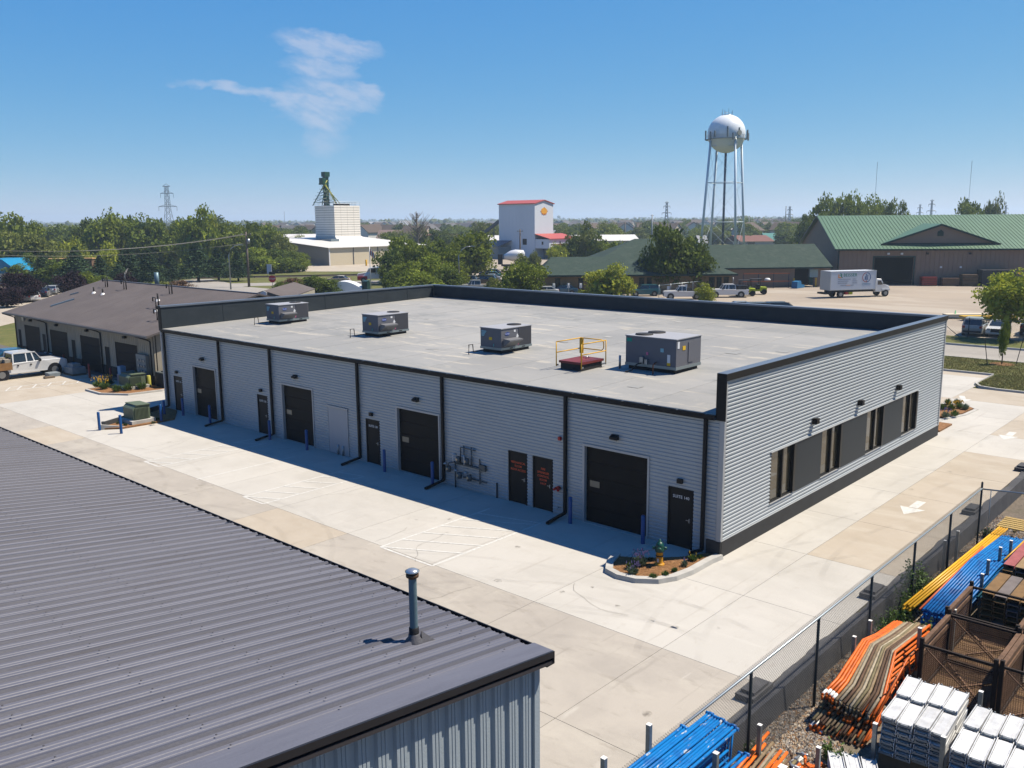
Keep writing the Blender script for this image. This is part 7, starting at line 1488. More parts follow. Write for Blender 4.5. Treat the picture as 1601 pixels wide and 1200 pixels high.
def pylon(u, vt, vb, D, label, wk=1.0):
    c = gp(u, D); ht = at(u, vt, D).z; t = thing('transmission_tower', (c[0], c[1], 0), label, 'pylon', 'lattice transmission towers', ra); q = MB(); pm = mat('pylon_steel', (.15, .17, .19), .5, .5); r = max(.12, .38 * pxm(D)) ; b0, b1 = ht * .11 * wk, ht * .025 * wk
    for sx in (-1, 1):
        for sy in (-1, 1): q.tube([(sx * b0, sy * b0, 0), (sx * b1 * 1.6, sy * b1 * 1.6, ht * .55), (sx * b1, sy * b1, ht)], r, 4)
    q.build('tower_legs', pm, t, world=False); q = MB(); n = 9
    for k in range(n):
        z0, z1 = ht * k / n, ht * (k + 1) / n; f = lambda z: (b0 + (b1 * 1.6 - b0) * z / (ht * .55)) if z < ht * .55 else b1 * 1.6 + (b1 - b1 * 1.6) * (z - ht * .55) / (ht * .45)
        for s_ in (-1, 1): q.tube([(-f(z0), s_ * f(z0), z0), (f(z1), s_ * f(z1), z1)], r * .6, 4); q.tube([(f(z0), s_ * f(z0), z0), (-f(z1), s_ * f(z1), z1)], r * .6, 4)
    q.build('bracing', pm, t, world=False)
    for z, w_ in ((.62, .17), (.86, .12), (.99, .07)):
        q = MB(); q.tube([(-ht * w_, 0, ht * z), (ht * w_, 0, ht * z)], r, 4); q.tube([(-ht * w_, 0, ht * z), (0, 0, ht * (z + .045))], r * .7, 4); q.tube([(ht * w_, 0, ht * z), (0, 0, ht * (z + .045))], r * .7, 4)
        if z < .95: q.tube([(-ht * w_, 0, ht * z), (-ht * w_, 0, ht * (z - .08))], r * .7, 4); q.tube([(ht * w_, 0, ht * z), (ht * w_, 0, ht * (z - .08))], r * .7, 4)
        q.build('crossarm', pm, t, world=False)
pylon(264, 290, 0, 620, 'lattice transmission tower above the left trees'); pylon(1042, 316, 0, 1000, 'lattice transmission tower left of the water tower'); pylon(1234, 323, 0, 1250, 'lattice transmission tower right of the water tower'); pylon(1455, 313, 0, 1000, 'narrow lattice tower above the green roof', .6); pylon(1437, 320, 0, 1400, 'small far lattice tower above the green roof', .7); pylon(1571, 321, 0, 1300, 'small far lattice tower at the right above the green roof', .7)
for i, (u, vt, D) in enumerate(((1366, 253, 1500), (1512, 251, 1500), (445, 330, 1500), (628, 345, 900), (662, 333, 1300))):
    c = gp(u, D); t = thing('radio_mast', (c[0], c[1], 0), ['very thin tall mast above the green roof dormer', 'very thin tall mast at the far right of the sky', 'very thin mast left of the grain bin', 'short thin mast on the skyline behind the bare tree', 'thin mast on the skyline right of the bin'][i], 'mast'); MB().tube([(0, 0, 0), (0, 0, at(u, vt, D).z)], .32 * pxm(D), 4).build('mast', mat('pylon_steel', (.15, .17, .19)), t, world=False)
# rail car, blue house roof, domed shelter
c = og(125, 434); T = thing('rail_car', (c.x, c.y, 0), 'rusty brown rail hopper car between the left trees', 'rail car', None, math.atan2(dr.y, dr.x)); MB().box(-8, 3, -1.4, 1.4, 1.1, 4.0).build('hopper', mat('hopper_brown', (.22, .13, .08), .8, var=.4), T, world=False); MB().box(-8.2, 3.2, -1.5, 1.5, 4.0, 4.2).build('top_rim', mat('rim_orange', (.5, .3, .12), .7), T, world=False)
for k in range(8): MB().box(-7.8 + k * 1.4, -7.6 + k * 1.4, -1.5, -1.4, 1.1, 4.0).build('side_rib', MATS['hopper_brown'], T, world=False)
for x in (-6.5, -5, 0, 1.5): MB().tube([(x, -.9, .5), (x, .9, .5)], .45, 12).build('wheel', blk, T, world=False)
c = gp(2, 172); T = thing('blue_roofed_house', (c[0], c[1], 0), 'house with bright blue metal roof at the left edge', 'house', None, ra); h1, h2 = at(2, 424, 172).z, at(0, 405, 172).z
q = MB().box(-5, 2.2, 0, 8, 0, h1); q.build('wall', white_paint, T, world=False); q = MB().solid([(-8, -.5, h1 - .4), (2.9, -.5, h1 - .4), (-.5, -.5, h2), (-4.5, -.5, h2)], (0, 9, 0)); q.build('roof', mat('roof_bright_blue', (.01, .22, .42), .4), T, world=False)
c = og(541, 463); T = thing('domed_shelter', (c.x, c.y, 0), 'small white domed cover beside the dark round bush', 'shelter', None, ra)
q = MB(); n = 10; P = [(-1.9 + 4.4 * k / n, 0, 1.2 + 1.1 * math.sin(math.pi * (.25 + .75 * k / n))) for k in range(n + 1)] + [(2.5, 0, .2), (-1.9, 0, .2)]; q.solid(P, (0, 3.5, 0)); q.build('cover', white_paint, T, world=False); MB().box(2.5, 3.3, .2, 3.2, .2, 2.3).build('end_box', gtrim, T, world=False)
t = thing('person', (0, 0, 0), 'x', 'person') if False else None
# ------------------------------------------------------------------ trees
def leafmat(name, c1, c2, tr=.28):
    f = 2.1; return mat(name, tuple(x * f for x in c1), .8, col2=tuple(x * f for x in c2), vs=.9, rnd=.16, trans=tr, det=5, spec=.1)
LM = {'mid': leafmat('leaf_mid', (.130, .155, .018), (.052, .078, .010)), 'dark': leafmat('leaf_dark', (.080, .105, .016), (.032, .050, .009)), 'yellow': leafmat('leaf_yellow', (.22, .23, .025), (.10, .13, .02)), 'olive': leafmat('leaf_olive', (.12, .135, .03), (.055, .07, .018)),
      'spruce': leafmat('needle', (.038, .064, .028), (.016, .03, .016), .1), 'plum': leafmat('leaf_plum', (.022, .013, .017), (.010, .006, .009), .12), 'far': leafmat('leaf_far', (.07, .10, .03), (.03, .05, .02)), 'rust': leafmat('leaf_rust', (.10, .05, .03), (.045, .035, .02), .2)}
def leafquads(c, size, g, droop=0.0):
    n = len(c); a = g.normal(size=(n, 3)); a /= np.linalg.norm(a, axis=1)[:, None]; b = g.normal(size=(n, 3)); b -= (b * a).sum(1)[:, None] * a; b /= np.linalg.norm(b, axis=1)[:, None]
    s = (size * g.uniform(.6, 1.35, n))[:, None]; return np.stack([c - a * s, c - b * s * .6, c + a * s, c + b * s * .6], 1)
def crown_mesh(name, kind, seed, n=3400):
    g = np.random.default_rng(seed); parts = []
    if kind in ('broad', 'tall', 'shrub'):
        k = 26; th = g.uniform(0, 6.283, k); ph = np.arccos(g.uniform(-.75, 1, k)); rr = g.uniform(.45, .80, k)
        cc = np.stack([rr * np.sin(ph) * np.cos(th), rr * np.sin(ph) * np.sin(th), 1 + .95 * rr * np.cos(ph)], 1); cr_ = g.uniform(.20, .40, k)
        idx = g.integers(0, k, n); d = g.normal(size=(n, 3)); d /= np.linalg.norm(d, axis=1)[:, None]; d[:, 2] = np.where(g.uniform(size=n) < .3, d[:, 2], np.abs(d[:, 2]))
        pos = cc[idx] + d * (cr_[idx] * g.uniform(.55, 1.12, n))[:, None] * np.array([1, 1, .85]); parts.append(leafquads(pos, .046, g))
        m = n // 5; d = g.normal(size=(m, 3)); d /= np.linalg.norm(d, axis=1)[:, None]; pos = np.array([0, 0, 1.0]) + d * (g.uniform(.2, .72, m))[:, None]; parts.append(leafquads(pos, .10, g))
    elif kind == 'cone':
        t = g.uniform(0, 1, n) ** 1.35; tier = np.floor(t * 15) / 15 + g.uniform(0, .03, n); R_ = (1 - tier) * .95 + .04; th = g.uniform(0, 6.283, n); lob = 1 + .16 * np.sin(th * 7 + tier * 40) + .1 * np.sin(th * 3 + tier * 17); q = g.uniform(.25, 1, n) ** .5
        pos = np.stack([R_ * lob * q * np.cos(th), R_ * lob * q * np.sin(th), tier * 2 - q * .12 + .06], 1); parts.append(leafquads(pos, .052, g)); m = n // 5
        t = g.uniform(0, .95, m); th = g.uniform(0, 6.283, m); q = g.uniform(0, .55, m); parts.append(leafquads(np.stack([(1 - t) * q * np.cos(th), (1 - t) * q * np.sin(th), t * 2], 1), .09, g))
    V = np.concatenate(parts).reshape(-1, 3)
    rx_ = np.percentile(np.hypot(V[:, 0], V[:, 1]), 97); z0, z1 = np.percentile(V[:, 2], [1, 99.3]); V[:, :2] /= rx_; V[:, 2] = (V[:, 2] - z0) / (z1 - z0) * 2
    F = np.arange(len(V)).reshape(-1, 4)
    me = bpy.data.meshes.new(name); me.vertices.add(len(V)); me.vertices.foreach_set('co', V.ravel().astype(np.float32)); me.loops.add(len(V)); me.loops.foreach_set('vertex_index', F.ravel().astype(np.int32)); me.polygons.add(len(F)); me.polygons.foreach_set('loop_start', (np.arange(len(F)) * 4).astype(np.int32)); me.update(); me.validate()
    me.materials.append(LM['mid']); return me
CR_ = {('broad', i): crown_mesh('crown', 'broad', 100 + i, 4600) for i in range(6)}
for i in range(3): CR_[('cone', i)] = crown_mesh('crown', 'cone', 200 + i, 3600)
for i in range(2): CR_[('shrub', i)] = crown_mesh('crown', 'shrub', 300 + i, 3000)
def trunk_mesh(seed):
    g = random.Random(seed); q = MB().tube([(0, 0, 0), (.06, .02, .35), (.0, .05, .7), (.02, .0, 1.25)], [1.0 * .5, .34, .26, .08], 8)
    for k in range(7): a = g.uniform(0, 6.28); z = g.uniform(.35, .8); L_ = g.uniform(3.0, 5.2); q.tube([(0, 0, z), (math.cos(a) * L_ * .5, math.sin(a) * L_ * .5, z + .18), (math.cos(a) * L_, math.sin(a) * L_, z + g.uniform(.3, .5))], [.20, .12, .03], 5)
    return q.mesh('trunk', bark)
TR_ = [trunk_mesh(i) for i in range(3)]; tcount = [0]
def tree(u, vt, D, wpx, kind, leaf, label, group=None, vb=None, name=None, cat='tree', base=.12, p=None):
    k = tcount[0]; tcount[0] += 1; c = p or gp(u, D); h = at(u, vt, D).z; w_ = wpx * pxm(D) / 2
    t = thing(name or {'broad': 'leafy_tree', 'cone': 'spruce_tree', 'shrub': 'round_bush'}[kind], (c[0], c[1], 0), label, cat, group, (k * 2.399) % 6.283)
    v = {'broad': 6, 'cone': 3, 'shrub': 2}[kind]; cb_ = h * base
    o = put('crown', CR_[(kind, k % v)], t, (0, 0, cb_ - (.08 * h if kind == 'broad' else 0)), 0, (w_ * .96, w_ * .96, (h - cb_ + (.05 * h if kind == 'broad' else 0)) / 2 * .97)); o.material_slots[0].link = 'OBJECT'; o.material_slots[0].material = LM[leaf]
    if kind == 'cone': MB().tube([(0, 0, 0), (0, 0, h * .9)], [w_ * .06 + .05, .03], 6).build('trunk', bark, t, world=False)
    elif kind == 'broad': put('trunk', TR_[k % 3], t, (0, 0, 0), 0, (w_ * .12, w_ * .12, h * .62))
    else: MB().tube([(0, 0, 0), (0, 0, h * .6)], [.12, .05], 6).build('stem', bark, t, world=False)
    return t
ordc = {}
def nth(k):
    ordc[k] = ordc.get(k, -1) + 1; return ORD[ordc[k]]
LG = 'tall leafy trees behind the brown roof'
for u, vt, D, w_, lf in ((-14, 334, 240, 100, 'mid'), (28, 334, 236, 80, 'mid'), (52, 345, 238, 45, 'mid'), (134, 340, 250, 55, 'dark'), (158, 335, 240, 80, 'mid'), (196, 331, 246, 85, 'mid'), (228, 336, 238, 80, 'dark'), (255, 343, 250, 60, 'olive'), (276, 340, 244, 55, 'mid'), (352, 346, 236, 70, 'mid'), (388, 345, 240, 70, 'mid'), (415, 352, 238, 62, 'mid'), (438, 364, 236, 46, 'olive')):
    tree(u, vt, D, w_, 'broad', lf, nth(1) + ' from left of the tall skyline trees behind the brown roof', LG, base=.05)
tree(310, 321, 232, 72, 'broad', 'mid', 'tallest leafy tree of the left row, right below the lattice tower', base=.05); tree(335, 331, 246, 30, 'broad', 'yellow', 'narrow tree with yellowing top right of the tallest left tree', base=.05)
tree(15, 361, 205, 80, 'broad', 'olive', 'olive-yellow tree at the left edge', base=.05); tree(60, 362, 202, 78, 'broad', 'olive', 'olive-yellow tree right of the edge tree', base=.05); tree(100, 372, 206, 50, 'broad', 'yellow', 'small yellowish tree above the rail car', base=.05); tree(120, 383, 204, 40, 'broad', 'yellow', 'bright yellow-green tree left of the dark spruces', base=.05); tree(162, 378, 200, 50, 'broad', 'yellow', 'yellow-green tree behind the dark spruces', base=.05)
for u, vt, D, w_ in ((60, 395, 170, 62), (112, 385, 166, 78), (150, 398, 176, 50), (195, 385, 176, 70), (228, 388, 172, 58), (262, 400, 182, 52), (180, 410, 168, 48)): tree(u, vt, D, w_, 'cone', 'spruce', nth(2) + ' of the dark spruces standing behind the brown roof, from the left', 'dark spruces behind the brown roof', base=.04)
for i, (u, vt, D, w_) in enumerate(((304, 374, 177.7, 64), (336, 385, 179.9, 50), (367, 392, 178, 44))): tree(u, vt, D, w_, 'cone', 'spruce', ['spruce with visible trunk left of the street lamp, largest of three', 'middle spruce of the three left of the utility pole', 'spruce just behind the left street lamp'][i], base=.12)
tree(90, 404, 168, 66, 'broad', 'dark', 'dark rounded tree behind the right purple tree', base=.1); tree(20, 412, 172, 60, 'broad', 'dark', 'dark green tree below the olive one at the left edge', base=.1); tree(128, 424, 158, 38, 'broad', 'mid', 'small green tree beside the right purple tree', base=.1); tree(40, 395, 180, 60, 'broad', 'dark', 'dark green tree left of the rail car', base=.1)
for u, vt, D, w_ in ((205, 412, 190, 60), (240, 415, 190, 60), (150, 430, 165, 40), (278, 412, 190, 50), (330, 410, 200, 50), (395, 402, 205, 50)): tree(u, vt, D, w_, 'shrub', 'dark', nth(6) + ' dark undergrowth bush below the tall left trees', 'undergrowth bushes at the left', base=.0, cat='bush')
tree(22, 424, 133, 66, 'broad', 'plum', 'large purple-leaved tree left of the brown roof', base=.2); tree(103, 424, 140, 52, 'broad', 'plum', 'purple-leaved tree above the brown roof gable', base=.2); tree(187, 424, 146, 36, 'broad', 'plum', 'small purple-leaved tree behind the satellite dish', base=.2); tree(-4, 442, 125, 60, 'broad', 'plum', 'purple-leaved tree cut by the left edge', base=.2)
tree(272, 438, 148, 46, 'shrub', 'rust', 'low reddish bush behind the brown roof ridge', base=.0, cat='bush'); tree(235, 440, 146, 50, 'shrub', 'olive', 'low olive bush beside the blue flue', base=.0, cat='bush')
for u, vt, D, w_ in ((398, 386, 214, 60), (424, 389, 216, 60), (448, 391, 220, 50), (466, 393, 224, 34), (410, 400, 206, 60), (440, 402, 208, 56), (462, 404, 212, 40), (380, 395, 208, 50)): tree(u, vt, D, w_, 'shrub', 'mid' if u % 4 else 'dark', nth(3) + ' leafy shrub of the hedge mass left of the warehouse', 'hedge shrubs left of the warehouse', base=.0, cat='bush')
for i, (u, vt, D, w_) in enumerate(((452, 434, 138, 60), (480, 431, 139, 62), (508, 435, 139, 54), (438, 440, 136, 40))): tree(u, vt, D, w_, 'shrub', 'rust' if i == 0 else 'dark', ['dark bush beside the stop sign, left part of the clump', 'highest dark bush of the clump behind the parapet', 'dark bush at the right end of the clump by the white dome', 'lowest bush of the clump by the stop sign'][i], base=.0, cat='bush')
CG = 'green trees of the centre clump'
for u, vt, D, w_, lf in ((638, 369, 172, 84, 'mid'), (612, 385, 166, 60, 'dark'), (660, 378, 168, 66, 'mid'), (688, 372, 172, 62, 'dark'), (702, 388, 160, 66, 'mid'), (672, 398, 152, 80, 'mid'), (630, 408, 148, 70, 'mid'), (655, 420, 143, 70, 'mid'), (698, 415, 146, 56, 'dark'), (615, 424, 145, 50, 'dark'), (635, 438, 140, 60, 'mid'), (675, 436, 140, 60, 'mid')):
    tree(u, vt, D, w_, 'broad', lf, nth(4) + ' leafy tree of the centre clump behind the flat roof', CG, base=.04)
tree(735, 360, 176, 88, 'broad', 'mid', 'large round tree right of the centre clump with bare trunk', base=.22)
tree(816, 407, 132, 84, 'broad', 'mid', 'yellow-green street tree in front of the office roof left end', base=.12); tree(770, 433, 136, 30, 'shrub', 'olive', 'small bush by the parked cars', base=.0, cat='bush')
tree(955, 411, 128, 86, 'broad', 'yellow', 'bright yellow-green tree in front of the office', base=.1); tree(912, 452, 128, 30, 'shrub', 'yellow', 'low yellow-green bush left of the bright tree', base=0, cat='bush')
tree(1106, 441, 124, 34, 'broad', 'yellow', 'small yellow-green tree between the white pickups', base=.1)
tree(1059, 349, 143, 104, 'broad', 'dark', 'very large dark green tree rising over the office roof', base=.08); tree(1030, 372, 142, 60, 'broad', 'dark', 'left lower part of the dark tree mass at the office', base=.08); tree(1090, 372, 142, 60, 'broad', 'dark', 'right lower part of the dark tree mass at the office', base=.08)
tree(915, 346, 228, 50, 'broad', 'olive', 'pointed tree behind the office roof left of its peak', base=.03); tree(895, 364, 226, 46, 'broad', 'dark', 'dark tree left of the pointed one behind the office', base=.03); tree(935, 364, 224, 46, 'broad', 'mid', 'tree right of the pointed one behind the office', base=.03); tree(962, 376, 220, 50, 'broad', 'mid', 'low tree behind the office roof slope', base=.02); tree(873, 380, 215, 40, 'broad', 'yellow', 'pale yellow-green shrub before the red annex', base=.02); tree(835, 392, 200, 24, 'broad', 'olive', 'thin olive tree at the office roof left end', base=.02); tree(818, 395, 205, 30, 'broad', 'olive', 'small olive tree before the silo wall', base=.02)
RG = 'tall trees behind the big green roof'
for u, vt, D, w_ in ((1283, 303, 262, 66), (1262, 330, 258, 40), (1310, 302, 266, 60), (1342, 304, 268, 60), (1370, 306, 270, 60), (1392, 312, 268, 46), (1268, 350, 256, 46)): tree(u, vt, D, w_, 'broad', 'mid', nth(5) + ' from left of the tall trees behind the green metal roof', RG, base=.03)
tree(1411, 313, 270, 34, 'broad', 'mid', 'narrower tree at the right end of the row behind the green roof', base=.03); tree(1520, 310, 270, 60, 'broad', 'mid', 'round tree behind the right half of the green roof', base=.03); tree(1548, 307, 272, 44, 'broad', 'olive', 'tree with open crown behind the right half of the green roof', base=.03)
c = og(1576, 531); tree(1562, 420, 83.5, 104, 'broad', 'yellow', 'spreading yellow-green tree on the verge by the silver suv', base=.40, p=(c.x, c.y)); c = og(1640, 530); tree(1625, 425, 84, 90, 'broad', 'olive', 'tree cut by the right edge on the verge', base=.25, p=(c.x, c.y))
c = og(1566, 571); t = thing('staked_sapling', (c.x, c.y, .09), 'thin young sapling between two stakes on the lawn', 'sapling'); put('crown', CR_[('shrub', 1)], t, (0, 0, .9), 0, (.42, .42, 1.25)); MB().tube([(0, 0, 0), (0, 0, 2.6)], [.05, .02], 6).build('trunk', bark, t, world=False)
for s_ in (-1.5, 1.5): MB().tube([(RH.x * s_ * .75, RH.y * s_ * .75, 0), (RH.x * s_, RH.y * s_, 2.0)], .03, 5).build('stake', blk, t, world=False)
bed([(c.x + .9 * math.cos(k * .7), c.y + .9 * math.sin(k * .7)) for k in range(9)], 'mulch_ring', 'mulch ring around the staked sapling', z=.12)
# bare tree
c = gp(652, 300); t = thing('bare_tree', (c[0], c[1], 0), 'leafless grey tree standing above the centre clump', 'tree'); g = random.Random(3); h = at(650, 330, 300).z; q = MB().tube([(0, 0, 0), (.2, 0, h * .5), (0, .2, h)], [.5, .3, .06], 6)
for k in range(60): a = g.uniform(0, 6.28); z = g.uniform(.3, .95); L_ = (1.05 - z) * h * g.uniform(.25, .75); e = Vector((math.cos(a) * L_, math.sin(a) * L_, h * z + L_ * 1.0)); q.tube([(0, 0, h * z), tuple(e * .5 + Vector((0, 0, h * z * .5 - .3))), tuple(e)], [.14, .09, .04], 4)
q.build('branches', mat('bare_bark', (.20, .17, .14), .9), t, world=False)
tree(663, 352, 306, 26, 'broad', 'olive', 'olive treetop beside the bare tree', base=.02)
# grass blades on the lawns
def blades(nm, x0, x1, y0, y1, z, n, seed, h=.09):
    g = np.random.default_rng(seed); c = np.stack([g.uniform(x0, x1, n), g.uniform(y0, y1, n), np.full(n, z)], 1); a = g.uniform(0, 6.28, n); w_ = .02; d = np.stack([np.cos(a) * w_, np.sin(a) * w_, np.zeros(n)], 1); t_ = np.stack([g.normal(0, .03, n), g.normal(0, .03, n), g.uniform(.4, 1, n) * h], 1)
    V = np.stack([c - d, c + d, c + t_], 1).reshape(-1, 3); me = bpy.data.meshes.new(nm); me.from_pydata(V.tolist(), [], np.arange(len(V)).reshape(-1, 3).tolist()); me.materials.append(mat('grass_blade', (.16, .17, .045), .8, col2=(.26, .22, .09), vs=.8, trans=.2)); return tag(put(nm, me), 'short dry grass on the lawn strip by the drive', 'grass', kind='stuff')
blades('grass_blades', 45.2, 52.2, -4, 8, .09, 16000, 1, .11); blades('grass_blades', 39.3, 45.2, -4, 2.5, .09, 11000, 2, .11)

# ------------------------------------------------------------------ far town and woodland to the horizon
g = np.random.default_rng(77)
def blobs(name, pts, sizes, m, label, cat):
    ico = [(0, 0, 1), (.894, 0, .447), (.276, .851, .447), (-.724, .526, .447), (-.724, -.526, .447), (.276, -.851, .447), (.724, .526, -.447), (-.276, .851, -.447), (-.894, 0, -.447), (-.276, -.851, -.447), (.724, -.526, -.447), (0, 0, -1)]
    fc_ = [(0, 1, 2), (0, 2, 3), (0, 3, 4), (0, 4, 5), (0, 5, 1), (1, 6, 2), (2, 7, 3), (3, 8, 4), (4, 9, 5), (5, 10, 1), (2, 6, 7), (3, 7, 8), (4, 8, 9), (5, 9, 10), (1, 10, 6)]
    n = len(pts); K = 7
    o = np.repeat(pts, K, 0) + g.normal(0, 1, (n * K, 3)) * np.repeat(sizes, K)[:, None] * np.array([.42, .42, .26]); sz = np.repeat(sizes, K) * g.uniform(.22, .55, n * K)
    v = np.array(ico)[None] * g.uniform(.55, 1.4, (n * K, 12, 1)) * sz[:, None, None] + o[:, None]
    f = np.array(fc_)[None] + (np.arange(n * K) * 12)[:, None, None]; v = v.reshape(-1, 3); f = f.reshape(-1, 3)
    me = bpy.data.meshes.new(name); me.vertices.add(len(v)); me.vertices.foreach_set('co', v.ravel().astype(np.float32)); me.loops.add(f.size); me.loops.foreach_set('vertex_index', f.ravel().astype(np.int32)); me.polygons.add(len(f)); me.polygons.foreach_set('loop_start', (np.arange(len(f)) * 3).astype(np.int32)); me.update(); me.validate(); me.materials.append(m)
    return tag(put(name, me), label, cat, kind='stuff')
far1 = layered('woodland_leaf', ((.065, .085, .018), [((.12, .125, .03), .05, .45, .6, .8, I3), ((.03, .045, .012), .3, .5, .62, .8, I3)]), rough=.95, fine=(1.2, .8), bump=0)
def fan(n, d0, d1, pw_=1.0, umin=-60, umax=1660):
    D = d0 + (d1 - d0) * g.uniform(0, 1, n) ** pw_; u = g.uniform(umin, umax, n); lat = (u - 800) / FPX * D
    return np.stack([CAMP.x + FH.x * D + RH.x * lat, CAMP.y + FH.y * D + RH.y * lat, np.zeros(n)], 1), D
def wood(n, d0, d1, s0, s1, lbl, nm='woodland', **k):
    p_, D = fan(n, d0, d1, **k); s_ = g.uniform(s0, s1, n); p_[:, 2] = s_ * .75; return blobs(nm, p_, s_, far1, lbl, 'woodland')
wood(700, 700, 1500, 3.2, 5.2, 'tree mass of the town between the houses'); wood(3200, 1300, 3600, 5, 9.5, 'hazy woodland towards the horizon'); wood(2400, 3300, 5200, 8, 15, 'bluish tree line on the horizon')
# trees of the near town, one by one: copies of the crowns already built
ft = []
for u0, u1, D0, D1, n, s_ in ((-40, 350, 290, 420, 34, 7), (350, 480, 340, 520, 22, 6), (600, 790, 320, 620, 40, 5.5), (870, 1260, 350, 620, 84, 5.5), (1240, 1640, 320, 480, 14, 6.5), (400, 1260, 560, 760, 60, 6.5)):
    for k in range(n):
        u = rng.uniform(u0, u1); D = rng.uniform(D0, D1); c = gp(u, D); w_ = s_ * rng.uniform(.7, 1.15); t = thing('town_tree', (c[0], c[1], 0), 'small distant tree of the town beyond the big buildings', 'tree', 'distant town trees', rng.uniform(0, 6.28))
        o = put('crown', CR_[('broad', k % 6)], t, (0, 0, .3), 0, (w_, w_, w_ * rng.uniform(.6, .85))); o.material_slots[0].link = 'OBJECT'; o.material_slots[0].material = LM[rng.choice(['mid', 'mid', 'dark', 'olive', 'dark'])]
# houses: one mesh per kind, copied
hw1 = [mat('house_wall_' + k, c_, .8) for k, c_ in (('cream', (.55, .48, .38)), ('tan', (.34, .27, .20)), ('grey', (.38, .40, .42)), ('brick', (.28, .13, .09)), ('white', (.7, .7, .68)))]
hr = [mat('house_roof_' + k, c_, .9) for k, c_ in (('brown', (.10, .075, .06)), ('grey', (.30, .31, .33)), ('dark', (.12, .12, .13)), ('red', (.18, .08, .06)), ('pale', (.6, .6, .6)))]
protos = []
for i in range(5):
    t = thing('far_house', (0, 0, 0), 'x', 'house', 'houses of the distant suburb'); L_, W_, h_, r_ = [(13, 9, 5.5, 9), (16, 10, 3.2, 6), (11, 10, 6, 9.5), (18, 9, 3.4, 6.2), (14, 11, 5.8, 9.4)][i]
    q = MB().box(-L_ / 2, L_ / 2, -W_ / 2, W_ / 2, 0, h_).solid([(-L_ / 2, -W_ / 2, h_), (-L_ / 2, W_ / 2, h_), (-L_ / 2, 0, r_)], (L_, 0, 0)); q.build('wall', hw1[i], t, world=False)
    q = MB()
    for s_ in (-1, 1): q.solid([(-L_ / 2 - .5, s_ * (W_ / 2 + .6), h_ - .3), (-L_ / 2 - .5, 0, r_ + .1), (-L_ / 2 - .5, 0, r_ + .4), (-L_ / 2 - .5, s_ * (W_ / 2 + .6), h_)], (L_ + 1, 0, 0))
    q.build('roof', hr[i % 4], t, world=False)
    for x in (-L_ * .28, L_ * .05, L_ * .3):
        for s_ in (-1, 1): MB().box(x - .6, x + .6, min(s_ * W_ / 2, s_ * (W_ / 2 + .05)), max(s_ * W_ / 2, s_ * (W_ / 2 + .05)), 1.1, 2.5).build('window', glass_car, t, world=False)
    protos.append(t)
p_, D = fan(290, 430, 1500, 1.0, 420, 1280); q_, D2 = fan(6, 700, 2300, 1.0, 420, 1280); lbls = ['small cream gabled house of the distant suburb', 'low tan house of the distant suburb', 'grey gabled house of the distant suburb', 'low brick house of the distant suburb', 'white gabled house of the distant suburb']
for i, c in enumerate(p_):
    k = i % 5; o = protos[k] if i < 5 else dup(protos[k]); o.location = (c[0], c[1], 1.5 if D[i] > 900 else 0); o.rotation_euler[2] = [0.1, 1.6, .7, 2.3][i % 4] + .3 * (i % 3); o['label'] = lbls[k]
def longbuild(u0, u1, vt, vb, D, mw, mr, label, depth=30, name='far_warehouse', dz=0):
    a, b_ = Vector(gp(u0, D)), Vector(gp(u1, D)); zt = at((u0 + u1) / 2, vb, D).z + 0; t = thing(name, a, label, 'building', None, math.atan2((b_ - a).y, (b_ - a).x)); L_ = (b_ - a).length; zr = at((u0 + u1) / 2, vt, D).z
    MB().box(0, L_, 0, depth, 0, zt).build('wall', mw, t, world=False); q = MB().solid([(-.4, -.5, zt), (-.4, depth + .5, zt), (-.4, depth * .5, zr + .8)], (L_ + .8, 0, 0)); q.build('roof', mr, t, world=False)
    for k in range(max(2, int(L_ / 12))): MB().box(3 + k * 12, 6 + k * 12, -.1, .0, 0, min(3.0, zt * .8)).build('window', glass_car, t, world=False)
    return t
wr = hr[4]; cream = hw1[0]; gyw = hw1[2]
longbuild(74, 116, 361, 367, 480, hw1[4], wr, 'long white-roofed building far off between the left trees'); longbuild(60, 98, 355, 362, 620, cream, hr[1], 'cream building behind the white-roofed one at the left')
longbuild(896, 1000, 371, 376, 330, cream, wr, 'long pale-roofed building behind the office roof'); longbuild(866, 900, 373, 380, 340, cream, wr, 'cream building end right of the red annex')
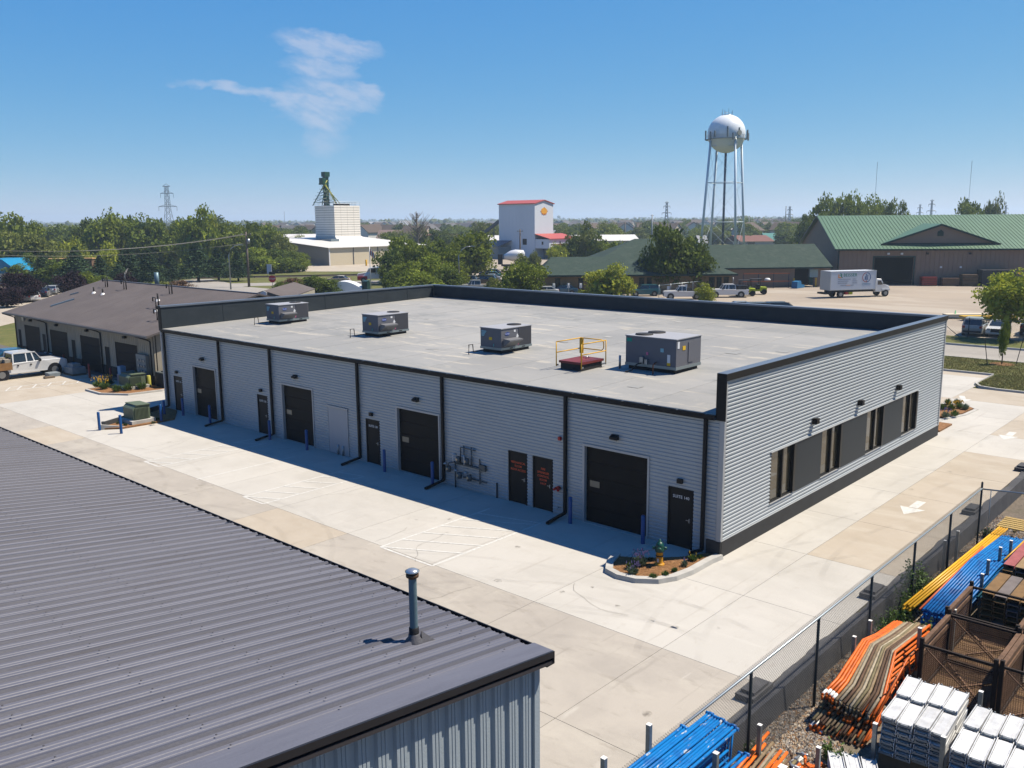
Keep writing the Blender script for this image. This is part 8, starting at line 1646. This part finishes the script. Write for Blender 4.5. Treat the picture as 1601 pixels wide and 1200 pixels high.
longbuild(1128, 1186, 356, 358.5, 560, hw1[4], wr, 'long white roof seen between the legs of the water tower', 40); longbuild(1217, 1245, 362, 366, 520, cream, wr, 'pale building left of the tall trees behind the green roof', 25); longbuild(1160, 1212, 371, 377, 400, cream, hr[3], 'low cream building with red roof behind the wing'); longbuild(1095, 1108, 371, 380, 380, hw1[4], hr[1], 'small white house between the left legs of the tower', 12)
longbuild(1200, 1222, 367, 376, 420, hw1[3], mat('roof_teal', (.04, .2, .18), .6), 'brick building with teal roof right of the tower legs', 14)
longbuild(416, 440, 371, 373, 330, gyw, wr, 'white-roofed shed just left of the warehouse', 40); longbuild(430, 488, 370, 376, 340, cream, wr, 'long flat white roof behind the warehouse left part', 40); longbuild(450, 468, 354, 360, 600, hw1[4], wr, 'white far building above the hedge', 20); longbuild(428, 456, 363, 369, 440, hw1[1], mat('roof_mauve', (.17, .12, .11), .9), 'brownish hipped roof above the warehouse', 20)
longbuild(588, 640, 362, 372, 430, hw1[1], mat('roof_mauve', (.17, .12, .11)), 'wide brown-mauve roof right of the grain bin', 24); longbuild(660, 712, 369, 373, 420, hw1[3], hr[3], 'low red-brick roofline behind the centre trees', 20); longbuild(655, 700, 352, 356, 900, cream, wr, 'pale block cluster on the skyline centre', 60); longbuild(622, 640, 345.5, 353, 1100, hw1[1], hr[1], 'tall tan block on the skyline beside the bare tree', 40); longbuild(700, 735, 350, 354, 950, gyw, hr[1], 'grey block on the skyline right of the bare tree', 50)
longbuild(762, 782, 372, 378, 320, gyw, wr, 'pale shed left of the silo building', 25); longbuild(563, 600, 347, 351, 1300, hw1[2], hr[1], 'long grey building on the skyline right of the bin', 50)

# ------------------------------------------------------------------ air: thin haze over the whole place
hz = MB().box(-6010, 6010, -6010, 6010, -1.7, 62.0); hm = bpy.data.materials.new('haze'); hm.use_nodes = True; n = hm.node_tree.nodes; n.remove(n['Principled BSDF'])
pv = n.new('ShaderNodeVolumePrincipled'); pv.inputs['Color'].default_value = (.62, .80, 1.0, 1); pv.inputs['Density'].default_value = .00024; pv.inputs['Anisotropy'].default_value = .2
hm.node_tree.links.new(pv.outputs[0], n['Material Output'].inputs['Volume'])
tag(hz.build('haze', hm), 'thin bluish summer haze', None, kind='stuff')
